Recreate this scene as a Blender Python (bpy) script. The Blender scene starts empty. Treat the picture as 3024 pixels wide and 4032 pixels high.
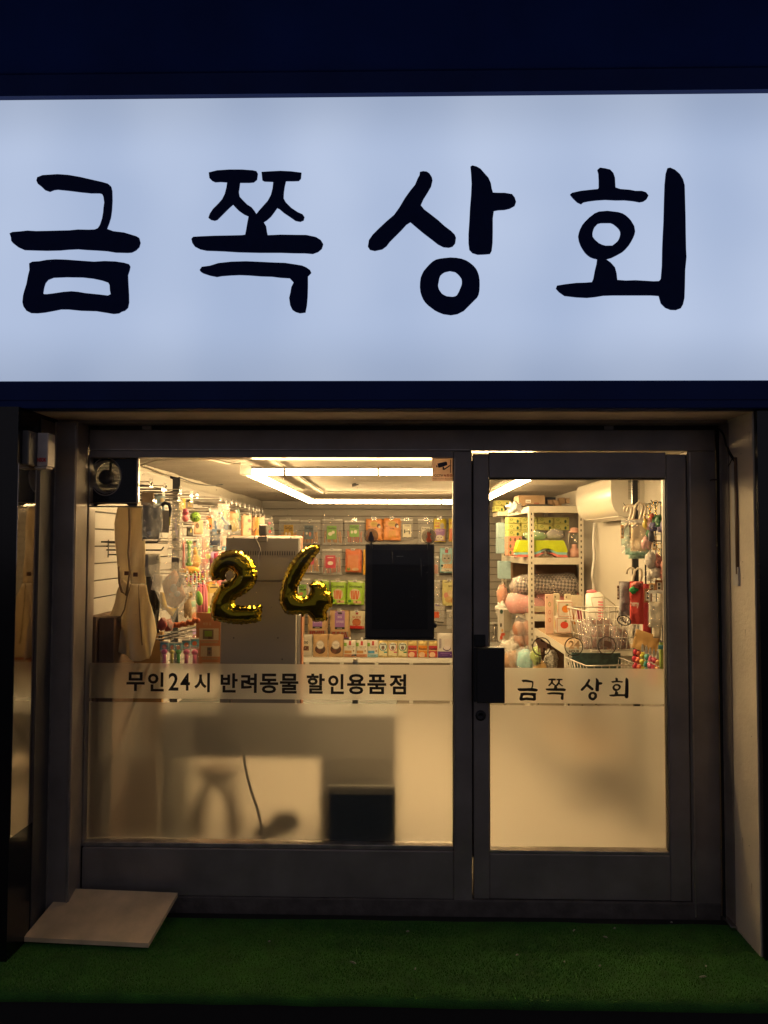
import bpy, math, random
from mathutils import Vector, Matrix, noise
from mathutils.geometry import delaunay_2d_cdt
S = bpy.context.scene
R = math.radians
random.seed(7)
# ------------------------------------------------------------------ camera
FPX, CXP, CYP = 3000.0, 1512.0, 2016.0
CAMZ, CAMY = 1.665, -3.5
cam_d = bpy.data.cameras.new("camera"); cam = bpy.data.objects.new("camera", cam_d)
S.collection.objects.link(cam); S.camera = cam
cam_d.sensor_fit = 'VERTICAL'; cam_d.sensor_height = 24.0; cam_d.lens = FPX/4032*24.0
cam_d.clip_start = 0.05; cam_d.clip_end = 500
CR = Matrix.Rotation(R(1.2), 3, 'Z') @ Matrix.Rotation(R(90+2.3), 3, 'X') @ Matrix.Rotation(R(0.18), 3, 'Z')
cam.matrix_world = Matrix.Translation((0, CAMY, CAMZ)) @ CR.to_4x4()
# ------------------------------------------------------------------ world (night) and exposure
w = bpy.data.worlds.new("World"); S.world = w; w.use_nodes = True
nt = w.node_tree; bg = nt.nodes['Background']
sky = nt.nodes.new('ShaderNodeTexSky'); sky.sky_type = 'NISHITA'; sky.sun_disc = False
sky.sun_elevation = R(-3.0); sky.sun_rotation = R(140); sky.ozone_density = 4
mixs = nt.nodes.new('ShaderNodeMixRGB'); mixs.blend_type = 'ADD'; mixs.inputs[0].default_value = 1
mixs.inputs[2].default_value = (1.0, 0.93, 1.06, 1)
nt.links.new(sky.outputs[0], mixs.inputs[1]); nt.links.new(mixs.outputs[0], bg.inputs[0])
bg.inputs[1].default_value = 0.12
S.view_settings.view_transform = 'Standard'; S.view_settings.look = 'None'
S.view_settings.exposure = 0.0; S.view_settings.gamma = 1.0
S.cycles.max_bounces = 10; S.cycles.diffuse_bounces = 5; S.cycles.glossy_bounces = 4
S.cycles.transmission_bounces = 8; S.cycles.transparent_max_bounces = 24
S.cycles.sample_clamp_indirect = 8.0; S.cycles.caustics_reflective = True
S.cycles.use_denoising = True

# ------------------------------------------------------------------ pixel helpers (photo pixels -> real points on real planes)
def ray(px, py):
    return CR @ Vector(((px-CXP)/FPX, -(py-CYP)/FPX, -1.0))
def at(px, py, Y=None, X=None, Z=None):
    d = ray(px, py)
    if Y is not None: t = (Y-CAMY)/d.y
    elif X is not None: t = X/d.x
    else: t = (Z-CAMZ)/d.z
    return Vector((d.x*t, CAMY+d.y*t, CAMZ+d.z*t))
# ------------------------------------------------------------------ materials
def srgb(h):
    h = h.lstrip('#'); c = [int(h[i:i+2], 16)/255 for i in (0, 2, 4)]
    return tuple(x/12.92 if x <= .04045 else ((x+.055)/1.055)**2.4 for x in c)
MC = {}
ALB = 1.0     # scales indoor base colours down to offset the strong LED light
def mat(name, col, rough=.5, metal=0., var=.08, vscale=30., bump=0., bscale=80., coat=0., spec=.5, sheen=0., trans=0.):
    if name in MC: return MC[name]
    if isinstance(col, str): col = srgb(col)
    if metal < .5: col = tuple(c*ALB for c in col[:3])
    m = bpy.data.materials.new(name); m.use_nodes = True; t = m.node_tree; p = t.nodes['Principled BSDF']
    p.inputs['Roughness'].default_value = rough; p.inputs['Metallic'].default_value = metal
    p.inputs['Coat Weight'].default_value = coat; p.inputs['Specular IOR Level'].default_value = spec
    p.inputs['Sheen Weight'].default_value = sheen
    tc = t.nodes.new('ShaderNodeTexCoord')
    n = t.nodes.new('ShaderNodeTexNoise'); n.inputs['Scale'].default_value = vscale; n.inputs['Detail'].default_value = 5
    t.links.new(tc.outputs['Object'], n.inputs['Vector'])
    r = t.nodes.new('ShaderNodeMapRange'); r.inputs['To Min'].default_value = 1-var; r.inputs['To Max'].default_value = 1+var
    r.inputs['From Min'].default_value = .3; r.inputs['From Max'].default_value = .7
    t.links.new(n.outputs['Fac'], r.inputs['Value'])
    mx = t.nodes.new('ShaderNodeVectorMath'); mx.operation = 'SCALE'; mx.inputs[0].default_value = col[:3]
    t.links.new(r.outputs[0], mx.inputs['Scale']); t.links.new(mx.outputs[0], p.inputs['Base Color'])
    if bump:
        n2 = t.nodes.new('ShaderNodeTexNoise'); n2.inputs['Scale'].default_value = bscale; n2.inputs['Detail'].default_value = 6
        t.links.new(tc.outputs['Object'], n2.inputs['Vector'])
        b = t.nodes.new('ShaderNodeBump'); b.inputs['Strength'].default_value = bump; b.inputs['Distance'].default_value = .01
        t.links.new(n2.outputs['Fac'], b.inputs['Height']); t.links.new(b.outputs[0], p.inputs['Normal'])
    if trans:
        tl = t.nodes.new('ShaderNodeBsdfTranslucent'); mxs = t.nodes.new('ShaderNodeMixShader'); mxs.inputs[0].default_value = trans
        t.links.new(mx.outputs[0], tl.inputs[0]); o_ = t.nodes['Material Output']
        t.links.new(p.outputs[0], mxs.inputs[1]); t.links.new(tl.outputs[0], mxs.inputs[2]); t.links.new(mxs.outputs[0], o_.inputs[0])
    MC[name] = m; return m
def C(h, rough=.45):
    return mat('print_%s_%d' % (h.lstrip('#'), int(rough*100)), h, rough, var=.05, vscale=60)
def glassy(name, tint=(1,1,1), gloss=.05, rough=.02, alpha=0., acol=(1,1,1), bump=0., bscale=25., fres=True, tl=False):
    """thin clear sheet: see-through plus a reflection, optionally a little milky"""
    if name in MC: return MC[name]
    m = bpy.data.materials.new(name); m.use_nodes = True; t = m.node_tree; t.nodes.clear()
    out = t.nodes.new('ShaderNodeOutputMaterial')
    tr = t.nodes.new('ShaderNodeBsdfTransparent'); tr.inputs[0].default_value = (*tint, 1)
    gl = t.nodes.new('ShaderNodeBsdfGlossy'); gl.inputs['Roughness'].default_value = rough
    df = t.nodes.new('ShaderNodeBsdfTranslucent' if tl else 'ShaderNodeBsdfDiffuse'); df.inputs[0].default_value = (*acol, 1)
    m1 = t.nodes.new('ShaderNodeMixShader'); m1.inputs[0].default_value = alpha
    t.links.new(tr.outputs[0], m1.inputs[1]); t.links.new(df.outputs[0], m1.inputs[2])
    m2 = t.nodes.new('ShaderNodeMixShader')
    if fres:
        fr = t.nodes.new('ShaderNodeFresnel'); ior = 1.0 + gloss*8
        ge = t.nodes.new('ShaderNodeNewGeometry'); mr = t.nodes.new('ShaderNodeMapRange')   # thin sheet: same reflectance from both sides
        mr.inputs['To Min'].default_value = ior; mr.inputs['To Max'].default_value = 1/ior
        t.links.new(ge.outputs['Backfacing'], mr.inputs['Value']); t.links.new(mr.outputs[0], fr.inputs[0])
        t.links.new(fr.outputs[0], m2.inputs[0])
    else: m2.inputs[0].default_value = gloss
    t.links.new(m1.outputs[0], m2.inputs[1]); t.links.new(gl.outputs[0], m2.inputs[2])
    if bump:
        tc = t.nodes.new('ShaderNodeTexCoord'); n = t.nodes.new('ShaderNodeTexNoise')
        n.inputs['Scale'].default_value = bscale; n.inputs['Detail'].default_value = 3; n.inputs['Distortion'].default_value = 1.5
        t.links.new(tc.outputs['Object'], n.inputs['Vector'])
        b = t.nodes.new('ShaderNodeBump'); b.inputs['Strength'].default_value = bump; b.inputs['Distance'].default_value = .05
        cr_ = t.nodes.new('ShaderNodeMapRange'); cr_.inputs['From Min'].default_value = .56; cr_.inputs['From Max'].default_value = .68   # creases, with whitish highlight streaks painted in by noise
        cr_.inputs['To Min'].default_value = alpha; cr_.inputs['To Max'].default_value = min(1, alpha+.24)
        t.links.new(n.outputs['Fac'], cr_.inputs['Value']); t.links.new(cr_.outputs[0], m1.inputs[0])
        t.links.new(n.outputs['Fac'], b.inputs['Height']); t.links.new(b.outputs[0], gl.inputs['Normal'])
    t.links.new(m2.outputs[0], out.inputs[0]); MC[name] = m; return m
def emis(name, col, strength, nvar=0.):
    m = bpy.data.materials.new(name); m.use_nodes = True; t = m.node_tree; t.nodes.clear()
    out = t.nodes.new('ShaderNodeOutputMaterial'); e = t.nodes.new('ShaderNodeEmission')
    e.inputs[0].default_value = (*col, 1); e.inputs[1].default_value = strength
    t.links.new(e.outputs[0], out.inputs[0]); MC[name] = m; return m
PLASTIC = glassy('clear_plastic', gloss=.09, rough=.17, alpha=.09, acol=(.95,.93,.9), bump=1.0, bscale=24)
PLASTIC_MILK = glassy('milky_plastic', gloss=.07, rough=.2, alpha=.17, acol=(.85,.80,.74), bump=1.0, bscale=14, tl=True)
# ------------------------------------------------------------------ mesh builder
class MB:
    def __init__(s): s.v = []; s.f = []; s.m = []; s.mats = []; s.sm = []
    def mi(s, m):
        if m not in s.mats: s.mats.append(m)
        return s.mats.index(m)
    def add(s, vs, fs, m, smooth=False, M=None):
        o = len(s.v); k = s.mi(m)
        for v in vs:
            v = Vector(v); s.v.append(M @ v if M else v)
        for f in fs: s.f.append(tuple(i+o for i in f)); s.m.append(k); s.sm.append(smooth)
        return s
    def box(s, x0, x1, y0, y1, z0, z1, m, bev=0., M=None):
        if x0 > x1: x0, x1 = x1, x0
        if y0 > y1: y0, y1 = y1, y0
        if z0 > z1: z0, z1 = z1, z0
        b = min(bev, (x1-x0)*.45, (y1-y0)*.45, (z1-z0)*.45)
        if b <= 0:
            vs = [(x0,y0,z0),(x1,y0,z0),(x1,y1,z0),(x0,y1,z0),(x0,y0,z1),(x1,y0,z1),(x1,y1,z1),(x0,y1,z1)]
            fs = [(0,3,2,1),(4,5,6,7),(0,1,5,4),(1,2,6,5),(2,3,7,6),(3,0,4,7)]
            return s.add(vs, fs, m, M=M)
        vs = []
        for X, sx in ((x0,1),(x1,-1)):
            for Y, sy in ((y0,1),(y1,-1)):
                for Z, sz in ((z0,1),(z1,-1)):
                    vs += [(X, Y+sy*b, Z+sz*b), (X+sx*b, Y, Z+sz*b), (X+sx*b, Y+sy*b, Z)]
        def I(ix,iy,iz,a): return ((ix*2+iy)*2+iz)*3+a
        fs = [(I(0,0,0,0),I(0,0,1,0),I(0,1,1,0),I(0,1,0,0)), (I(1,0,0,0),I(1,1,0,0),I(1,1,1,0),I(1,0,1,0)),
              (I(0,0,0,1),I(1,0,0,1),I(1,0,1,1),I(0,0,1,1)), (I(0,1,0,1),I(0,1,1,1),I(1,1,1,1),I(1,1,0,1)),
              (I(0,0,0,2),I(0,1,0,2),I(1,1,0,2),I(1,0,0,2)), (I(0,0,1,2),I(1,0,1,2),I(1,1,1,2),I(0,1,1,2))]
        for iy in (0,1):
            for iz in (0,1): fs.append((I(0,iy,iz,1),I(1,iy,iz,1),I(1,iy,iz,2),I(0,iy,iz,2)))
        for ix in (0,1):
            for iz in (0,1): fs.append((I(ix,0,iz,0),I(ix,1,iz,0),I(ix,1,iz,2),I(ix,0,iz,2)))
            for iy in (0,1): fs.append((I(ix,iy,0,0),I(ix,iy,1,0),I(ix,iy,1,1),I(ix,iy,0,1)))
        for ix in (0,1):
            for iy in (0,1):
                for iz in (0,1): fs.append((I(ix,iy,iz,0),I(ix,iy,iz,1),I(ix,iy,iz,2)))
        return s.add(vs, fs, m, M=M)
    def prism(s, pts, y0, y1, m, M=None):
        """pts: (x,z) outline, extruded in y"""
        n = len(pts)
        vs = [(x, y0, z) for x, z in pts] + [(x, y1, z) for x, z in pts]
        fs = [tuple(range(n)), tuple(range(2*n-1, n-1, -1))] + [(i, (i+1) % n, n+(i+1) % n, n+i) for i in range(n)]
        return s.add(vs, fs, m, M=M)
    def tube(s, pts, r, m, n=8, cyc=False, M=None, cap=True):
        pts = [Vector(p) for p in pts]; k = len(pts); vs = []; fs = []
        rr = r if isinstance(r, (list, tuple)) else [r]*k
        up = None
        for i, p in enumerate(pts):
            a = pts[(i-1) % k] if (i or cyc) else p; b = pts[(i+1) % k] if (i < k-1 or cyc) else p
            d = (b-a).normalized() if (b-a).length > 1e-9 else Vector((0,0,1))
            if up is None: up = Vector((0,0,1)) if abs(d.z) < .9 else Vector((1,0,0))
            u = (up - d*up.dot(d))
            if u.length < 1e-6: u = d.orthogonal()
            u.normalize(); up = u; q = d.cross(u)
            for j in range(n):
                t = 2*math.pi*j/n; vs.append(p+(u*math.cos(t)+q*math.sin(t))*rr[i])
        for i in range(k if cyc else k-1):
            for j in range(n):
                a = i*n; b = ((i+1) % k)*n
                fs.append((a+j, a+(j+1) % n, b+(j+1) % n, b+j))
        if not cyc and cap: fs += [tuple(range(n-1, -1, -1)), tuple(range((k-1)*n, k*n))]
        return s.add(vs, fs, m, True, M)
    def lathe(s, prof, m, n=20, c=(0,0,0), M=None, sx=1., sy=1.):
        vs = []; fs = []
        for r, z in prof:
            for j in range(n):
                t = 2*math.pi*j/n; vs.append((c[0]+r*sx*math.cos(t), c[1]+r*sy*math.sin(t), c[2]+z))
        for i in range(len(prof)-1):
            for j in range(n): fs.append((i*n+j, i*n+(j+1) % n, (i+1)*n+(j+1) % n, (i+1)*n+j))
        fs += [tuple(range(n-1, -1, -1)), tuple(range((len(prof)-1)*n, len(prof)*n))]
        return s.add(vs, fs, m, True, M)
    def ball(s, c, rx, ry, rz, m, n=14, lump=0., seed=0, M=None):
        k = max(6, n//2+1); vs = []; fs = []
        for i in range(k+1):
            a = math.pi*i/k
            for j in range(n):
                t = 2*math.pi*j/n; d = Vector((math.sin(a)*math.cos(t), math.sin(a)*math.sin(t), math.cos(a)))
                q = 1+lump*noise.noise(d*2.2+Vector((seed,0,0)))
                vs.append((c[0]+d.x*rx*q, c[1]+d.y*ry*q, c[2]+d.z*rz*q))
        for i in range(k):
            for j in range(n): fs.append((i*n+j, (i+1)*n+j, (i+1)*n+(j+1) % n, i*n+(j+1) % n))
        return s.add(vs, fs, m, True, M)
    def pillow(s, w, h, surf, m, nx=12, nz=16, bottom=False, back=None):
        """front sheet follows surf(x,z) (<=0 towards viewer), back its mirror; local x -w/2..w/2, z -h/2..h/2"""
        vs = []; fs = []
        for side in (0, 1):
            for j in range(nz+1):
                for i in range(nx+1):
                    x = (i/nx-.5)*w; z = (j/nz-.5)*h; y = surf(x, z)
                    ed = .012*w*noise.noise(Vector((0, z*25, w*7)))*(1 if i in (0, nx) else 0)
                    vs.append((x+ed, y if side == 0 else -y*(.6 if back is None else back), z))
        N = (nx+1)*(nz+1)
        for j in range(nz):
            for i in range(nx):
                a = j*(nx+1)+i
                fs.append((a, a+1, a+nx+2, a+nx+1)); fs.append((N+a, N+a+nx+1, N+a+nx+2, N+a+1))
        for j in range(nz):
            for i in (0, nx):
                a = j*(nx+1)+i; b = a+nx+1; fs.append((a, b, N+b, N+a) if i == 0 else (a, N+a, N+b, b))
        for i in range(nx):
            for j in (0, nz):
                a = j*(nx+1)+i; b = a+1; fs.append((a, N+a, N+b, b) if j == 0 else (a, b, N+b, N+a))
        return s.add(vs, fs, m, True)
    def sheet(s, x0, z0, x1, z1, m, surf=None, off=.0015, n=4):
        vs = []; fs = []
        sf = surf or (lambda x, z: 0)
        for j in range(n+1):
            for i in range(n+1):
                x = x0+(x1-x0)*i/n; z = z0+(z1-z0)*j/n; vs.append((x, sf(x, z)-off, z))
        for j in range(n):
            for i in range(n):
                a = j*(n+1)+i; fs.append((a, a+1, a+n+2, a+n+1))
        return s.add(vs, fs, m, True)
    def disc(s, cx, cz, rx, rz, m, surf=None, off=.002, n=20, rings=3, ring=0., y=0.):
        sf = surf or (lambda x, z: y)
        vs = []; fs = []
        if ring == 0:
            vs.append((cx, sf(cx, cz)-off, cz)); st = 1
            for k in range(1, rings+1):
                for j in range(n):
                    t = 2*math.pi*j/n; x = cx+rx*k/rings*math.cos(t); z = cz+rz*k/rings*math.sin(t); vs.append((x, sf(x, z)-off, z))
            for j in range(n): fs.append((0, 1+j, 1+(j+1) % n))
            for k in range(rings-1):
                for j in range(n): fs.append((1+k*n+j, 1+(k+1)*n+j, 1+(k+1)*n+(j+1) % n, 1+k*n+(j+1) % n))
        else:
            for k in (ring, 1):
                for j in range(n):
                    t = 2*math.pi*j/n; x = cx+rx*k*math.cos(t); z = cz+rz*k*math.sin(t); vs.append((x, sf(x, z)-off, z))
            for j in range(n): fs.append((j, n+j, n+(j+1) % n, (j+1) % n))
        return s.add(vs, fs, m, True)
    def text(s, txt, x0, z0, x1, z1, m, surf=None, off=.003, bold=0., y=0., rot=0.):
        vs, fs = glyphs(txt, bold)
        if not vs: return s
        ax = min(v[0] for v in vs); bx = max(v[0] for v in vs); az = min(v[1] for v in vs); bz = max(v[1] for v in vs)
        o = []; cx, cz = (x0+x1)/2, (z0+z1)/2
        for a, b in vs:
            X = x0+(a-ax)/max(bx-ax, 1e-6)*(x1-x0); Z = z0+(b-az)/max(bz-az, 1e-6)*(z1-z0)
            if rot:
                dx, dz = X-cx, Z-cz; X = cx+dx*math.cos(rot)-dz*math.sin(rot); Z = cz+dx*math.sin(rot)+dz*math.cos(rot)
            o.append((X, (surf(X, Z) if surf else y)-off, Z))
        return s.add(o, fs, m)
    def build(s, name, parent=None, loc=None, rz=0., rot=None, **props):
        me = bpy.data.meshes.new(name); me.from_pydata([tuple(v) for v in s.v], [], s.f)
        for m in s.mats: me.materials.append(m)
        me.polygons.foreach_set('material_index', s.m); me.polygons.foreach_set('use_smooth', s.sm)
        me.update()
        o = bpy.data.objects.new(name, me); S.collection.objects.link(o)
        if parent is not None: o.parent = parent
        if loc is not None: o.location = loc
        if rot is not None: o.rotation_euler = rot
        elif rz: o.rotation_euler = (0, 0, rz)
        for k, v in props.items():
            if v is not None: o[k] = v
        return o
GL = {}
def glyphs(txt, bold=0.):
    k = (txt, bold)
    if k in GL: return GL[k]
    cu = bpy.data.curves.new('t', 'FONT'); cu.body = txt; cu.size = 1; cu.offset = bold; cu.resolution_u = 3
    ob = bpy.data.objects.new('t', cu); me = bpy.data.meshes.new_from_object(ob)
    GL[k] = ([(v.co.x, v.co.y) for v in me.vertices], [tuple(p.vertices) for p in me.polygons])
    bpy.data.objects.remove(ob); bpy.data.curves.remove(cu); bpy.data.meshes.remove(me)
    return GL[k]
def loops_mesh(loops, depth):
    """filled outline with holes, extruded +-depth; returns verts (x,z,y) and faces"""
    cu = bpy.data.curves.new('t', 'CURVE'); cu.dimensions = '2D'; cu.fill_mode = 'BOTH'; cu.extrude = depth
    for lp in loops:
        sp = cu.splines.new('POLY'); sp.points.add(len(lp)-1)
        for i, (x, y) in enumerate(lp): sp.points[i].co = (x, y, 0, 1)
        sp.use_cyclic_u = True
    ob = bpy.data.objects.new('t', cu); me = bpy.data.meshes.new_from_object(ob)
    r = ([tuple(v.co) for v in me.vertices], [tuple(p.vertices) for p in me.polygons])
    bpy.data.objects.remove(ob); bpy.data.curves.remove(cu); bpy.data.meshes.remove(me)
    return r
def empty(name, loc=(0,0,0), rz=0., **props):
    o = bpy.data.objects.new(name, None); o.empty_display_size = .05; S.collection.objects.link(o)
    o.location = loc; o.rotation_euler = (0, 0, rz)
    for k, v in props.items():
        if v is not None: o[k] = v
    return o
def inflate(outline, R_, m, step, scal=0., wr=0., seed=0, flat=.0, M=None, mb=None):
    """foil-balloon / stuffed shape from an outline in (x,z); returns MB"""
    pts = []
    n = len(outline)
    for i in range(n):
        a = Vector(outline[i]); b = Vector(outline[(i+1) % n]); k = max(1, int((b-a).length/step))
        for j in range(k):
            p = a+(b-a)*j/k
            nrm = Vector(((b-a).y, -(b-a).x)).normalized() if (b-a).length > 0 else Vector((0,0))
            pts.append(p + nrm*scal*math.sin(len(pts)*2.1+seed)*(.6+.4*math.sin(len(pts)*.7)))
    N = len(pts)
    xs = [p.x for p in pts]; zs = [p.y for p in pts]
    def inside(x, y):
        c = False; j = N-1
        for i in range(N):
            if (pts[i].y > y) != (pts[j].y > y) and x < (pts[j].x-pts[i].x)*(y-pts[i].y)/(pts[j].y-pts[i].y)+pts[i].x: c = not c
            j = i
        return c
    V = list(pts); x = min(xs); r = 0
    while x < max(xs):
        y = min(zs)+(step/2 if r % 2 else 0)
        while y < max(zs):
            if inside(x, y) and min((p-Vector((x, y))).length_squared for p in pts) > (step*.55)**2: V.append(Vector((x, y)))
            y += step
        x += step*.87; r += 1
    res = delaunay_2d_cdt(V, [], [list(range(N))], 1, 1e-7)
    vv, ff, orig = res[0], res[2], res[3]
    pr = []
    for p in vv:
        d = min(((p-a)-(b-a)*max(0, min(1, (p-a).dot(b-a)/max((b-a).length_squared, 1e-12)))).length for a, b in ((pts[i], pts[(i+1) % N]) for i in range(N)))
        d = max(0, d-flat); q = min(d/R_, 1)
        y = R_*math.sqrt(max(0, 1-(1-q)**2))*.85
        if wr and d > 0: y *= 1+wr*noise.noise(Vector((p.x*38+seed, p.y*38, 0)))*(1-q*.7)
        pr.append(y)
    mb = mb or MB(); nv = len(vv)
    vs = [(p.x, -pr[i]-.0008, p.y) for i, p in enumerate(vv)] + [(p.x, pr[i]+.0008, p.y) for i, p in enumerate(vv)]
    fs = [tuple(f) for f in ff] + [tuple(nv+i for i in reversed(f)) for f in ff]
    mb.add(vs, fs, m, True, M)
    return mb
# ------------------------------------------------------------------ key lines of the shop front
def fx(px, Y=0., py=2500): return at(px, py, Y=Y).x
def fz(py, Y=0., px=1600): return at(px, py, Y=Y).z
zW0, zW1 = fz(3333), fz(1802)            # window glass bottom / top
zD0, zD1 = fz(3356, px=2280), fz(1886, px=2280)
xWL, xWR = fx(318), fx(1786)
xDL, xDR = fx(1930), fx(2629)
xDoorL, xDoorR = fx(1862), fx(2712)
zTop = fz(1692)                          # top of frame
zDoorT, zDoorB = fz(1781), fz(3549, px=2280)
zBase = fz(3566)
XL_IN, XR_IN, YB, ZC, ZF = -1.5, 1.5, 4.7, 2.115, .035
XR_REV = fx(2842)                        # right reveal plane
YRL = -.265
XL_REV = fx(142, YRL)                    # left reveal plane
XJ_L = fx(289, -.13)                      # inner face of the left shutter guide
YPL = -.445; XL_N = XL_REV-.005          # street-side end of the splayed reveal
YS = -.33                                # front face of piers
zSoff = fz(1667, .0)
YSIGN = -.36
# ------------------------------------------------------------------ materials of the place
M_NAVY = mat('navy_sheet_metal', (.007,.023,.125), .5, .0, spec=.15, var=.15, vscale=3, bump=.05, bscale=200)
M_FRAME = mat('brown_aluminium', (.27,.235,.21), .36, .35, var=.2, vscale=5, bump=.05, bscale=220)
M_FRAMEHI = mat('pale_aluminium_edge', (.42,.38,.34), .3, .7, var=.25, vscale=14)  # paler and more metallic than the frame, for ridges and beads
M_BLACK = mat('black_rubber', (.012,.012,.013), .6)
M_PLAST = mat('painted_plaster', (.58,.52,.43), .75, var=.12, vscale=4, bump=.25, bscale=60)
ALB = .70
M_WALLIN = mat('cream_wall', (.50,.465,.40), .6, var=.06, vscale=3, bump=.08, bscale=40)
M_PIER = mat('polished_black_granite', (.006,.006,.008), .18, var=.3, vscale=60)
M_CEIL = mat('patched_ceiling', (.43,.39,.34), .8, var=.14, vscale=2.2, bump=.9, bscale=5)
M_TURF = None
M_WHITE = mat('white_plastic', (.75,.73,.70), .35, var=.04)
M_CREAMST = mat('cream_powder_coat', (.72,.67,.56), .35, var=.05)
M_STEEL = mat('steel', (.55,.53,.5), .25, 1.)
M_DARKST = mat('black_powder_coat', (.02,.02,.022), .4)
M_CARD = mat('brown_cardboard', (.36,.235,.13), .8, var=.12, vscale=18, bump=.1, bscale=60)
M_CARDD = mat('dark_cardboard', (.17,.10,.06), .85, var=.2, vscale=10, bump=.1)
M_KRAFT = mat('kraft_paper', (.52,.33,.16), .6, var=.08, vscale=25)
# ------------------------------------------------------------------ ground
ALB = 1.0
def turf_mat():
    m = bpy.data.materials.new('artificial_turf'); m.use_nodes = True; t = m.node_tree; p = t.nodes['Principled BSDF']
    tc = t.nodes.new('ShaderNodeTexCoord')
    n = t.nodes.new('ShaderNodeTexNoise'); n.inputs['Scale'].default_value = 260; n.inputs['Detail'].default_value = 4
    n2 = t.nodes.new('ShaderNodeTexNoise'); n2.inputs['Scale'].default_value = 9; n2.inputs['Detail'].default_value = 6
    for q in (n, n2): t.links.new(tc.outputs['Object'], q.inputs['Vector'])
    r = t.nodes.new('ShaderNodeValToRGB'); r.color_ramp.elements[0].color = (.010,.045,.004,1); r.color_ramp.elements[1].color = (.040,.19,.014,1)
    r.color_ramp.elements[0].position = .32; r.color_ramp.elements[1].position = .72
    a = t.nodes.new('ShaderNodeMath'); a.operation = 'MULTIPLY_ADD'; a.inputs[1].default_value = .6
    t.links.new(n.outputs['Fac'], a.inputs[0])
    b2 = t.nodes.new('ShaderNodeMath'); b2.operation = 'MULTIPLY'; b2.inputs[1].default_value = .45
    t.links.new(n2.outputs['Fac'], b2.inputs[0]); t.links.new(b2.outputs[0], a.inputs[2])
    t.links.new(a.outputs[0], r.inputs['Fac']); t.links.new(r.outputs[0], p.inputs['Base Color'])
    p.inputs['Roughness'].default_value = .9
    b = t.nodes.new('ShaderNodeBump'); b.inputs['Strength'].default_value = .8; b.inputs['Distance'].default_value = .006
    t.links.new(n.outputs['Fac'], b.inputs['Height']); t.links.new(b.outputs[0], p.inputs['Normal'])
    return m
M_TURF = turf_mat()
M_ASPH = mat('asphalt', (.05,.048,.046), .9, var=.3, vscale=90, bump=.5, bscale=250)
M_CONC = mat('concrete', (.10,.085,.075), .9, var=.25, vscale=14, bump=.5, bscale=40)
YT = at(1600, 3925, Z=.0).y
MB().box(-60, 60, -60, YT-.02, -.4, -.152, M_ASPH).build('road', kind='structure')
mb = MB().box(-6, 6, YT+.004, .30, -.3, -.012, mat('dark_kerb', (.012,.011,.011), .9)); mb.build('platform', kind='structure')
# turf: a soft sheet, front edge rolled over the step, pile of short blades
mb = MB(); vs = []; fs = []; nx = 130; prof = [(YT+.02, -.06), (YT-.006, -.03), (YT+.002, -.010), (YT+.02, -.002), (YT+.06, 0.), (YT+.25, 0.), (-.25, 0.), (-.07, .0)]
for i in range(nx+1):
    x = -2.6+5.2*i/nx
    for k, (y, z) in enumerate(prof):
        yy = y + (.006*noise.noise(Vector((x*3, k*.0, 1))) if k < 4 else 0) + (.012*noise.noise(Vector((x*2.3, 5, 1))) if k == 7 else 0)
        vs.append((x, yy, z+.0035*noise.noise(Vector((x*5, y*9, 3)))))
for i in range(nx):
    for k in range(len(prof)-1): a = i*len(prof)+k; b = a+len(prof); fs.append((a, b, b+1, a+1))
mb.add(vs, fs, M_TURF, True); mb.build('turf', kind='structure')
rnd = random.Random(3)
M_BLADE = mat('turf_blade', (.030,.15,.012), .6, var=.7, vscale=300)
mb = MB(); vs = []; fs = []
for i in range(46000):
    x = rnd.uniform(-1.75, 1.75); y = rnd.uniform(YT-.002, -.085); a = rnd.uniform(0, 6.28); h = rnd.uniform(.005, .014); wd = .0017
    lx, ly = rnd.gauss(0, .004), rnd.gauss(0, .004); o = len(vs)
    z0 = -.002 + .0035*noise.noise(Vector((x*5, y*9, 3)))
    vs += [(x-wd*math.cos(a), y-wd*math.sin(a), z0), (x+wd*math.cos(a), y+wd*math.sin(a), z0), (x+lx, y+ly, z0+h)]; fs.append((o, o+1, o+2))
mb.add(vs, fs, M_BLADE); mb.build('turf_pile', kind='stuff', label='short green blades of the artificial turf mat', category='turf')
# crumbs and dry bits lying on the turf
M_BIT = mat('dry_bit', (.4,.36,.3), .8)
for k, (px, py, L, a) in enumerate([(2768,3846,.028,.1),(2260,3664,.018,.9),(2383,3690,.02,-.7),(2644,3632,.01,0),(2036,3760,.012,.4),(2222,3788,.012,1.2),(2362,3803,.01,.3),(1390,3790,.03,-.6),(1605,3668,.014,.2),(2420,3655,.012,.5),(1060,3707,.01,.1),(1635,3815,.012,1.3),(2780,3805,.01,1.)]):
    p = at(px, py, Z=.006)
    MB().prism([(-L/2,0),(-L/4,.003),(L/4,.004),(L/2,.001),(L/4,-.001),(-L/4,-.001)], -.002, .002, M_BIT).build('debris', loc=p, rz=a,
        label='pale dry scrap lying on the turf' , category='debris', group='pale scraps lying on the turf')
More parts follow.
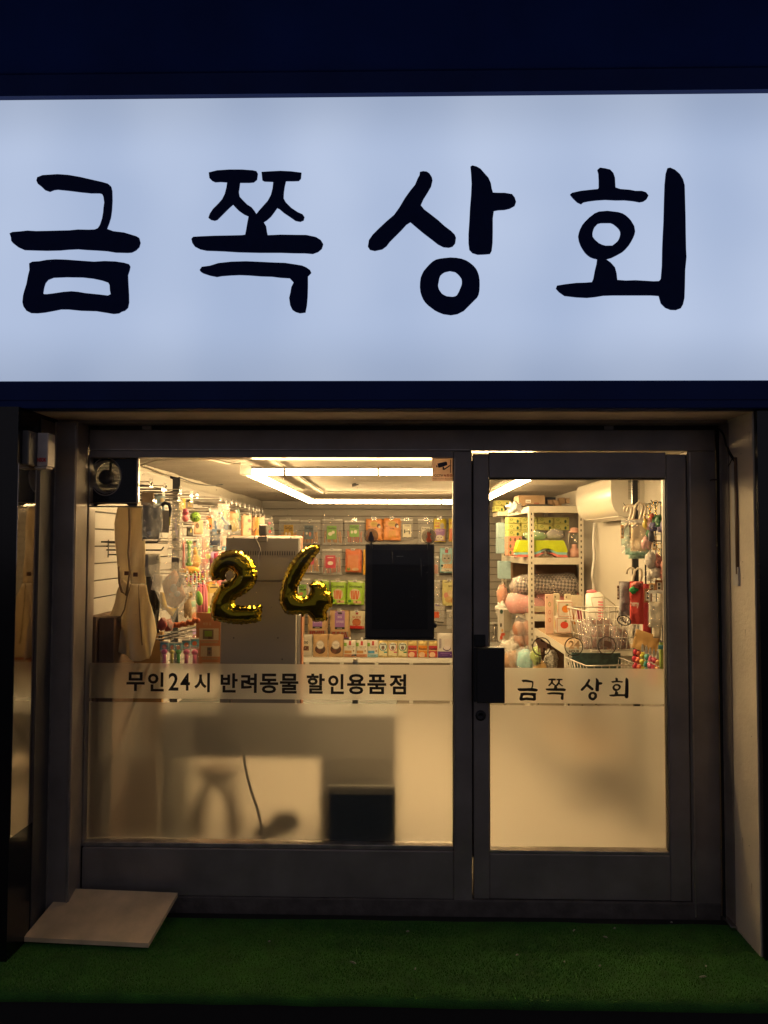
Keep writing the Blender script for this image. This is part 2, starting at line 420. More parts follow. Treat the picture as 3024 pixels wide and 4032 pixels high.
# ------------------------------------------------------------------ building shell
B = empty('shop_building', (0, 0, 0), label='single-storey shop unit with plastered right jamb, dark piers and low lit interior', category='building')
zHigh = 5.0
mb = MB()   # right pier: plaster reveal, with front
mb.box(XR_REV, 3.6, YS, .25, -.15, zSoff-.001, M_PLAST); mb.build('plaster_pier', B)
mb = MB()
for px, py, r_ in ((2988,2220,.0022),(2988,2283,.003),(2925,2212,.002),(2926,2276,.002),(2918,1786,.002),(2960,2900,.002),(2950,3330,.0025)):
    p = at(px, py, X=XR_REV); MB().tube([(XR_REV-.0008, p.y, p.z), (XR_REV+.004, p.y, p.z)], r_, M_BLACK, 8).build('screw_hole', B)
M_STAIN = mat('wall_stain', (.30,.25,.19), .8, var=.3, vscale=40)
mb = MB()
for px, py, L in ((2950,1700,.05),(2935,2480,.03),(2925,3300,.04),(2960,3480,.05)):
    p = at(px, py, X=XR_REV); mb = MB(); mb.add([(XR_REV-.0006, p.y-.004, p.z), (XR_REV-.0006, p.y+.003, p.z+.004), (XR_REV-.0006, p.y+.002, p.z-L), (XR_REV-.0006, p.y-.001, p.z-L*.8)], [(0,1,2,3)], M_STAIN); mb.build('wall_stain', B)
mb = MB(); mb.box(XR_REV+.006, 3.6, YS-.03, YS-.001, -.15, zSoff-.002, M_PIER); mb.build('granite_facing', B)
mb = MB()
def plan(mb, pts, z0, z1, m):
    n = len(pts); vs = [(x, y, z0) for x, y in pts]+[(x, y, z1) for x, y in pts]
    mb.add(vs, [tuple(range(n-1, -1, -1)), tuple(range(n, 2*n))]+[(i, (i+1) % n, n+(i+1) % n, n+i) for i in range(n)], m); return mb
plan(mb, [(-3.6,YPL),(XL_N,YPL),(XL_REV,YRL),(XL_REV,.25),(-3.6,.25)], -.15, zSoff-.001, M_PIER); mb.build('granite_pier', B)
MB().box(XL_REV+.0005, XL_REV+.004, YRL, -.131, 0, zSoff-.02, mat('dark_jamb', (.075,.068,.066), .5, .2)).build('jamb_cladding', B)
mb = MB(); mb.box(-3.6, 3.6, YSIGN+.05, .25, zSoff, zSoff+.03, mat('soffit_paint', (.62,.52,.46), .7, var=.15, vscale=6)); mb.build('soffit', B)
mb = MB(); mb.box(-3.6, 3.6, .12, .3, zTop-.01, zSoff-.003, M_PIER); mb.build('lintel', B)
mb = MB(); mb.box(-3.6, 3.6, .02, .25, zSoff+.031, zHigh, M_NAVY); mb.build('upper_wall', B)
# interior
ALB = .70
slatm = mat('slat_board', (.56,.53,.49), .5, var=.05, vscale=4)
slatd = mat('slat_groove', (.10,.085,.07), .6)
mb = MB(); mb.box(XL_IN-.1, XL_IN-.0, .1, YB+.1, -.1, ZC+.1, M_WALLIN); mb.build('left_wall', B)
mb = MB(); mb.box(XR_IN, XR_IN+.1, .1, YB+.1, -.1, ZC+.1, M_WALLIN); mb.build('right_wall', B)
mb = MB(); mb.box(XL_IN, XR_IN, YB, YB+.1, -.1, ZC+.1, M_WALLIN); mb.build('back_wall', B)
mb = MB(); mb.box(XL_IN-.1, XR_IN+.1, -.0+.26, YB+.1, -.2, ZF, mat('floor_tile', (.55,.50,.43), .35, var=.08, vscale=3)); mb.box(-1.55, XR_REV, .13, .26, -.2, ZF-.004, M_CONC); mb.build('shop_floor', B)
# ceiling with uneven skim coat
mb = MB(); vs = []; fs = []; NX, NY = 50, 70
for i in range(NX+1):
    for j in range(NY+1):
        x = XL_IN-.05+(XR_IN-XL_IN+.1)*i/NX; y = .1+(YB-.05)*j/NY
        vs.append((x, y, ZC+.012*noise.noise(Vector((x*1.1, y*2.2, 0)))+.005*noise.noise(Vector((x*4, y*9, 4)))))
for i in range(NX):
    for j in range(NY): a = i*(NY+1)+j; fs.append((a, a+1, a+NY+2, a+NY+1))
mb.add(vs, fs, M_CEIL, True); mb.box(XL_IN-.1, XR_IN+.1, .1, YB+.1, ZC+.03, ZC+.2, M_WALLIN); mb.build('ceiling', B)
MB().box(-.35,-.33,2.2,2.24,ZC-.012,ZC-.003,M_DARKST).prism([(0,0),(.05,.012),(.05,.018),(0,.02)],0,.02,M_DARKST,M=Matrix.Translation((-.36,2.2,ZC-.03))).build('ceiling_hook', label='small black clip screwed to the middle of the ceiling', category='clip')
# slat boards: left wall in two panels with a gap, back wall, grooved
def slat_panel(name, p0, p1, z0, z1, nrm, label, pitch=.084, sm=None):
    """p0,p1 ends on the wall line; nrm points into the room"""
    p0 = Vector(p0); p1 = Vector(p1); d = (p1-p0); L = d.length; d.normalize(); n = Vector(nrm)
    M = Matrix(((d.x, n.x*-1, 0, p0.x), (d.y, n.y*-1, 0, p0.y), (0, 0, 1, 0), (0, 0, 0, 1)))
    mb = MB(); mb.box(0, L, -.008, -.001, z0, z1, slatd, M=M)
    z = z1; i = 0
    while z > z0+.02:
        zl = max(z0, z-pitch); mb.box(0, L, -.020-.0006*(i % 2), -.009, zl+.005, z-.001, sm or slatm, bev=.002, M=M); z -= pitch; i += 1
    return mb.build(name, label=label, category='slatwall')
slat_panel('slat_wall', (XL_IN, .75), (XL_IN, .12), .5, 2.06, (1,0,0), 'cream slat board on the left wall right behind the window, behind the canvas apron')
slat_panel('slat_wall', (XL_IN, 1.42), (XL_IN, .76), .5, 2.075, (1,0,0), 'short cream slat board on the left wall between the window board and the dark gap')
slat_panel('slat_wall', (XL_IN, 4.66), (XL_IN, 1.60), .5, 2.04, (1,0,0), 'long cream slat board on the left wall beyond the dark gap')
slat_panel('slat_wall', (XL_IN+.02, YB), (1.48, YB), .3, 2.10, (0,-1,0), 'grey-cream slat board covering the back wall behind the treat pouches', pitch=.0775, sm=mat('slat_board_taupe', (.40,.37,.33), .5, var=.05, vscale=4))
MB().box(XL_IN+.001, XL_IN+.018, 1.425, 1.595, .5, 2.10, mat('gap_dark', (.012,.012,.016), .95, spec=.1)).build('wall_gap_panel', label='dark vertical panel in the gap between the two left slat boards', category='panel')
# loose cables at ceiling edge
def wire(name, pts, r, m, **kw):
    P = [Vector(p) for p in pts]; out = []
    for i in range(len(P)-1):
        a = P[max(i-1, 0)]; b = P[i]; c = P[i+1]; d = P[min(i+2, len(P)-1)]
        for k in range(6):
            t = k/6; out.append(.5*((2*b)+(c-a)*t+(2*a-5*b+4*c-d)*t*t+(-a+3*b-3*c+d)*t**3))
    out.append(P[-1]); return MB().tube(out, r, m, 7).build(name, **kw)
wire('ceiling_cable', [at(545,1835,Z=ZC-.012), at(620,1812,Z=ZC-.012), at(720,1806,Z=ZC-.012), at(830,1812,Z=ZC-.014), at(900,1826,Z=ZC-.014), at(950,1826,Z=ZC-.02)], .006, mat('cable_cream', (.5,.45,.38), .5), label='cream cable running across the ceiling to the corner of the light', category='cable')
wire('ceiling_cable', [at(706,1880,X=XL_IN+.05), at(770,1903,X=XL_IN+.06), at(830,1912,X=XL_IN+.10), at(878,1907,X=XL_IN+.16)], .004, M_DARKST, label='loose black wire end curling off the left wall top', category='cable')
wire('wall_cable', [at(556,1832,X=XL_IN+.03), at(600,1845,X=XL_IN+.03), at(640,1862,X=XL_IN+.035), at(700,1878,X=XL_IN+.03)], .005, mat('cable_cream', (.5,.45,.38), .5), label='cream wire lying along the top edge of the left slat board', category='cable')
# ------------------------------------------------------------------ LED frame light
def led():
    LF, LB = .37, 3.22; zl = at(1232, 1974, Y=LB).z
    x0, x1 = at(962,1853,Y=LF).x, at(2097,1853,Y=LF).x
    xb0, xb1 = at(1232,1974,Y=LB).x, at(1904,1974,Y=LB).x
    x0 = (x0+xb0)/2; x1 = (x1+xb1)/2; y0, y1 = LF, LB
    E = emis('led_glow', (1., .68, .31), 92.)
    t = empty('ceiling_light', ((x0+x1)/2, (y0+y1)/2, zl), label='rectangular frame of glowing warm LED bars under the ceiling', category='ceiling light')
    hw = .018
    cx, cy = (x0+x1)/2, (y0+y1)/2
    for (a0, a1, b0, b1) in ((x0+.03, x1-.03, y0-hw, y0+hw), (x0+.03, x1-.03, y1-hw, y1+hw), (x0-hw, x0+hw, y0+.03, y1-.03), (x1-hw, x1+hw, y0+.03, y1-.03)):
        mb = MB(); mb.box(a0-cx, a1-cx, b0-cy, b1-cy, -.018, .010, E, bev=.004); o = mb.build('light_bar', t)
        mb = MB(); mb.box(a0-cx-.004, a1-cx+.004, b0-cy-.004, b1-cy+.004, .0105, .022, M_WHITE)
        n = 3
        for k in range(n):
            if a1-a0 > b1-b0: q = a0+(a1-a0)*(k+.35)/n-cx; mb.box(q-.006, q+.006, b0-cy-.003, b1-cy+.003, -.020, .024, M_WHITE)
            else: q = b0+(b1-b0)*(k+.35)/n-cy; mb.box(a0-cx-.003, a1-cx+.003, q-.006, q+.006, -.020, .024, M_WHITE)
        mb.build('bar_housing', t)
    for sx in (x0, x1):
        for sy in (y0, y1):
            MB().box(sx-cx-.03, sx-cx+.03, sy-cy-.03, sy-cy+.03, -.022, .03, mat('joint_white', (.85,.82,.78), .4, trans=.6), bev=.006).build('corner_joint', t)
    # mounting rail on the ceiling
    mb = MB()
    for d, zz in ((.10, ZC-zl-.018),):
        mb.box(x0-cx+d, x1-cx-d, y0-cy+d, y0-cy+d+.02, zz-.004, zz+.008, M_WALLIN); mb.box(x0-cx+d, x1-cx-d, y1-cy-d-.02, y1-cy-d, zz-.004, zz+.008, M_WALLIN)
        mb.box(x0-cx+d, x0-cx+d+.02, y0-cy+d+.021, y1-cy-d-.021, zz-.004, zz+.008, M_WALLIN); mb.box(x1-cx-d-.02, x1-cx-d, y0-cy+d+.021, y1-cy-d-.021, zz-.004, zz+.008, M_WALLIN)
    mb.build('mounting_rail', t)
led()
ALB = 1.0
# ------------------------------------------------------------------ shutter slot and guide rails
sh = empty('roller_shutter', (0, 0, 0), label='roller shutter box slot over the shop front with grey guide rails down both sides', category='shutter')
z0s, z1s = fz(1690, -.06), fz(1668, -.06)
MB().box(-1.62, XR_REV-.002, -.10, -.012, zSoff-.012, zSoff-.001, M_FRAME).build('slot_lip', sh)
MB().box(-1.62, XR_REV-.003, -.0, .11, zTop+.001, zSoff-.004, M_BLACK).build('slot', sh)
for px in (567, 2403):
    x = fx(px); MB().box(x-.02, x+.02, -.012, -.001, zTop-.001, zSoff-.013, M_FRAME).build('slot_bracket', sh)
# left guide: grey box rail
MB().box(XL_REV+.001, XJ_L, -.13, -.003, 0, zSoff-.013, M_FRAME, bev=.003).build('guide_rail', sh)
MB().box(XL_REV+.0045, XL_REV+.009, -.136, -.1305, 0, zSoff-.014, M_FRAMEHI).build('guide_edge', sh)
MB().box(XJ_L-.010, XJ_L-.004, -.134, -.1305, 0, zTop, M_FRAMEHI).build('guide_edge', sh)
# right guide: gap, strip
MB().box(XR_REV-.014, XR_REV-.001, -.012, -.001, 0, zTop, M_BLACK).build('guide_slot', sh)
MB().box(XR_REV-.006, XR_REV-.001, -.105, -.028, .02, zSoff-.014, M_FRAME).build('guide_rail', sh)
MB().box(XR_REV-.009, XR_REV-.001, -.027, -.0215, .02, zSoff-.014, M_FRAMEHI).build('guide_edge', sh)
MB().box(XR_REV-.03, XR_REV-.001, -.125, -.03, 0.001, .02, M_STEEL, bev=.004).build('guide_foot', sh)
# ------------------------------------------------------------------ mirror-polished reveal on the left, alarm box
mirror = mat('mirror_stainless', (.50,.46,.42), .05, 1., var=.1, vscale=5, bump=.02, bscale=8)
ztm = at(60, 1822, Y=YPL).z; zbm = at(10, 3300, Y=YPL).z
plan(MB(), [(XL_N+.0006,YPL+.003),(XL_N+.004,YPL+.003),(XL_REV+.004,YRL-.002),(XL_REV+.0006,YRL-.002)], zbm, ztm, mirror).build('reveal_panel', label='mirror-polished steel panel on the left reveal reflecting the shop window', category='panel')
a = at(72, 1828, Y=-.42); b = at(147, 1704, Y=-.34); c = at(187, 1830, Y=-.34)
ab = empty('alarm_box', (a.x, -.34, a.z), label='small grey security box with white lettered front high on the left pier', category='alarm box')
h = b.z-a.z; w1 = b.x-a.x; w2 = c.x-a.x
MB().box(.0, w1-.001, -.07, .06, 0, h, mat('grey_plastic', (.10,.095,.09), .5), bev=.004).build('case', ab)
M_AL = mat('alarm_white', (.52,.46,.42), .45)
MB().box(w1, w2, 0, .07, 0, h, M_AL, bev=.003).build('cover', ab)
MB().text('NSOK', w1+.004, .018, w2-.003, .036, C('#c8202a'), y=-.001, bold=.04).build('lettering', ab)
MB().box(w1-.012, w2-.004, .002, .06, -.010, -.001, M_AL, bev=.003).build('base_tray', ab)
wire('alarm_cable', [at(250,1745,Y=-.03), at(268,1735,Y=-.02), at(283,1752,Y=-.03), at(278,1762,Y=-.03), at(262,1752,Y=-.03), at(255,1745,Y=-.05), at(240,1735,Y=-.08)], .004, M_BLACK, label='black cable loop sticking out at the upper left of the window frame', category='cable')
# right wall conduit and wires
zc0, zc1 = at(2900, 2305, X=XR_REV).z, at(2890, 1822, X=XR_REV).z
yc = at(2897, 2060, X=XR_REV).y
cd = empty('cable_conduit', (XR_REV, yc, zc0), label='thin white open conduit with brown cable fixed to the right plaster jamb', category='conduit')
MB().box(-.010, -.001, -.012, .012, 0, zc1-zc0, M_WHITE).build('channel_side', cd)
MB().box(-.010, -.001, -.034, -.0125, 0.0, .08, M_WHITE).build('channel_end', cd)
MB().tube([(-.006,-.022,.05),(-.006,-.024,.3),(-.006,-.02,zc1-zc0+.02)], .007, mat('brown_cable', (.13,.08,.05), .5)).build('cable', cd)
wire('jamb_wire', [at(2826,1682,X=XR_REV-.004), at(2850,1712,X=XR_REV-.006), at(2862,1760,X=XR_REV-.006), at(2880,1796,X=XR_REV-.006), at(2893,1815,X=XR_REV-.006)], .006, M_BLACK, label='thick black wire drooping from the shutter slot to the conduit on the right jamb', category='cable')
wire('jamb_wire', [at(2885,1800,X=XR_REV-.004), at(2868,1835,X=XR_REV-.004), at(2842,1862,X=XR_REV-.004), at(2828,1878,X=XR_REV-.012)], .0018, M_BLACK, label='hair-thin wire arcing below the thick wire on the right jamb', category='cable')
MB().tube([(XR_REV-.010,-.02,fz(1888)), (XR_REV-.05,-.03,fz(1890)), (XR_REV-.055,-.03,fz(1893))], .003, M_BLACK).build('frame_hook', label='small black hook sticking out of the right frame post', category='hook')
# ------------------------------------------------------------------ window and door
GLASS = glassy('window_glass', gloss=.035, rough=.0)
def film_mats():
    m = bpy.data.materials.new('film_front'); m.use_nodes = True; t = m.node_tree; t.nodes.clear()
    out = t.nodes.new('ShaderNodeOutputMaterial'); r = t.nodes.new('ShaderNodeBsdfRefraction'); r.inputs['IOR'].default_value = 1.3; r.inputs['Roughness'].default_value = .10
    r.inputs[0].default_value = (1,1,1,1); g = t.nodes.new('ShaderNodeBsdfDiffuse'); g.inputs[0].default_value = (.55,.53,.5,1)
    mx = t.nodes.new('ShaderNodeMixShader'); mx.inputs[0].default_value = .04
    t.links.new(r.outputs[0], mx.inputs[1]); t.links.new(g.outputs[0], mx.inputs[2]); t.links.new(mx.outputs[0], out.inputs[0])
    m2 = bpy.data.materials.new('film_back'); m2.use_nodes = True; t = m2.node_tree; t.nodes.clear()
    out = t.nodes.new('ShaderNodeOutputMaterial'); r = t.nodes.new('ShaderNodeBsdfRefraction'); r.inputs['IOR'].default_value = 1.3; r.inputs['Roughness'].default_value = .42
    r.inputs[0].default_value = (1,1,1,1); g = t.nodes.new('ShaderNodeBsdfTranslucent'); g.inputs[0].default_value = (.92,.87,.80,1)
    mx = t.nodes.new('ShaderNodeMixShader'); mx.inputs[0].default_value = .19
    t.links.new(r.outputs[0], mx.inputs[1]); t.links.new(g.outputs[0], mx.inputs[2])
    d = t.nodes.new('ShaderNodeBsdfDiffuse'); d.inputs[0].default_value = (.8,.77,.72,1); m3 = t.nodes.new('ShaderNodeMixShader'); m3.inputs[0].default_value = .04
    t.links.new(mx.outputs[0], m3.inputs[1]); t.links.new(d.outputs[0], m3.inputs[2]); t.links.new(m3.outputs[0], out.inputs[0])
    return m, m2
FILMF, FILMB = film_mats()
def film(x0, x1, y, z0, z1, parent):
    mb = MB(); th = .003
    vs = [(x0,y,z0),(x1,y,z0),(x1,y+th,z0),(x0,y+th,z0),(x0,y,z1),(x1,y,z1),(x1,y+th,z1),(x0,y+th,z1)]
    mb.add(vs, [(0,1,5,4)], FILMF); mb.add(vs, [(2,3,7,6),(0,3,2,1),(4,5,6,7),(1,2,6,5),(3,0,4,7)], FILMB)
    return mb.build('frosted_film', parent)
YG = .045
win = empty('shop_window', (0, 0, 0), label='large fixed shop window in a dark aluminium frame with frosted bands and printed Korean lettering', category='window')
xWo0, xMu = XJ_L+.0005, xDoorL-.004
fr = MB()
zHd = fz(1775); fr.box(xWo0, XR_REV-.016, .0, .09, zHd, zTop, M_FRAME, bev=.003)
fr.build('head_frame', win)
MB().box(XJ_L+.001, xWL-.004, .012, .088, zW0-.02, zW1+.010, M_FRAME, bev=.002).build('glazing_bead', win)
MB().box(xWL-.010, xWL-.005, .008, .0115, zW0, zW1, M_FRAMEHI).build('post_ridge', win)
MB().box(xMu-.001, xDoorL+.02, .078, .089, zDoorB+.16, zDoorT-.03, M_FRAME).build('gap_light_block', win)  # strip added behind the door gap to block leaking light
MB().box(xWR, xMu, .001, .089, zBase, zHd-.001, M_FRAME, bev=.003).build('mullion', win)
MB().box(xWR+.004, xWR+.008, -.002, .0005, zW0, zW1, M_FRAMEHI).build('mullion_ridge', win)
MB().box(XJ_L+.002, xWR-.001, .001, .088, zBase+.03, zW0-.021, M_FRAME, bev=.003).build('kick_panel', win)
MB().box(xWL-.004, xWR-.001, .014, .086, zW0-.020, zW0-.002, M_FRAMEHI, bev=.002).build('sill_bead', win)
MB().box(XJ_L+.001, xWR-.001, .002, .086, zW1, zHd-.001, M_FRAME).build('head_bead', win)
MB().box(xWL, fx(1850), -.003, -.0005, fz(1773), fz(1769), M_FRAMEHI).build('head_ridge', win)
MB().box(XJ_L+.001, XR_REV-.02, -.004, .10, zBase-.05, zBase+.029, M_CONC, bev=.006).build('sill', win)
# right frame post and top over door
MB().box(xDoorR+.004, XR_REV-.016, .001, .09, 0, zHd-.001, M_FRAME, bev=.003).build('side_post', win)
MB().box(xDoorR+.010, xDoorR+.016, -.006, .0005, 0, zDoorT, M_FRAMEHI).build('post_ridge', win)
MB().box(xWL, xWR, YG-.003, YG+.003, zW0-.012, zW1+.006, GLASS).build('glass_pane', win)
dmb = MB(); rr_ = random.Random(21); M_DROP = glassy('water_drop', gloss=.25, rough=.05, alpha=.25, acol=(.9,.9,.9))
for k in range(150):
    x_ = rr_.uniform(xWL+.2, xWR-.01); z_ = rr_.uniform(zb_d:=1.25, zW1-.005) if k % 3 else rr_.uniform(zW1-.18, zW1-.01); r_2 = rr_.uniform(.0009, .0024)
    dmb.ball((x_, YG-.0035, z_), r_2, r_2*.5, r_2*1.15, M_DROP, n=7)
for k in range(7):
    x_ = rr_.uniform(xWL+.3, xWR-.05); z_ = rr_.uniform(1.5, zW1-.1); dmb.tube([(x_, YG-.0035, z_), (x_+rr_.uniform(-.004,.004), YG-.0035, z_-rr_.uniform(.03,.09))], .0007, M_DROP, 5)
dmb.build('water_drops', win, kind='stuff')
zb1, zb0 = fz(2622, px=1050), fz(2763, px=1050); zl1 = fz(2778, px=1050)
f1 = film(xWL+.002, xWR-.001, YG+.006, zb0, zb1, win)
f2 = film(xWL+.002, xWR-.001, YG+.006, zW0+.004, zl1, win)
INK = mat('black_vinyl', (.006,.006,.008), .4)
mb = MB()
for t, a, b, l, r_ in (('무',63,160,62,160),('인',175,260,63,162),('2',283,336,66,158),('4',345,396,67,158),('시',418,500,66,166),('반',555,645,68,168),('려',662,745,69,170),('동',760,857,70,172),('물',865,962,70,173),('할',1005,1100,70,174),('인',1117,1200,72,176),('용',1216,1312,72,177),('품',1322,1421,74,176),('점',1438,1525,73,178)):
    p0 = at(450+a/1.327, 2600+r_/1.327, Y=YG-.004); p1 = at(450+b/1.327, 2600+l/1.327, Y=YG-.004)
    mb.text(t, p0.x, p0.z, p1.x, p1.z, INK, y=YG-.004, off=.0005, bold=.018 if t in '24' else .027)
mb.build('lettering', win)
MB().box(xWR-.0015, xWR-.0001, .004, .0415, zW0, zW1, M_BLACK).build('gasket_or_mask', win)  # black strip added to darken the lit side of the mullion
# door
dr = empty('shop_door', (xDoorL, 0, 0), label='dark aluminium framed glass door with frosted bands and a black block handle', category='door')
def dx(x): return x-xDoorL
zDt = zDoorT-.008
MB().box(dx(xDoorL+.003), dx(xDL-.004), .006, .075, zDoorB+.002, zDt, M_FRAME, bev=.003).build('stile', dr)
MB().box(dx(xDR+.004), dx(xDoorR), .006, .075, zDoorB+.002, zDt, M_FRAME, bev=.003).build('stile', dr)
MB().box(dx(xDL-.0035), dx(xDR+.0035), .007, .042, zD1+.006, zDt+.010, M_FRAME, bev=.003).build('top_rail', dr)
MB().box(dx(xDL-.0035), dx(xDR+.0035), .007, .075, zDoorB+.003, zD0-.014, M_FRAME, bev=.003).build('bottom_rail', dr)
MB().box(dx(xDL-.003), dx(xDR+.003), .012, .07, zD0-.0135, zD0, M_FRAMEHI, bev=.002).build('glazing_bead', dr)
MB().box(dx(xDR), dx(xDR+.0035), .012, .05, zD0, zD1, M_FRAME).build('glazing_bead', dr)
MB().box(dx(xDL-.003), dx(xDL), .012, .07, zD0, zD1, M_BLACK).build('gasket_or_mask', dr)
MB().box(dx(xDR-.0012), dx(xDR-.0001), .012, .0415, zD0, zD1-.001, M_BLACK).build('gasket_or_mask', dr)  # black strip added to darken the lit right edge of the opening
MB().box(dx(xDL-.0), dx(xDR), .014, .07, zD1, zD1+.0055, M_BLACK).build('gasket_or_mask', dr)
MB().box(dx(xDL), dx(xDR), YG-.003, YG+.003, zD0, zD1, GLASS).build('glass_pane', dr)
zq1, zq0, zr1 = fz(2639, px=2280), fz(2780, px=2280), fz(2789, px=2280)
film(dx(xDL+.001), dx(xDR-.001), YG+.006, zq0, zq1, dr); film(dx(xDL+.001), dx(xDR-.001), YG+.006, zD0+.003, zr1, dr)
h0 = at(1876, 2768, Y=-.05); h1 = at(1987, 2550, Y=-.05)
hn = MB().box(0, h1.x-h0.x, -.055, -.02, 0, h1.z-h0.z, mat('handle_black', (.018,.017,.017), .45), bev=.004).box(.0, .03, -.02, .0055, .02, h1.z-h0.z-.02, M_DARKST).build('handle', dr, loc=(h0.x-xDoorL, 0, h0.z))
MB().box(-.012, .004, -.05, -.0205, .004, h1.z-h0.z-.006, M_DARKST, bev=.003).build('handle_edge', hn)
k0 = at(1866, 2545, Y=0); k1 = at(1911, 2499, Y=0)
MB().box(k0.x-xDoorL, k1.x-xDoorL, -.008, .0055, k0.z, k1.z, M_BLACK, bev=.002).build('strike_box', dr)
c = at(1893, 2818, Y=0)
MB().lathe([(.024,0),(.024,.004),(.018,.008),(.008,.008),(.008,.004)], M_DARKST, 20, M=Matrix.Translation((c.x-xDoorL, .006, c.z)) @ Matrix.Rotation(R(90), 4, 'X')).build('lock_cylinder', dr)
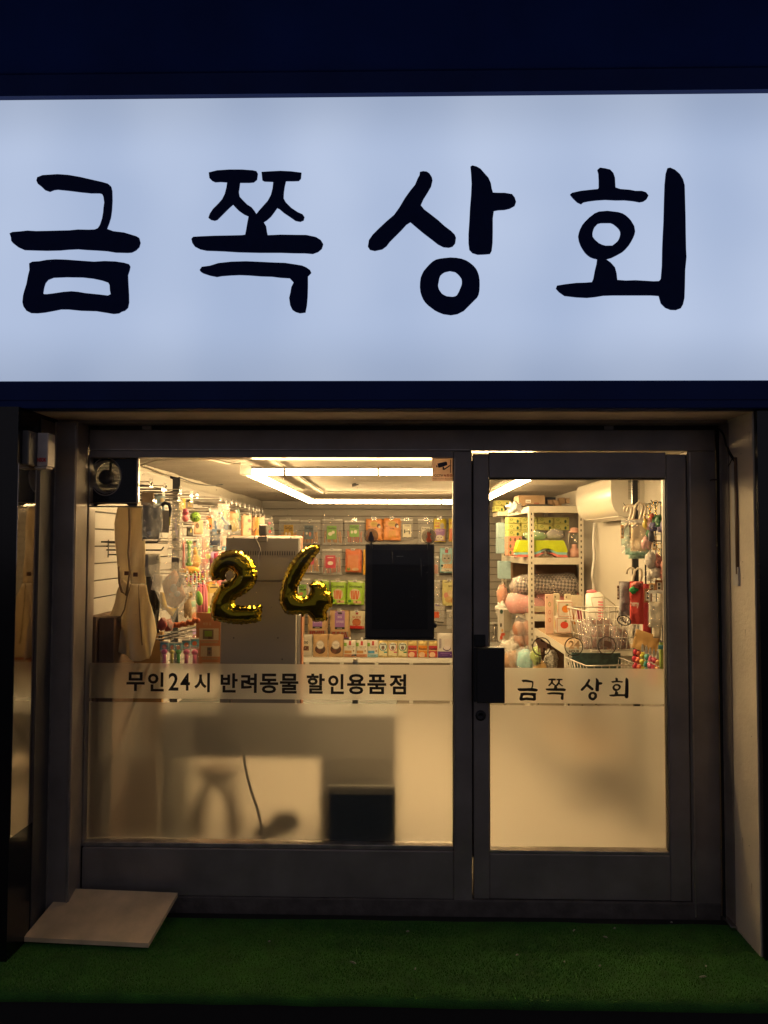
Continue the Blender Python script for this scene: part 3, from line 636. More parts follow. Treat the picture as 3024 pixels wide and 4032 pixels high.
# ------------------------------------------------------------------ signboard
LET = [
 ((0,600), [[342,265,350,235,400,215,480,210,540,206,640,213,750,232,880,262,960,280,1010,295,1038,320,1048,360,1050,450,1045,540,1035,610,1018,665,998,715,1060,738,1160,750,1220,768,1275,785,1300,800,1312,845,1300,885,1270,915,1230,935,1190,938,1080,935,1000,922,900,915,800,910,730,904,640,908,560,915,440,918,330,915,230,912,170,885,125,850,108,828,105,795,92,758,120,745,190,740,260,732,340,737,450,735,560,732,650,730,730,722,830,724,885,722,915,710,935,680,955,620,965,560,968,520,975,470,968,420,955,390,930,382,850,382,760,373,640,358,540,348,505,352,465,368,420,352,385,318,355,295],
  [275,1038,305,1022,370,1018,440,1005,520,1000,620,1003,740,1012,880,1022,980,1016,1080,1020,1160,1032,1205,1045,1217,1065,1210,1100,1195,1145,1198,1230,1204,1330,1205,1400,1195,1450,1165,1478,1135,1487,1110,1503,1060,1508,1000,1498,900,1482,760,1478,640,1466,570,1466,510,1478,420,1495,350,1502,290,1500,250,1480,222,1440,212,1400,218,1340,228,1300,250,1230,265,1150,278,1100],
  [403,1315,412,1260,425,1220,450,1190,500,1170,620,1165,770,1167,870,1178,950,1195,1010,1215,1025,1240,1028,1290,1035,1325,1010,1338,930,1328,800,1315,730,1303,670,1298,600,1303,500,1318,440,1325,415,1325]]),
 ((700,600), [[290,190,370,170,480,163,600,163,700,170,735,178,748,200,740,255,710,280,670,284,582,284,575,340,570,370,578,415,610,450,650,490,690,515,718,550,735,578,760,545,800,500,840,455,870,400,885,340,892,275,810,272,790,262,782,185,860,180,960,175,1060,180,1155,192,1150,245,1130,267,1080,269,1010,269,998,320,990,380,988,430,1010,470,1060,520,1120,560,1165,580,1183,605,1175,635,1145,648,1100,640,1050,605,990,565,950,530,928,520,900,560,870,600,830,635,802,652,825,690,832,740,840,775,900,773,960,770,1100,772,1200,773,1290,792,1335,820,1358,858,1345,900,1310,930,1260,948,1190,942,1080,941,960,937,760,937,560,932,440,924,340,920,270,918,210,905,160,880,138,850,128,810,145,790,230,785,350,780,480,778,600,775,630,770,640,720,650,660,662,598,620,580,570,545,540,515,516,488,480,520,440,560,400,600,370,630,345,638,310,630,287,612,300,575,330,530,380,480,415,440,440,390,455,330,462,280,400,276,350,279,320,265,296,240],
  [205,1100,225,1070,300,1060,380,1035,500,1022,640,1018,780,1024,900,1030,1000,1033,1100,1048,1160,1058,1200,1075,1235,1100,1247,1125,1215,1158,1215,1250,1212,1350,1205,1430,1192,1495,1140,1502,1100,1490,1070,1470,1050,1430,1040,1360,1052,1310,1060,1260,1082,1215,1045,1175,960,1170,880,1160,780,1157,660,1148,580,1145,500,1148,410,1155,365,1163,300,1150,240,1130,215,1115]]),
 ((1400,600), [[600,185,630,178,665,182,690,200,712,235,718,265,705,320,670,380,635,435,608,495,640,535,700,580,770,635,830,690,890,735,925,770,937,800,930,850,905,880,870,890,820,885,770,860,700,805,640,760,580,710,512,652,475,675,430,725,370,785,320,835,290,875,250,905,180,920,135,910,115,880,125,820,160,770,220,710,290,645,360,585,410,515,460,430,510,360,555,305,580,245,597,215],
  [1072,135,1090,124,1130,135,1165,155,1200,195,1240,240,1262,290,1270,340,1282,378,1340,380,1390,380,1460,392,1485,425,1497,465,1485,500,1440,525,1390,537,1330,540,1290,548,1280,620,1280,750,1278,850,1270,920,1255,948,1200,953,1140,955,1090,940,1062,910,1054,850,1054,760,1062,640,1068,520,1078,400,1083,290,1078,200],
  [885,983,940,986,990,995,1035,1012,1070,1035,1100,1060,1125,1090,1140,1120,1150,1150,1157,1195,1158,1240,1156,1290,1148,1330,1135,1355,1110,1380,1060,1430,1010,1480,950,1510,890,1520,820,1510,780,1495,740,1475,680,1430,650,1400,630,1370,615,1335,605,1300,600,1255,602,1210,608,1170,620,1140,635,1110,660,1080,690,1047,720,1020,750,1003,780,995,830,988],
  [880,1108,930,1118,955,1137,975,1160,988,1180,992,1200,992,1225,985,1250,965,1300,945,1335,930,1345,905,1350,850,1345,825,1333,805,1320,780,1285,772,1260,770,1240,778,1200,782,1175,792,1150,810,1133,830,1120]]),
 ((2100,600), [[597,165,620,145,670,152,715,163,745,195,760,240,765,330,810,345,900,352,950,362,1010,362,1050,375,1073,405,1055,440,1025,460,990,466,930,455,850,447,770,448,670,443,590,448,510,458,465,468,447,485,410,468,370,430,342,395,360,380,440,362,520,353,600,345,610,330,610,260,607,200],
  [690,548,790,560,830,572,860,590,890,617,910,640,940,690,948,740,942,770,930,800,912,835,890,870,860,905,830,932,780,960,730,985,678,1000,720,1030,760,1075,775,1130,782,1192,860,1198,950,1195,1040,1200,1120,1205,1170,1203,1190,1180,1200,1060,1203,900,1208,780,1215,650,1220,450,1225,300,1235,200,1250,150,1275,145,1320,165,1365,205,1395,255,1410,310,1414,450,1418,600,1420,750,1423,900,1427,980,1415,1100,1412,1250,1408,1360,1395,1420,1375,1455,1330,1472,1280,1470,1230,1450,1190,1410,1170,1340,1100,1335,980,1335,850,1335,740,1335,650,1338,580,1350,500,1358,400,1353,290,1340,240,1305,210,1272,220,1245,300,1232,400,1220,480,1218,545,1213,560,1180,575,1100,590,1040,595,998,560,990,530,978,505,960,480,935,460,905,440,870,425,828,418,785,425,750,435,720,455,680,480,650,520,610,570,572,610,555],
  [600,668,625,661,650,660,720,660,745,670,765,685,785,702,800,720,810,740,812,760,808,783,800,805,788,827,770,845,735,872,670,873,640,864,610,850,575,820,552,790,550,765,553,745,560,722,570,700]])]
def pairs(l): return [(l[i], l[i+1]) for i in range(0, len(l), 2)]
zs1, zs0 = fz(381, YSIGN), fz(1504, YSIGN)
zfb = zSoff
sg = empty('signboard', (0, YSIGN, zs0), label='huge backlit pale blue signboard with four black brush-style Korean letters', category='sign')
def sign_mat():
    m = bpy.data.materials.new('backlit_sign_face'); m.use_nodes = True; t = m.node_tree; t.nodes.clear()
    out = t.nodes.new('ShaderNodeOutputMaterial'); e = t.nodes.new('ShaderNodeEmission')
    tc = t.nodes.new('ShaderNodeTexCoord'); mp = t.nodes.new('ShaderNodeMapping'); mp.inputs['Scale'].default_value = (.9, 1, .9)
    n = t.nodes.new('ShaderNodeTexNoise'); n.inputs['Scale'].default_value = 1.1; n.inputs['Detail'].default_value = 2.5
    # fluorescent tubes inside the box: vertical columns slightly brighter, tube rows
    wv = t.nodes.new('ShaderNodeTexWave'); wv.wave_type = 'BANDS'; wv.bands_direction = 'X'; wv.inputs['Scale'].default_value = .52; wv.inputs['Distortion'].default_value = 2.; wv.inputs['Detail'].default_value = 1; wv.inputs['Detail Scale'].default_value = .6
    cr = t.nodes.new('ShaderNodeValToRGB'); cr.color_ramp.elements[0].color = (.375,.462,.655,1); cr.color_ramp.elements[1].color = (.475,.56,.745,1)
    cr.color_ramp.elements[0].position = .33; cr.color_ramp.elements[1].position = .68
    ad = t.nodes.new('ShaderNodeMath'); ad.operation = 'MULTIPLY_ADD'; ad.inputs[1].default_value = .16
    t.links.new(tc.outputs['Object'], mp.inputs[0]); t.links.new(mp.outputs[0], n.inputs[0]); t.links.new(mp.outputs[0], wv.inputs[0])
    t.links.new(wv.outputs['Fac'], ad.inputs[0])
    m2 = t.nodes.new('ShaderNodeMath'); m2.operation = 'MULTIPLY'; m2.inputs[1].default_value = .84; t.links.new(n.outputs['Fac'], m2.inputs[0]); t.links.new(m2.outputs[0], ad.inputs[2])
    t.links.new(ad.outputs[0], cr.inputs[0])
    # tubes stop short of the box edge: slightly dimmer rim
    sx = t.nodes.new('ShaderNodeSeparateXYZ'); t.links.new(tc.outputs['Object'], sx.inputs[0])
    H = zs1-zs0
    mr = t.nodes.new('ShaderNodeMapRange'); mr.interpolation_type = 'SMOOTHSTEP'
    ab_ = t.nodes.new('ShaderNodeMath'); ab_.operation = 'SUBTRACT'; ab_.inputs[1].default_value = H/2
    ab2 = t.nodes.new('ShaderNodeMath'); ab2.operation = 'ABSOLUTE'; t.links.new(sx.outputs[2], ab_.inputs[0]); t.links.new(ab_.outputs[0], ab2.inputs[0])
    mr.inputs['From Min'].default_value = H*.28; mr.inputs['From Max'].default_value = H*.52; mr.inputs['To Min'].default_value = 1.04; mr.inputs['To Max'].default_value = .84
    t.links.new(ab2.outputs[0], mr.inputs['Value'])
    t.links.new(cr.outputs[0], e.inputs[0]); t.links.new(mr.outputs[0], e.inputs[1]); t.links.new(e.outputs[0], out.inputs[0])
    return m
SX0, SX1 = -2.35, 2.15
MB().box(SX0, SX1, -.001, .02, 0, zs1-zs0, sign_mat()).build('light_face', sg)
mb = MB(); mb.box(SX0-.05, SX1+.05, -.030, .03, zSoff-zs0+.0, -.0005, M_NAVY, bev=.004)
mb.build('bottom_trim', sg)
MB().box(SX0-.05, SX1+.05, -.034, -.0302, fz(1577,YSIGN)-zs0-.003, fz(1577,YSIGN)-zs0+.002, M_NAVY).build('trim_ridge', sg)
# top: lip and fascia, outward lean added to catch the sign light
zt = zs1-zs0+.0005
MB().add([(SX0-.05,-.03,zt),(SX1+.05,-.03,zt),(SX1+.05,-.055,zt+.075),(SX0-.05,-.055,zt+.075),(SX0-.05,.06,zt),(SX1+.05,.06,zt),(SX1+.05,.06,zt+.075),(SX0-.05,.06,zt+.075)],[(0,1,2,3),(4,7,6,5),(0,4,5,1),(3,2,6,7),(0,3,7,4),(1,5,6,2)],M_NAVY).build('top_trim', sg)
MB().add([(SX0-.05,-.052,zt+.077),(SX1+.05,-.052,zt+.077),(SX1+.05,-.80,zt+.95),(SX0-.05,-.80,zt+.95),(SX0-.05,.06,zt+.077),(SX1+.05,.06,zt+.077),(SX1+.05,.06,zt+.95),(SX0-.05,.06,zt+.95)],[(0,1,2,3),(4,7,6,5),(0,4,5,1),(3,2,6,7),(0,3,7,4),(1,5,6,2)],M_NAVY).build('upper_fascia', sg)  # canopy-like slope shaped to take sign light and keep ambient off
MB().box(SX0-.03, SX1+.03, .021, .30, zSoff-zs0+.035, zt+.08, M_BLACK).build('box_body', sg)
MLET = mat('letter_vinyl', (.004,.013,.075), .6, spec=.1)
allL = []
for (ox, oy), loops in LET:
    L = [[(ox+x/2.37, oy+y/2.37) for x, y in pairs(l)] for l in loops]
    allL.append(L)
    W = [[(p.x, p.z-zs0) for p in (at(a, b, Y=YSIGN-.004) for a, b in l)] for l in L]
    vs, fs = loops_mesh(W, .003)
    MB().add([(v[0], -.0045+v[2], v[1]) for v in vs], fs, MLET).build('letter', sg)
mb = MB()
for L, (a, b, l, r_) in zip(allL, ((207,397,180,378),(470,660,170,370),(797,1000,165,375),(1062,1245,162,355))):
    xs = [p[0] for q in L for p in q]; ys = [p[1] for q in L for p in q]
    W = []
    for q in L:
        o = []
        for x, y in q:
            px = 1950+(a+(x-min(xs))/(max(xs)-min(xs))*(b-a))/2.37; py = 2600+(l+(y-min(ys))/(max(ys)-min(ys))*(r_-l))/2.37
            p = at(px, py, Y=YG-.005); o.append((p.x-xDoorL, p.z))
        W.append(o)
    vs, fs = loops_mesh(W, .0004); mb.add([(v[0], YG-.005+v[2], v[1]) for v in vs], fs, INK)
mb.build('lettering', dr)
# door stickers
DY = YG-.0045
def dpt(px, py): p = at(px, py, Y=DY); return p.x-xDoorL, p.z
M_DEC = mat('brown_vinyl', (.055,.03,.018), .5)
M_DECL = mat('bronze_vinyl', (.50,.33,.18), .5, trans=.35)
ppm = 3.5/3000
def ringdec(cx, cy, rp, parent, m):
    x, z = dpt(cx, cy); return MB().disc(x, z, rp*ppm, rp*ppm, m, ring=.89, n=40, y=DY)
# dog
mb = ringdec(2132, 2546, 37, dr, M_DEC)
dog = [(2107,2525),(2112,2520),(2116,2513),(2121,2514),(2126,2521),(2132,2526),(2145,2530),(2150,2528),(2154,2536),(2153,2545),(2156,2556),(2154,2566),(2150,2566),(2149,2556),(2143,2550),(2138,2552),(2139,2562),(2135,2568),(2131,2566),(2130,2555),(2122,2552),(2122,2562),(2123,2567),(2118,2567),(2118,2555),(2117,2545),(2116,2536),(2113,2531),(2108,2530)]
vs, fs = loops_mesh([[dpt(a, b) for a, b in dog]], .0003); mb.add([(v[0], DY-.001+v[2], v[1]) for v in vs], fs, M_DECL)
for t, a, b, c_, d in (('애완동물',2107,2157,2587,2603),('출입가능',2108,2157,2603,2615)):
    x0, z1 = dpt(a, c_); x1, z0 = dpt(b, d); mb.text(t, x0, z0, x1, z1, M_DEC, y=DY, bold=.01)
mb.build('dog_decal', dr)
mb = ringdec(2259, 2546, 37, dr, M_DEC)
x0, z1 = dpt(2238, 2522); x1, z0 = dpt(2283, 2555); mb.text('24', x0, z0, x1, z1, M_DECL, y=DY, bold=.04)
x0, z1 = dpt(2240, 2558); x1, z0 = dpt(2281, 2570); mb.text('HOUR', x0, z0, x1, z1, M_DEC, y=DY, bold=.03)
x0, z1 = dpt(2240, 2587); x1, z0 = dpt(2278, 2596); mb.text('24시간', x0, z0, x1, z1, M_DEC, y=DY)
mb.build('hours_decal', dr)
mb = ringdec(2389, 2543, 37, dr, M_DEC)
hd = [(2378,2525),(2388,2520),(2394,2524),(2404,2527),(2408,2535),(2408,2545),(2402,2548),(2400,2555),(2394,2558),(2392,2550),(2386,2547),(2380,2540)]
vs, fs = loops_mesh([[dpt(a, b) for a, b in hd]], .0003); mb.add([(v[0], DY-.001+v[2], v[1]) for v in vs], fs, M_DECL)
x0, z1 = dpt(2374, 2585); x1, z0 = dpt(2406, 2594); mb.text('CCTV', x0, z0, x1, z1, M_DEC, y=DY)
mb.build('camera_decal', dr)
mb = MB()
cx, cz = dpt(2457, 2443)
def bub(k, dy=0):
    o = []
    for i in range(36):
        t = 2*math.pi*i/36; a, b = 28*k*math.cos(t), 19*k*math.sin(t); q = R(-17)
        o.append((cx+(a*math.cos(q)-b*math.sin(q))*ppm, cz+(a*math.sin(q)+b*math.cos(q))*ppm))
    return o
vs, fs = loops_mesh([bub(1.03), bub(.86)], .0003); mb.add([(v[0], DY+v[2]-.001, v[1]) for v in vs], fs, INK)
tl = [dpt(a, b) for a, b in ((2445,2456),(2445,2467),(2453,2461),(2452,2459),(2447,2463),(2447,2457))]
vs, fs = loops_mesh([tl], .0003); mb.add([(v[0], DY+v[2]-.001, v[1]) for v in vs], fs, INK)
for ch, px, py, rr in (('H',2443,2434,-12),('E',2451,2438,-14),('L',2458,2441,-16),('L',2465,2445,-18),('O',2474,2449,-20)):
    x, z = dpt(px, py); mb.text(ch, x-3.4*ppm, z-8.5*ppm, x+3.4*ppm, z+8.5*ppm, INK, y=DY, off=.001, bold=.05, rot=R(rr))
mb.build('speech_decal', dr)
# CCTV sticker on the window
p0, p1 = at(1701, 1893, Y=YG-.005), at(1787, 1804, Y=YG-.005)
st = MB().box(0, p1.x-p0.x, 0, .0006, 0, p1.z-p0.z, mat('sticker_grey', (.75,.62,.52), .5, trans=.35)).build('warning_sticker', loc=(p0.x, YG-.0055, p0.z), label='square grey camera warning sticker in the top right corner of the window', category='sticker')
W_ = p1.x-p0.x; H_ = p1.z-p0.z; mb = MB(); sc = W_/220.
def q(x, y): return (x*sc, (230-y)*H_/230)
def pol(pts, m):
    vs, fs = loops_mesh([[q(*p) for p in pts]], .0002); mb.add([(v[0], -.0006+v[2], v[1]) for v in vs], fs, m)
SN = C('#2c3550')
pol([(55,55),(140,35),(150,40),(155,70),(75,98),(62,95)], SN); pol([(40,75),(52,72),(57,92),(46,95)], SN); pol([(105,90),(118,86),(125,105),(180,70),(184,80),(125,120),(108,118)], SN); pol([(183,15),(190,15),(190,150),(183,150)], SN)
mb.text('CCTV', 22*sc, (230-190)*H_/230, 110*sc, (230-166)*H_/230, C('#2a2a2e'), y=-.0004, bold=.02); mb.text('녹화중', 116*sc, (230-192)*H_/230, 206*sc, (230-162)*H_/230, C('#9c2f35'), y=-.0004, bold=.02)
mb.text('Video Camera Recording', 8*sc, (230-220)*H_/230, 216*sc, (230-203)*H_/230, C('#2a2a2e'), y=-.0004)
mb.build('print', st)
# ------------------------------------------------------------------ ventilator in the top left window corner
a = at(328, 1984, Y=.07); b = at(545, 1794, Y=.07)
W_, H_ = b.x-a.x, b.z-a.z
vf = empty('ventilator', (a.x, .055, a.z), label='black square wall ventilator with round louvred opening in the upper left window corner', category='ventilator')
mb = MB(); c0 = at(418, 1877, Y=.06); cx, cz = c0.x-a.x, c0.z-a.z; r0 = 50*.00118
M_VB = mat('ventilator_black', (.006,.007,.013), .7, spec=.1)
# plate with round hole
def hole_plate(mb, x0, x1, z0, z1, cx, cz, rx, rz, y0, y1, m):
    rect = [(x0,z0),(x1,z0),(x1,z1),(x0,z1)]; hole = [(cx+rx*math.cos(-2*math.pi*i/40), cz+rz*math.sin(-2*math.pi*i/40)) for i in range(40)]
    vs, fs = loops_mesh([rect, hole], (y1-y0)/2); mb.add([(v[0], (y0+y1)/2+v[2], v[1]) for v in vs], fs, m)
hole_plate(mb, 0, W_, 0, H_, cx, cz, r0*1.25, r0*1.35, 0, .01, M_VB); mb.build('plate', vf)
mb = MB(); n = 40
for k, (rr, yy) in enumerate([(1.30, .0), (1.18, .06), (1.0, .10)]): pass
vs = []; fs = []; PR = [(1.30,.004),(1.24,-.004),(1.12,.008),(1.0,.034)]
for rr, yy in PR:
    for j in range(n): t = 2*math.pi*j/n; vs.append((cx+r0*rr*math.cos(t)*1.0, yy, cz+r0*rr*math.sin(t)*1.22))
for i in range(len(PR)-1):
    for j in range(n): fs.append((i*n+j, i*n+(j+1) % n, (i+1)*n+(j+1) % n, (i+1)*n+j))
mb.add(vs, fs, mat('duct_grey', (.30,.27,.24), .4), True); mb.build('duct', vf)
mb = MB()
for i in range(-10, 11):
    z = cz+i*r0*1.22/10.5; hw = r0*math.sqrt(max(0, 1-(i/10.6)**2)); mb.box(cx-hw, cx+hw, .036, .042, z-.0032, z+.0022, M_VB)
mb.build('louvre', vf)
MB().lathe([(0.0,0),(r0*.58,0),(r0*.6,.01),(r0*.6,.04)], mat('motor_grey', (.05,.048,.047), .5), 26, M=Matrix.Translation((cx-.010, .024, cz-.002)) @ Matrix.Rotation(R(-90), 4, 'X')).box(cx+.006, cx+.016, .028, .034, cz, cz+r0*1.2, M_VB).build('motor', vf)
# frame piece beside it and sagging black sheet edge
MB().box(W_+.002, W_+.010, -.01, .012, 0.0, H_, M_FRAMEHI).build('side_trim', vf)
pl = [(0,-.004),(.05,-.014),(.075,.0),(.13,.006),(W_*.8,.004),(W_*.85,-.006),(W_,-.008),(W_,-.0005+.02),(0,.02)]
MB().prism([(x, z-.004) for x, z in pl], .011, .013, M_VB).build('sealing_sheet', vf)
# ------------------------------------------------------------------ foil balloons
GOLD = mat('gold_foil', (.36,.265,.014), .07, 1., var=.08, vscale=30, bump=.04, bscale=24)
B2 = [(470,48),(500,45),(540,45),(600,60),(630,75),(660,95),(690,113),(710,130),(730,152),(745,175),(760,202),(770,230),(785,290),(792,325),(795,360),(790,390),(780,420),(770,445),(755,470),(735,497),(710,520),(660,560),(610,590),(580,603),(560,615),(545,627),(535,640),(528,655),(527,670),(533,688),(545,700),(600,708),(680,710),(760,706),(835,693),(855,715),(850,770),(845,830),(842,885),(800,905),(740,915),(670,925),(600,932),(500,925),(420,912),(350,900),(290,885),(250,860),(240,800),(232,740),(235,705),(240,670),(250,635),(262,600),(280,565),(300,530),(345,478),(395,440),(440,418),(480,395),(505,362),(512,340),(508,318),(490,298),(463,290),(435,300),(418,325),(413,355),(420,378),(432,390),(410,403),(370,407),(330,410),(265,412),(245,395),(232,370),(223,340),(220,310),(225,275),(235,240),(248,208),(265,180),(290,147),(320,120),(350,95),(380,75),(430,55)]
B4 = [(1262,2150),(1250,2143),(1237,2142),(1225,2143),(1212,2148),(1200,2155),(1180,2170),(1170,2182),(1160,2195),(1150,2207),(1140,2220),(1132,2237),(1125,2255),(1118,2272),(1112,2290),(1104,2325),(1100,2350),(1100,2363),(1103,2375),(1107,2387),(1112,2398),(1119,2409),(1128,2418),(1150,2421),(1170,2420),(1188,2420),(1189,2428),(1196,2428),(1198,2419),(1205,2419),(1213,2421),(1220,2426),(1230,2443),(1240,2449),(1260,2448),(1285,2444),(1290,2435),(1287,2422),(1287,2410),(1292,2397),(1308,2388),(1312,2365),(1308,2345),(1302,2330),(1290,2325),(1285,2310),(1275,2294),(1262,2288),(1240,2290),(1222,2296),(1216,2302),(1218,2311),(1222,2322),(1220,2332),(1214,2341),(1208,2347),(1200,2350),(1185,2349),(1179,2345),(1175,2338),(1172,2330),(1172,2320),(1174,2311),(1180,2298),(1192,2275),(1205,2250),(1222,2220),(1240,2195),(1258,2172)]
YBAL = .115
def balloon(pts, label, R_):
    W = [at(a, b, Y=YBAL) for a, b in pts]; cx = sum(p.x for p in W)/len(W); cz = sum(p.z for p in W)/len(W)
    mb = inflate([(p.x-cx, p.z-cz) for p in W], R_, GOLD, .0066, scal=.0034, wr=.07, flat=.0045, seed=len(pts))
    return mb.build('foil_balloon', loc=(cx, YBAL, cz), label=label, category='balloon')
balloon([(750+x/3.016, 2150+y/3.016) for x, y in B2], 'shiny gold foil balloon shaped like the number two, curled, left of its pair', .062)
balloon(B4, 'shiny gold foil balloon shaped like the number four, nearer the black screen', .052)
# ------------------------------------------------------------------ hanging menu board with suction cups
YM = .09
a = at(1437, 2512, Y=YM); b = at(1711, 2141, Y=YM)
W_, H_ = b.x-a.x, b.z-a.z
bd = empty('hanging_screen', (a.x, YM, a.z), label='switched-off black portrait screen hanging inside the window on two suction cups', category='screen')
M_SCR = mat('screen_bezel', (.022,.020,.019), .45)
MB().box(0, W_, 0, .035, 0, H_, M_SCR, bev=.004).build('bezel', bd)
sx0, sx1, sz0, sz1 = .10*W_, .905*W_, .09*H_, .93*H_
MB().box(sx0, sx1, -.0006, -.0001, sz0, sz1, mat('screen_panel', (.010,.0095,.009), .28, var=.02)).build('screen_panel', bd)
mb = MB(); 
for x0, x1, z0, z1 in ((sx0-.004,sx1+.004,sz0-.004,sz0),(sx0-.004,sx1+.004,sz1,sz1+.004),(sx0-.004,sx0,sz0,sz1),(sx1,sx1+.004,sz0,sz1)): mb.box(x0, x1, -.004, -.0005, z0, z1, M_SCR)
mb.box(.45*W_, .55*W_, -.0012, -.0006, sz1-.03, sz1-.027, mat('maker_mark', (.12,.12,.12), .5)); mb.build('screen_rim', bd)
MB().box(-.002, W_+.004, -.004, .03, -.007, -.0003, M_DARKST).build('bottom_edge', bd)
MB().lathe([(0,0),(.011,.002),(.013,.012),(.008,.018),(.006,.03)], M_DARKST, 14, M=Matrix.Translation((W_+.012, .01, .06)) @ Matrix.Rotation(R(-90), 4, 'Y')).build('side_knob', bd)
CUP = glassy('suction_cup', tint=(.75,.72,.68), gloss=.07, rough=.15, alpha=.28, acol=(.25,.22,.2))
for px, py, who, ex in ((1461, 2110, 'left', .15), (1689, 2112, 'right', .8)):
    p = at(px, py, Y=YG+.008)
    rr = 29*.00118
    s = MB().lathe([(rr,0),(rr*.96,.003),(rr*.6,.009),(rr*.3,.014),(.006,.016),(.006,.026)], CUP, 30, M=Matrix.Rotation(R(-90), 4, 'X')).build('suction_cup', loc=(p.x, YG+.006, p.z), label='round grey-clear suction cup on the glass at the screen\'s %s upper corner' % who, category='suction cup')
    MB().box(-.006, .006, .012, .034, -.062, -.010, M_DARKST, bev=.002).build('hook', s)
    if who == 'left': sh_ = [(-.006,.020),(.006,.020),(.008,.004),(.014,-.012),(.010,-.026),(-.010,-.026),(-.013,-.010),(-.008,.004)]; mc_ = mat('cup_print_grey', (.16,.13,.11), .6, trans=.3)
    else: sh_ = [(-.008,.022),(-.003,.016),(.002,.024),(.006,.014),(.012,.010),(.004,.004),(.008,-.008),(.014,-.020),(.008,-.027),(-.010,-.027),(-.013,-.014),(-.006,.0),(-.009,.010)]; mc_ = mat('cup_print_orange', (.75,.25,.08), .6, trans=.4)
    MB().prism(sh_, .0, .0008, mc_).build('print', s, loc=(0,-.0014,0))
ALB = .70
# ================================================================== furniture inside
def W(px0, px1, Y, py=2400): return abs(at(px1, py, Y=Y).x-at(px0, py, Y=Y).x)
# --- kiosk on the desk, seen from behind
YK = .392
a = at(889, 2113, Y=YK); b = at(1181, 2113, Y=YK); zl = at(1030, 2290, Y=YK).z
xk0, xk1 = a.x, b.x
KM = mat('kiosk_grey', (.42,.38,.32), .5, var=.04, vscale=4)
KO = mat('kiosk_orange', (.62,.24,.12), .4)
zd1, zd0 = at(1000, 2812, Y=.35).z, at(1000, 2985, Y=.35).z
ks = empty('payment_kiosk', ((xk0+xk1)/2, YK, zd1), label='tall grey self-checkout kiosk seen from behind, between the gold balloons', category='kiosk')
cx = (xk0+xk1)/2
mb = MB(); mb.box(xk0-cx, xk1-cx, 0, .05, zl-zd1+.001, a.z-zd1, KM, bev=.008)
for i in range(22):
    x = xk0-cx+.09+i*.0125; z = at(1000, 2186, Y=YK).z-zd1; mb.box(x, x+.004, -.0012, -.0002, z, z+.021, M_DARKST)
for px, py in ((919,2117),(1145,2117)):
    p = at(px, py, Y=YK); mb.box(p.x-cx-.003, p.x-cx+.003, -.0015, 0, p.z-zd1-.003, p.z-zd1+.003, M_DARKST)
mb.build('screen_back', ks)
MB().box(xk0-cx+.006, xk1-cx+.006, .051, .075, zl-zd1+.01, a.z-zd1+.006, mat('kiosk_salmon', (.75,.42,.30), .35), bev=.008).build('screen_front', ks)
b0 = at(868, 2400, Y=YK).x-cx; b1 = at(1166, 2400, Y=YK).x-cx
mb = MB(); mb.box(b0, b1, .003, .10, 0.0, zl-zd1, KM, bev=.004)
for px, py in ((920,2512),(1094,2512),(1111,2596)):
    p = at(px, py, Y=YK); mb.box(p.x-cx-.003, p.x-cx+.003, .0012, .0028, p.z-zd1-.003, p.z-zd1+.003, M_DARKST)
mb.build('body', ks)
MB().box(b1+.001, b1+.017, .05, .10, 0, at(1160, 2425, Y=YK).z-zd1, M_WHITE, bev=.003).build('side_post', ks)
MB().box(b1+.018, b1+.024, .05, .12, 0, at(1160, 2425, Y=YK).z-zd1+.03, KO).build('front_trim', ks)
p = at(1035, 2111, Y=YK)
cr = MB().box(-.024, .024, .0, .03, -.03, .0, KM, bev=.003).box(-.022, .024, -.004, .022, .001, .062, mat('reader_grey', (.22,.2,.17), .45), bev=.008).build('card_reader', ks, loc=(p.x-cx, -.006, p.z-zd1))
wire('reader_cable', [(-.024,0,.04),(-.04,0,.03),(-.046,.0,.01),(-.035,-.004,-.015),(-.018,-.006,-.045),(-.01,-.006,-.075),(-.02,-.004,-.09)], .0025, mat('cable_cream', (.5,.45,.38), .5), parent=cr)
# --- desk
xd0, xd1 = at(637, 2900, Y=.35).x, at(1562, 2900, Y=.35).x
dk = empty('desk', ((xd0+xd1)/2, .60, ZF), label='dark grey counter desk with deep front panel standing behind the frosted glass', category='desk')
DM = mat('desk_grey_green', (.06,.07,.06), .5, var=.06)
cx = (xd0+xd1)/2; H = zd1-ZF
MB().box(xd0-cx, xd1-cx, -.25, .27, H-.03, H, DM, bev=.003).build('desktop', dk)
MB().box(xd0-cx+.001, xd1-cx-.001, -.245, -.225, zd0-ZF, H-.0305, DM).build('front_panel', dk)
MB().box(xd0-cx+.0, xd0-cx+.025, -.224, .25, 0, H-.031, DM).build('side_panel', dk)
x1 = at(1258, 3100, Y=.35).x-cx
MB().box(x1, xd1-cx-.004, -.2245, .25, 0.0, H-.031, mat('drawer_dark', (.02,.025,.024), .5), bev=.004).build('drawer_unit', dk)
# dark box with light top edge close to the glass
a = at(1293, 3330, Y=.075); b = at(1557, 3093, Y=.075)
MB().box(0, b.x-a.x, 0, .025, 0, b.z-ZF, mat('pc_case', (.035,.06,.05), .45), bev=.003).box(.0, b.x-a.x, .0, .006, b.z-ZF+.0005, b.z-ZF+.0022, mat('case_edge', (.35,.33,.28), .5)).build('computer_case', loc=(a.x, .062, ZF), label='dark green-black computer case with pale top edge pressed against the frosted glass', category='computer')
wire('hanging_cable', [at(905,2690,Y=.42), at(908,2800,Y=.115), at(930,2880,Y=.10), at(955,2930,Y=.09), at(965,3010,Y=.085), at(985,3100,Y=.085), at(1015,3190,Y=.085), at(1030,3260,Y=.08), at(1045,3325,Y=.08)], .0065, M_BLACK, label='black power cable hanging down behind the frosted glass', category='cable')
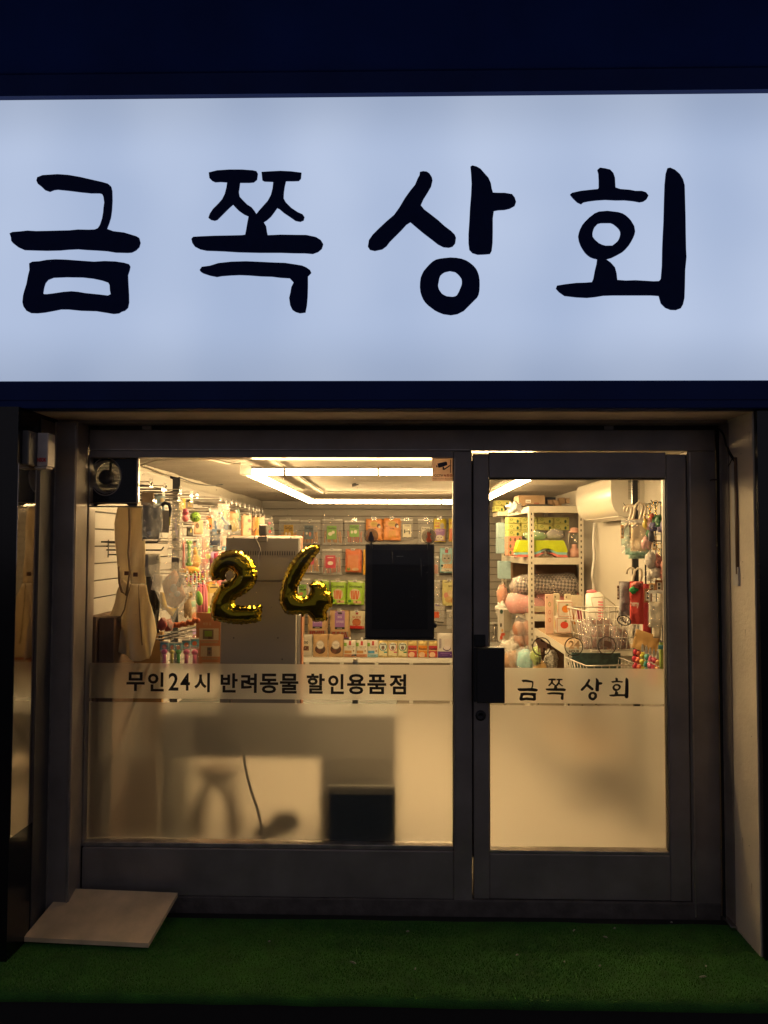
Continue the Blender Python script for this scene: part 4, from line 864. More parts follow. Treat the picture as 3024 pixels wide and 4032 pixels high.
# stool / chair silhouette
st = empty('stool', (at(845,3200,Y=.62).x, .62, ZF), label='brown arched stool blurred behind the frosted glass under the desk', category='stool')
SM = mat('stool_brown', (.22,.13,.06), .5)
MB().tube([(-.10,0,0),(-.095,0,.12),(-.075,0,.26),(-.03,0,.345),(.03,0,.345),(.075,0,.26),(.095,0,.12),(.10,0,0)], .028, SM, 10).build('front_frame', st)
MB().tube([(-.10,.2,0),(-.095,.2,.12),(-.075,.2,.26),(-.03,.2,.345),(.03,.2,.345),(.075,.2,.26),(.095,.2,.12),(.10,.2,0)], .016, SM, 10).build('rear_frame', st)
MB().lathe([(0,0),(.12,0),(.13,.012),(.12,.03),(0,.032)], SM, 24, c=(0,.1,.36)).build('seat', st)
sp = at(1120, 3240, Y=.40)
MB().ball((0,0,0), .075, .05, .055, mat('slipper_dark', (.05,.045,.04), .8), lump=.3).ball((-.09,0,-.05), .07, .045, .045, mat('slipper_dark', (.05,.045,.04), .8), lump=.3).build('crumpled_bag', loc=sp, label='small dark crumpled bundle blurred at the right under the desk', category='bag')
# --- cardboard at the left
xb = at(380, 2600, Y=.085).x
z1 = at(350, 2428, Y=.085).z; z2 = at(420, 2432, Y=.10).z
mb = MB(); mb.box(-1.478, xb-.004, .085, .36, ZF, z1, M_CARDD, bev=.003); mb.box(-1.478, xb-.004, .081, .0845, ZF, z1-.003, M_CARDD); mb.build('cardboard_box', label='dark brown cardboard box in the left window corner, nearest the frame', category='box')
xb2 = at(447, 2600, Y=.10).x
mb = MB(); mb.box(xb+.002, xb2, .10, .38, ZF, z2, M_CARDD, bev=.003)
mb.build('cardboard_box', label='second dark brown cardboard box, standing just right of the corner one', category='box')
xb3 = at(637, 2700, Y=.44).x; z3 = at(560, 2488, Y=.44).z
mb = MB(); mb.box(-1.47, xb3, .44, .47, ZF, z3, mat('tan_board', (.60,.36,.13), .7, var=.06)); mb.build('kraft_board', label='bright tan board standing behind the frosted glass below the canvas apron', category='board')
# price board (orange)
YP = .56
pts = [(773,2410),(828,2412),(862,2450),(862,2625),(800,2625)]
a = at(773, 2412, Y=YP); b = at(866, 2660, Y=YP)
bw, bh = b.x-a.x, a.z-b.z
OR = mat('board_orange', (.72,.30,.12), .6, var=.04)
pb = MB().prism([(0,0),(bw,0),(bw,bh*.86),(bw*.62,bh*.99),(0,bh)], 0, .01, OR).build('price_board', loc=(a.x, YP, b.z), label='orange cardboard notice with two product pictures left of the kiosk', category='notice')
mb = MB(); CR_ = C('#e6d3ab')
def bx(u0, u1, v0, v1, m, o=.001): mb.sheet(bw*u0, bh*(1-v1), bw*u1, bh*(1-v0), m, off=o, n=1)
bx(.14,.93,.25,.44, CR_); bx(.2,.98,.53,.70, CR_); bx(.25,.98,.79,1., CR_)
bx(.28,.72,.27,.42, C('#8a7a56'), .002); bx(.36,.66,.29,.38, C('#8fae3c'), .003); bx(.5,.66,.38,.42, C('#6b4c3a'), .0035)
bx(.46,.66,.55,.69, C('#9c8764'), .002); bx(.5,.62,.56,.6, C('#6d6a60'), .003); mb.disc(bw*.56, bh*.36, .006, .008, C('#7d5a5e'), off=.004)
bx(.2,.9,.455,.485, C('#c9a878'), .002); bx(.26,.9,.715,.745, C('#c9a878'), .002); bx(.55,.85,.84,.9, C('#7c9a5a'), .002)
for k, (v, t) in enumerate(((.09,'드스마'),(.155,'팡팡 딜'))): mb.text(t, bw*.28, bh*(1-v-.045), bw*.62, bh*(1-v), C('#c98a55') if k == 0 else C('#e8c08c'), y=0, off=.003, bold=.03)
mb.build('print', pb)
# ------------------------------------------------------------------ canvas apron hanging in the window
def cloth_panel(pts, Y, mat_, folds, seed, th=.004, amp=.018, step=9, cx0=None):
    """pts: photo outline; returns MB of a folded sheet with thickness, world coords"""
    Wd = [at(a, b, Y=Y) for a, b in pts]; o = [Vector((p.x, p.z)) for p in Wd]
    st = step*.0012; P = []
    n = len(o)
    for i in range(n):
        a, b = o[i], o[(i+1) % n]; k = max(1, int((b-a).length/st))
        for j in range(k): P.append(a+(b-a)*j/k)
    N = len(P); V = list(P)
    def ins(x, y):
        c = False; j = N-1
        for i in range(N):
            if (P[i].y > y) != (P[j].y > y) and x < (P[j].x-P[i].x)*(y-P[i].y)/(P[j].y-P[i].y)+P[i].x: c = not c
            j = i
        return c
    x = min(p.x for p in P); 
    while x < max(p.x for p in P):
        y = min(p.y for p in P)
        while y < max(p.y for p in P):
            if ins(x, y) and min((p-Vector((x, y))).length_squared for p in P) > (st*.5)**2: V.append(Vector((x, y)))
            y += st
        x += st
    r = delaunay_2d_cdt(V, [], [list(range(N))], 1, 1e-7); vv, ff = r[0], r[2]
    zt, zb = max(p.y for p in P), min(p.y for p in P)
    ys = []
    for p in vv:
        t = (zt-p.y)/(zt-zb); q = p.x*folds + .8*noise.noise(Vector((p.y*3, seed, 0)))
        ys.append(Y+amp*(.25+.9*t)*math.sin(q*6.28+seed)+.006*noise.noise(Vector((p.x*20, p.y*6, seed))))
    nv = len(vv)
    mb = MB(); mb.add([(p.x, ys[i], p.y) for i, p in enumerate(vv)]+[(p.x, ys[i]+th, p.y) for i, p in enumerate(vv)], [tuple(f) for f in ff]+[tuple(nv+k for k in reversed(f)) for f in ff]+[(i, (i+1) % N, nv+(i+1) % N, nv+i) for i in range(N)], mat_, True)
    return mb
CAN = mat('canvas_beige', (1.,.86,.58), .9, trans=.42, var=.06, vscale=8, bump=.2, bscale=350)
YA = .16
ap = empty('canvas_apron', at(560, 1990, Y=YA), label='beige canvas apron with leather patches hanging folded in the left of the window', category='apron')
def relb(mb, name, par, org):
    mb.v = [v-org for v in mb.v]; return mb.build(name, par)
org = ap.location.copy()
relb(cloth_panel([(462,2000),(480,1992),(515,1990),(528,2000),(520,2060),(512,2150),(510,2230),(508,2290),(520,2330),(500,2350),(480,2330),(470,2280),(462,2200),(452,2120),(450,2060)], YA+.04, CAN, 9, 1., amp=.010), 'back_bib', ap, org)
relb(cloth_panel([(515,1998),(545,1992),(562,2000),(568,2100),(570,2200),(573,2300),(518,2298),(512,2240),(513,2150),(510,2070)], YA+.005, CAN, 10, 2.2, amp=.012), 'front_bib', ap, org)
relb(cloth_panel([(480,2280),(505,2300),(512,2345),(515,2400),(510,2470),(500,2575),(470,2568),(448,2525),(432,2485),(413,2445),(440,2410),(455,2370),(462,2330)], YA+.03, CAN, 8, .4, amp=.016), 'side_skirt', ap, org)
relb(cloth_panel([(518,2299),(573,2302),(585,2345),(600,2390),(608,2440),(615,2490),(612,2530),(605,2575),(585,2595),(550,2605),(520,2592),(490,2590),(468,2570),(455,2540),(465,2500),(478,2440),(490,2380),(505,2330)], YA, CAN, 10.5, 1.4, amp=.036), 'front_skirt', ap, org)
STR = mat('canvas_strap', (.30,.21,.12), .85)
def strap(pts, r, nm):
    w_ = [at(a, b, Y=YA-.012)-org for a, b in pts]
    MB().tube(w_, r, STR, 6).build(nm, ap)
strap([(508,2000),(511,2080),(506,2180),(512,2250),(505,2300),(496,2345),(480,2330),(470,2295),(468,2230)], .006, 'strap')
strap([(516,2300),(500,2350),(490,2400),(470,2440),(418,2446)], .0035, 'seam')
strap([(546,2302),(548,2380),(552,2450),(560,2540)], .0025, 'seam')
LEA = mat('leather_patch', (.17,.06,.035), .6)
for px, py, dy in ((499,2257,.03),(534,2262,-.012)):
    p = at(px, py, Y=YA+dy)-org; MB().box(p.x-.011, p.x+.011, -.003+dy, .001+dy, p.z-.010, p.z+.010, LEA, bev=.001).box(p.x-.007, p.x+.007, -.0042+dy, -.0031+dy, p.z-.0035, p.z-.0015, mat('leather_stamp', (.32,.15,.09), .6)).build('leather_patch', ap)
# rail peg it hangs from (left)
for py, px0, px1, nm in ((2160,418,468,'upper'),):
    p = at(px0+5, py, Y=.34)
    pk = MB().box(-.006, .006, -.006, .006, -.045, .045, M_DARKST).tube([(0,0,.03),(.10,-.06,.028)], .0035, M_DARKST).tube([(0,0,-.03),(.10,-.06,-.030)], .0035, M_DARKST).build('wall_bracket', loc=p, label='empty black double-prong bracket on the left slat board beside the canvas apron', category='bracket')
# --- dark coat / black pouch beside apron
mb = cloth_panel([(575,2215),(596,2214),(604,2240),(600,2290),(612,2320),(628,2345),(632,2390),(628,2440),(632,2490),(615,2490),(606,2440),(590,2380),(572,2300)], .32, mat('black_vinyl_cloth', (.02,.02,.022), .25), 12, .9, amp=.02)
o = at(600, 2215, Y=.32); mb.v = [v-o for v in mb.v]; mb.build('black_pouch', loc=o, label='long shiny black vinyl bag hanging just behind the canvas apron', category='bag')
# ================================================================== shelving behind the door
SLOT = mat('slot_dark', (.05,.035,.02), .8)
def rack(name, x0, y0, wd, dp, heights, rz, label, z0=ZF, beam=.052, posts=((0,0),(1,0),(0,1),(1,1)), zt=None):
    t = empty(name, (x0, y0, z0), rz, label=label, category='shelf unit'); zt = (zt or max(heights))-z0; pw = .038
    for u, v in posts:
        x = u*(wd-pw); y = v*(dp-pw); mb = MB(); mb.box(x, x+pw, y, y+.003, 0, zt, M_CREAMST); mb.box(x if u == 0 else x+pw-.003, (x if u == 0 else x+pw-.003)+.003, y+.0031, y+pw, 0, zt, M_CREAMST)
        z = .04
        while z < zt-.03:
            if not any(0 < (zt_ - z0) - z < beam+.01 for zt_ in heights) or v == 1 or True: mb.box(x+pw*.38, x+pw*.62, y-.0012, y-.0002, z, z+.018, SLOT)
            z += .042
        mb.build('post', t)
    for h in heights:
        h -= z0
        MB().box(pw*.9, wd-pw*.9, -.0, .002, h-beam, h, M_CREAMST).build('beam', t)
        MB().box(pw*.9, wd-pw*.9, dp-.002, dp, h-beam, h, M_CREAMST).build('beam', t)
        for x in (.0031, wd-.0051): MB().box(x, x+.002, pw, dp-pw, h-beam, h, M_CREAMST).build('side_beam', t)
        MB().box(.008, wd-.008, .003, dp-.003, h-.010, h-.002, mat('shelf_board', (.42,.29,.17), .7)).build('shelf_board', t)
    return t
YR = 2.4
pL = at(2083, 2000, Y=YR); pR = at(2301, 2000, Y=YR)
zsh = [at(2200, 1992, Y=YR).z, at(2200, 2196, Y=YR).z, at(2200, 2420, Y=YR).z, .45]
wR = pR.x-pL.x
R1 = rack('shelf_rack', pL.x, YR, wR, 1.05, zsh, R(4), 'tall cream slotted-angle shelf rack stacked with boxes and bowls, seen through the door')
# table-height rack in front
pa = at(2218, 2537, Y=1.26); zt2 = 1.022
R2 = rack('low_shelf', at(2100, 2462, Y=2.36).x+.005, 1.26, .47, 1.08, [zt2, .35], 0, 'low cream slotted-angle shelf with tan top holding the fruit boxes', beam=.05)
# box helper
def carton(name, x0, x1, y0, y1, z0, z1, m, label, prints=None, cat='box', group=None, rz=0., parent=None):
    cx, cy = (x0+x1)/2, (y0+y1)/2
    b = MB().box(x0-cx, x1-cx, y0-cy, y1-cy, 0, z1-z0, m, bev=.002).build(name, loc=(cx, cy, z0), rz=rz, label=label, category=cat, group=group)
    if prints:
        mb = MB(); prints(mb, x0-cx, x1-cx, y0-cy, y1-cy, z1-z0); mb.build('print', b)
    return b
def leafprint(mb, x0, x1, y0, y1, h):
    r = random.Random(int(x0*1e4)); n = max(2, int((x1-x0)/.05))
    for k in range(n):
        x = x0+(k+.5)*(x1-x0)/n; z = h*(.35 if k % 2 else .62)
        mb.disc(x, z, .010, .014, C('#2f5a2b'), off=-y0+.0006, n=8, rings=1) if k % 2 else mb.disc(x, z, .013, .010, C('#6d8a35'), off=-y0+.0006, n=10, ring=.6)
        mb.disc(x+.02, h*.8 if k % 2 else h*.2, .005, .004, C('#3a3a22'), off=-y0+.0006, n=6, rings=1)
    k = 0
    for k in range(3):
        y = y0+(k+.5)*(y1-y0)/3
        mb.add([(x0-.0006, y-.01, h*.4),(x0-.0006, y+.01, h*.4),(x0-.0006, y+.008, h*.7),(x0-.0006, y-.008, h*.7)], [(0,3,2,1)], C('#2f5a2b'))
def Xr(px, Y, py=2200): return at(px, py, Y=Y).x
def Zr(py, Y, px=2150): return at(px, py, Y=Y).z
YELG = mat('box_olive_yellow', (.60,.58,.16), .5); ORPK = mat('box_orange_pink', (.75,.32,.20), .5)
Y3 = 2.78
for k, (a, b) in enumerate(((2064,2036),(2038,2037),(2037,2037))): pass
rows = [(2036,2062),(2063,2087),(2088,2111)]
for k, (pt, pb_) in enumerate(rows):
    for j, (xa, xb_) in enumerate(((2002,2052),(2053,2118),(2119,2182),(2183,2243))):
        if k == 2 and j > 1: continue
        carton('tissue_box', Xr(xa, Y3), Xr(xb_, Y3)-.002, Y3, Y3+.2, Zr(pb_, Y3), Zr(pt, Y3)-.0015, YELG, '%s leaf-printed yellow-green box in the %s row under the top shelf' % (('left end','second','third','right end')[j], ('top','middle','bottom')[k]), leafprint, group='yellow-green printed boxes on the rack')
def orprint(mb, x0, x1, y0, y1, h):
    for k in range(3):
        x = x0+(k+.5)*(x1-x0)/3; mb.disc(x, h*.5, .009, .016, C('#7a3a1c') if k % 2 else C('#5b6a35'), off=-y0+.0006, n=8, rings=1)
for k, (pt, pb_) in enumerate([(2112,2137),(2138,2163),(2164,2188)]):
    carton('tissue_box', Xr(2001, Y3), Xr(2056, Y3), Y3, Y3+.2, Zr(pb_, Y3), Zr(pt, Y3)-.0015, ORPK, '%s orange-pink printed box of the three stacked behind the bowls' % ('topmost','middle','lowest')[k], orprint, group='orange-pink printed boxes on the rack')
# upper-left boxes on the far shelf top
Y4 = 3.3
for k, (xa, xb_, pt, pb_) in enumerate([(1951,2012,1970,1991),(1949,1986,1992,2014)]):
    carton('tissue_box', Xr(xa, Y4), Xr(xb_, Y4), Y4, Y4+.18, Zr(pb_, Y4), Zr(pt, Y4)-.002, YELG, ('upper','lower')[k]+' yellow-green box on top of the rack at its far left end', leafprint)
carton('rack_plank', Xr(1960, 3.25), Xr(2090, 3.25), 3.2, 3.6, Zr(2032, 3.25), Zr(2016, 3.25), M_CREAMST, 'cream ledge carrying the yellow-green boxes at the far left of the rack', cat='ledge')
# light blue pads packs
BLU = mat('pack_light_blue', (.38,.56,.60), .35, bump=.4, bscale=25)
for k, (xa, xb_, pt, pb_, Yq) in enumerate([(1962,1989,2058,2118,3.1),(1961,1989,2119,2180,3.1),(1967,2011,2210,2280,3.0)]):
    carton('pad_pack', Xr(xa, Yq), Xr(xb_, Yq), Yq, Yq+.15, Zr(pb_, Yq), Zr(pt, Yq)-.001, BLU, ('upper pale blue plastic pack left of the rack post','lower pale blue plastic pack left of the rack post','pale blue printed pack behind the pink cushion end')[k], cat='pack')
# cardboard on top
Yt = 2.5
carton('cardboard_box', Xr(2043, Yt), Xr(2148, Yt), Yt, Yt+.25, zsh[0]+.004, Zr(1950, Yt), M_CARD, 'brown cardboard carton with a label on the rack top', lambda mb, x0, x1, y0, y1, h: mb.sheet(x0+.055, h*.30, x0+.095, h*.58, C('#e8e2d8'), off=-y0+.001, n=1).sheet(x0+.06, h*.36, x0+.09, h*.42, C('#55504a'), off=-y0+.0015, n=1).sheet(x0+.12, h*.2, x0+.16, h*.3, C('#8c3b2a'), off=-y0+.001, n=1))
carton('cardboard_tray', Xr(2075, 2.42), Xr(2160, 2.42), 2.405, 2.48, zsh[0]+.002, zsh[0]+.012, M_DARKST, 'flat black tray edge lying on the rack top under the carton', cat='tray')
mb = MB(); rr = random.Random(5)
for k in range(9):
    x = rr.uniform(0, .15); z = rr.uniform(0, .03); mb.box(x, x+rr.uniform(.02,.05), rr.uniform(-.03,.0), rr.uniform(.02,.08), z, z+rr.uniform(.015,.05), M_CARD, bev=.001)
mb.build('cardboard_scraps', loc=(Xr(2160, Yt), Yt+.04, zsh[0]+.002), label='jumble of folded brown card inserts on the rack top beside the carton', category='cardboard')
carton('dark_box', Xr(2148, Yt), Xr(2200, Yt), Yt+.1, Yt+.3, zsh[0]+.004, Zr(1955, Yt), mat('navy_carton', (.03,.035,.06), .6), 'dark navy box behind the card inserts on the rack top')
def lump(name, px, py, rx, rz_, Y, m, label, cat, ry=None, lumpy=.35, seed=1, rot=None, cover=True, **kw):
    p = at(px, py, Y=Y); s = (Y-CAMY)/FPX; a, b = rx*s, rz_*s; c_ = ry or min(a, b)*.8
    o = MB().ball((0,0,0), a, c_, b, m, n=20, lump=lumpy, seed=seed).build(name, loc=p, rot=rot, label=label, category=cat, **kw)
    if cover: MB().ball((0,0,0), a*1.10, c_*1.12, b*1.12, PLASTIC, n=20, lump=lumpy*1.3, seed=seed+.2).build('wrapper', o)
    return o
lump('wrapped_bundle', 2025, 2000, 26, 20, 2.35, M_WHITE, 'crumpled white plastic bag hanging over the upper left rack corner', 'bag', lumpy=1.1, cover=False)
lump('wrapped_bundle', 2108, 2109, 42, 17, 2.62, mat('mint_fabric', (.38,.60,.35), .8), 'mint green cloth item in clear wrap on top of the green bowl', 'wrapped item')
lump('wrapped_bundle', 2186, 2106, 32, 20, 2.62, mat('grey_fabric', (.33,.30,.27), .8), 'grey cloth item in clear wrap on top of the green bowl', 'wrapped item', seed=4)
# stacked bowls (arched base feeding tables)
def bowl(z0, z1, m, label, x0, x1, arch, Y):
    w_ = x1-x0; n = 40; h = z1-z0; vs = []; fs = []
    for i in range(n+1):
        u = i/n; x = w_*u; q = (u-.34)/.50; lo = arch*.5*(1-math.cos(2*math.pi*q)) if 0 < q < 1 else 0.
        ins = .055*w_; sl = 1-abs(2*u-1)
        xt = ins+(w_-2*ins)*u; hi = h-(.012 if i in (0, n) else 0)
        vs += [(x, 0, lo), (x, 0, lo+.016*(hi-lo > .03)), (xt, .006, hi), (xt, .17, hi), (x, .18, lo)]
    for i in range(n):
        for k in range(5): a = i*5+k; b = i*5+(k+1) % 5; fs.append((a, a+5, b+5, b))
    fs += [tuple(range(4, -1, -1)), tuple(range(n*5, n*5+5))]
    return MB().add(vs, fs, m).build('feeding_table', loc=(x0, Y, z0), label=label, category='feeding table', group='stacked feeding tables on the rack')
Yb = 2.44
xb0, xb1 = Xr(2033, Yb), Xr(2235, Yb)
zb = zsh[1]+.003; s_ = (Yb-CAMY)/FPX
bowl(zb, zb+17*s_, mat('coral_plastic', (.80,.20,.15), .35), 'coral plastic feeding table, lowest of the nested stack', xb0, xb1+.006, 30*s_*.6, Yb+.004)
bowl(zb+10*s_, zb+27*s_, mat('sky_plastic', (.28,.62,.68), .35), 'sky blue plastic feeding table in the middle of the nested stack', xb0, xb1, 30*s_*.6, Yb+.002)
bowl(zb+19*s_, zb+66*s_, mat('lime_plastic', (.55,.66,.01), .3), 'lime green plastic feeding table on top of the nested stack', xb0, xb1, 26*s_*.6, Yb)
# pink lantern
pl_ = at(2262, 2188, Y=2.5); s_ = 6./3000
PK = mat('lantern_pink', (.75,.42,.33), .4)
ln = empty('camping_lantern', (pl_.x, 2.5, zsh[1]+.003), label='pale pink camping lantern on the second shelf beside the rack post', category='lantern')
MB().lathe([(0,0),(.045,0),(.047,.04),(.038,.062),(.022,.072),(.022,.10),(.0,.10)], PK, 24).build('base', ln)
MB().lathe([(.020,.101),(.028,.13),(.024,.175),(.018,.19)], glassy('lantern_glass', gloss=.08, rough=.03), 20).build('glass_globe', ln)
MB().lathe([(.0,.191),(.05,.191),(.052,.196),(.03,.206),(.032,.222),(.02,.232),(0,.234)], PK, 24).build('hood', ln)
MB().tube([(-.044,0,.05),(-.046,0,.15),(-.036,0,.20)], .003, M_CREAMST).build('wire_guard', ln)
# second shelf: dark back box, mesh roll, pink cushion
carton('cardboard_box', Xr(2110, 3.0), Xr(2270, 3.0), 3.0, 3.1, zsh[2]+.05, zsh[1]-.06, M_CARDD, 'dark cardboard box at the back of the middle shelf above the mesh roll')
carton('cardboard_box', Xr(2018, 3.2), Xr(2090, 3.2), 3.2, 3.3, zsh[2]+.05, zsh[1]-.06, M_CARD, 'brown cardboard panel behind the left rack post on the middle shelf')
MESHG = bpy.data.materials.new('grey_mesh_fabric'); MESHG.use_nodes = True
_t = MESHG.node_tree; _p = _t.nodes['Principled BSDF']; _c = _t.nodes.new('ShaderNodeTexChecker'); _c.inputs['Scale'].default_value = 52
_c.inputs[1].default_value = (.42,.35,.31,1); _c.inputs[2].default_value = (.05,.035,.035,1); _tc = _t.nodes.new('ShaderNodeTexCoord'); _mp = _t.nodes.new('ShaderNodeMapping'); _mp.inputs['Rotation'].default_value = (0, R(40), 0)
_t.links.new(_tc.outputs['Object'], _mp.inputs[0]); _t.links.new(_mp.outputs[0], _c.inputs[0]); _t.links.new(_c.outputs[0], _p.inputs['Base Color'])
def roll(name, p0, p1, r0, r1, m, label, cat, squash=1., cover=True, Y=2.6, n=18):
    a = at(*p0, Y=Y); b = at(*p1, Y=Y); s = (Y-CAMY)/FPX; L = b-a; pts = []; rr = []
    for i in range(13):
        u = i/12; e = math.sqrt(max(.03, 1-(2*u-1)**8)); pts.append(L*u+Vector((0,0,.012*math.sin(u*5)))); rr.append((r0+(r1-r0)*u)*s*e*(1+.06*math.sin(u*9)))
    mb = MB().tube(pts, rr, m, n); o = mb.build(name, loc=a, label=label, category=cat)
    if cover: MB().tube(pts, [q*1.07+.002 for q in rr], PLASTIC, n).build('wrapper', o)
    return o
Yc = 2.50
PINKF = mat('pink_fleece', (.92,.40,.40), .95, var=.08, vscale=20, bump=.4, bscale=120)
roll('mesh_roll', (2005,2312), (2285,2296), 34, 46, MESHG, 'grey mesh-covered bolster in clear wrap on the middle shelf', 'bolster', Y=2.66)
roll('pink_cushion', (1990,2378), (2150,2392), 38, 36, PINKF, 'plump pink fleece cushion end wrapped in plastic, bulging left of the rack post', 'cushion', Y=2.60)
roll('pink_cushion', (2110,2374), (2292,2352), 36, 32, PINKF, 'long pink fleece bolster under the mesh bolster on the middle shelf', 'cushion', Y=2.72, cover=False)
carton('cream_pad', Xr(2100,2.5), Xr(2150,2.5), 2.45, 2.8, Zr(2408,2.5), Zr(2388,2.5), mat('cream_fleece', (.62,.53,.36), .9), 'cream padding peeking out under the pink bolster beside the rack post', cat='pad')
# coral pad bag left
lump('wrapped_bundle', 1978, 2345, 20, 42, 3.0, mat('coral_cloth', (.80,.33,.20), .8), 'coral coloured pack in milky plastic left of the mesh bolster', 'bag')
lump('wrapped_bundle', 1975, 2400, 22, 26, 2.9, M_WHITE, 'white plastic bag corner drooping beside the pink cushion end', 'bag', lumpy=.8, cover=False)
# dark alcove under middle shelf
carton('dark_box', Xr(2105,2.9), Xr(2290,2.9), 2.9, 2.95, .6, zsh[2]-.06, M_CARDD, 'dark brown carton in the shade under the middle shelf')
carton('dark_box', Xr(2035,2.75), Xr(2085,2.75), 2.75, 2.8, Zr(2460,2.75), Zr(2425,2.75), mat('navy_carton', (.03,.035,.06), .6), 'small dark carton behind the left rack post under the middle shelf')
# dog food sack
Yf = 2.75
SACK = mat('sack_white', (.62,.60,.55), .4, bump=.3, bscale=18)
def sackp(mb, x0, x1, y0, y1, h):
    o = -y0+.0015
    mb.text('FINE', x0+.045, h*.30, x1-.006, h*.345, C('#454545'), y=0, off=o); mb.sheet(x0+.035, h*.02, x1-.004, h*.98, C('#a39b89'), off=o-.0007, n=1)
    mb.disc(x0+.016, h*.93, .014, .02, C('#24463c'), off=o, n=6, rings=1); mb.disc(x0+.012, h*.52, .008, .018, C('#3a3226'), off=o, n=8, rings=1); mb.disc(x0+.022, h*.36, .007, .014, C('#d8a23c'), off=o, n=8, rings=1)
    mb.disc(x0+.028, h*.24, .018, .014, C('#c8502c'), off=o, n=8, rings=1); mb.disc(x0+.014, h*.14, .012, .02, C('#c8502c'), off=o, n=8, rings=1)
carton('food_sack', Xr(1966,Yf), Xr(2016,Yf), Yf, Yf+.12, Zr(2530,Yf), Zr(2400,Yf), SACK, 'tall white and grey printed pet food sack left of the rack post', sackp, cat='sack')
lump('wrapped_bundle', 2008, 2555, 36, 34, 2.35, mat('sack_print', (.62,.57,.48), .5, var=.5, vscale=60), 'white patterned plastic pack lying against the brown cushion', 'pack', lumpy=.6, seed=8)
p = at(2060, 2500, Y=2.52); s_ = (2.52-CAMY)/FPX; BF = mat('brown_fleece', (.44,.20,.12), .95, bump=.5, bscale=60)
o = MB().ball((-18*s_,0,22*s_), 24*s_,.08,32*s_, BF, n=18).ball((18*s_,.01,24*s_), 24*s_,.08,32*s_, BF, n=18).ball((-18*s_,0,-26*s_), 25*s_,.085,34*s_, BF, n=18).ball((20*s_,.01,-24*s_), 24*s_,.08,34*s_, BF, n=18).build('brown_cushion', loc=p, label='tufted brown fleece cushion in clear plastic beside the rack post', category='cushion')
MB().ball((0,0,0), 46*s_, .10, 66*s_, PLASTIC, n=22, lump=.5, seed=2).build('wrapper', o)
lump('brown_cushion', 2015, 2608, 34, 40, 2.1, mat('tan_fleece', (.47,.29,.17), .95), 'crumpled tan cushion in plastic just above the door band', 'cushion', lumpy=.7, seed=3)
lump('wrapped_bundle', 2070, 2608, 34, 44, 1.95, mat('aqua_cloth', (.30,.60,.60), .7, var=.15, vscale=60), 'aqua blue dotted cloth bundle in plastic above the door band', 'bundle', lumpy=.5, seed=5)
for k, (px, py, a, b_, col, lb) in enumerate([(2110,2582,20,34,(.45,.62,.12),'lime green glossy pack between the aqua bundle and the low shelf leg'),(2128,2632,26,30,(.85,.50,.08),'orange-yellow glossy pack below the lime green one'),(2170,2600,26,44,(.5,.47,.40),'crinkled silver and white striped pack beside the low shelf leg')]):
    lump('treat_pack', px, py, a, b_, 1.8+.03*k, mat('pack_%d' % k, col, .3, var=.2 if k < 2 else .7, vscale=40 if k < 2 else 90, bump=.5, bscale=30), lb, 'pack', lumpy=.4, seed=k+11, cover=(k != 2))
# metal fitting on the back wall
mb = MB().lathe([(0,0),(.05,0),(.05,.012),(0,.012)], M_WHITE, 16, c=(0,0,.17)).tube([(0,0,.17),(0,0,.05)], .012, M_STEEL).tube([(0,0,.13),(.05,0,.12)], .008, M_STEEL).ball((-.01,0,.02), .022,.02,.03, M_STEEL).tube([(.015,0,.03),(.02,0,-.03)], .008, M_STEEL)
mb.build('water_tap', loc=at(1948, 2520, Y=4.5), label='small metal fitting with white round top on the back wall left of the food sack', category='fitting')
carton('counter_top', Xr(1925,4.3), Xr(1972,4.3), 4.2, 4.5, Zr(2546,4.3), Zr(2539,4.3), M_WHITE, 'white counter edge at the far left behind the door glass', cat='counter')
# fruit boxes
def fruit(px0, px1, py0, py1, Y, fr, bd, label, side):
    a = at(px0, py1, Y=Y); b = at(px1, py0, Y=Y); w_, h_ = b.x-a.x, b.z-a.z
    o = MB().box(0, w_, 0, .12, 0, h_, mat('box_offwhite', (.74,.66,.55), .5), bev=.001).build('gift_box', loc=(a.x, Y, a.z), rz=R(-4), label=label, category='box', group='fruit printed gift boxes')
    mb = MB(); e = .0045
    for u0, u1, v0, v1 in ((e,w_-e,e,e*1.6),(e,w_-e,h_-e*1.6,h_-e),(e,e*1.6,e,h_-e),(w_-e*1.6,w_-e,e,h_-e)): mb.sheet(u0, v0, u1, v1, bd, off=.001, n=1)
    mb.disc(w_*.52, h_*.52, w_*.26, h_*.23, fr, off=.0012, n=20, rings=2); mb.sheet(w_*.52, h_*.70, w_*.54, h_*.80, C('#4b5a2a'), off=.0016, n=1); mb.disc(w_*.62, h_*.78, w_*.08, h_*.045, C('#4b7a3a'), off=.0016, n=8, rings=1)
    mb.text('natural', w_*.2, h_*.14, w_*.8, h_*.18, C('#b09a80'), y=0, off=.0012)
    for k, col in enumerate(side):
        y = .03+.05*k; n = 12
        vs = [(-.0008, y+.016*math.cos(2*math.pi*i/n), h_*.5+h_*.36*math.sin(2*math.pi*i/n)) for i in range(n)]
        mb.add(vs, [tuple(range(n-1, -1, -1))], C(col))
    mb.build('print', o); return o
Yg = 1.80
hb = 45
fruit(2197, 2255, 2368, 2430, Yg, C('#e0862a'), C('#cf7636'), 'white gift box with orange fruit picture, upper of the stack', ['#d97b2a','#6fa03a'])
fruit(2191, 2250, 2432, 2492, Yg-.005, C('#d1442c'), C('#c4552f'), 'white gift box with red fruit picture, lower of the stack', ['#b8452a','#e0c23a'])
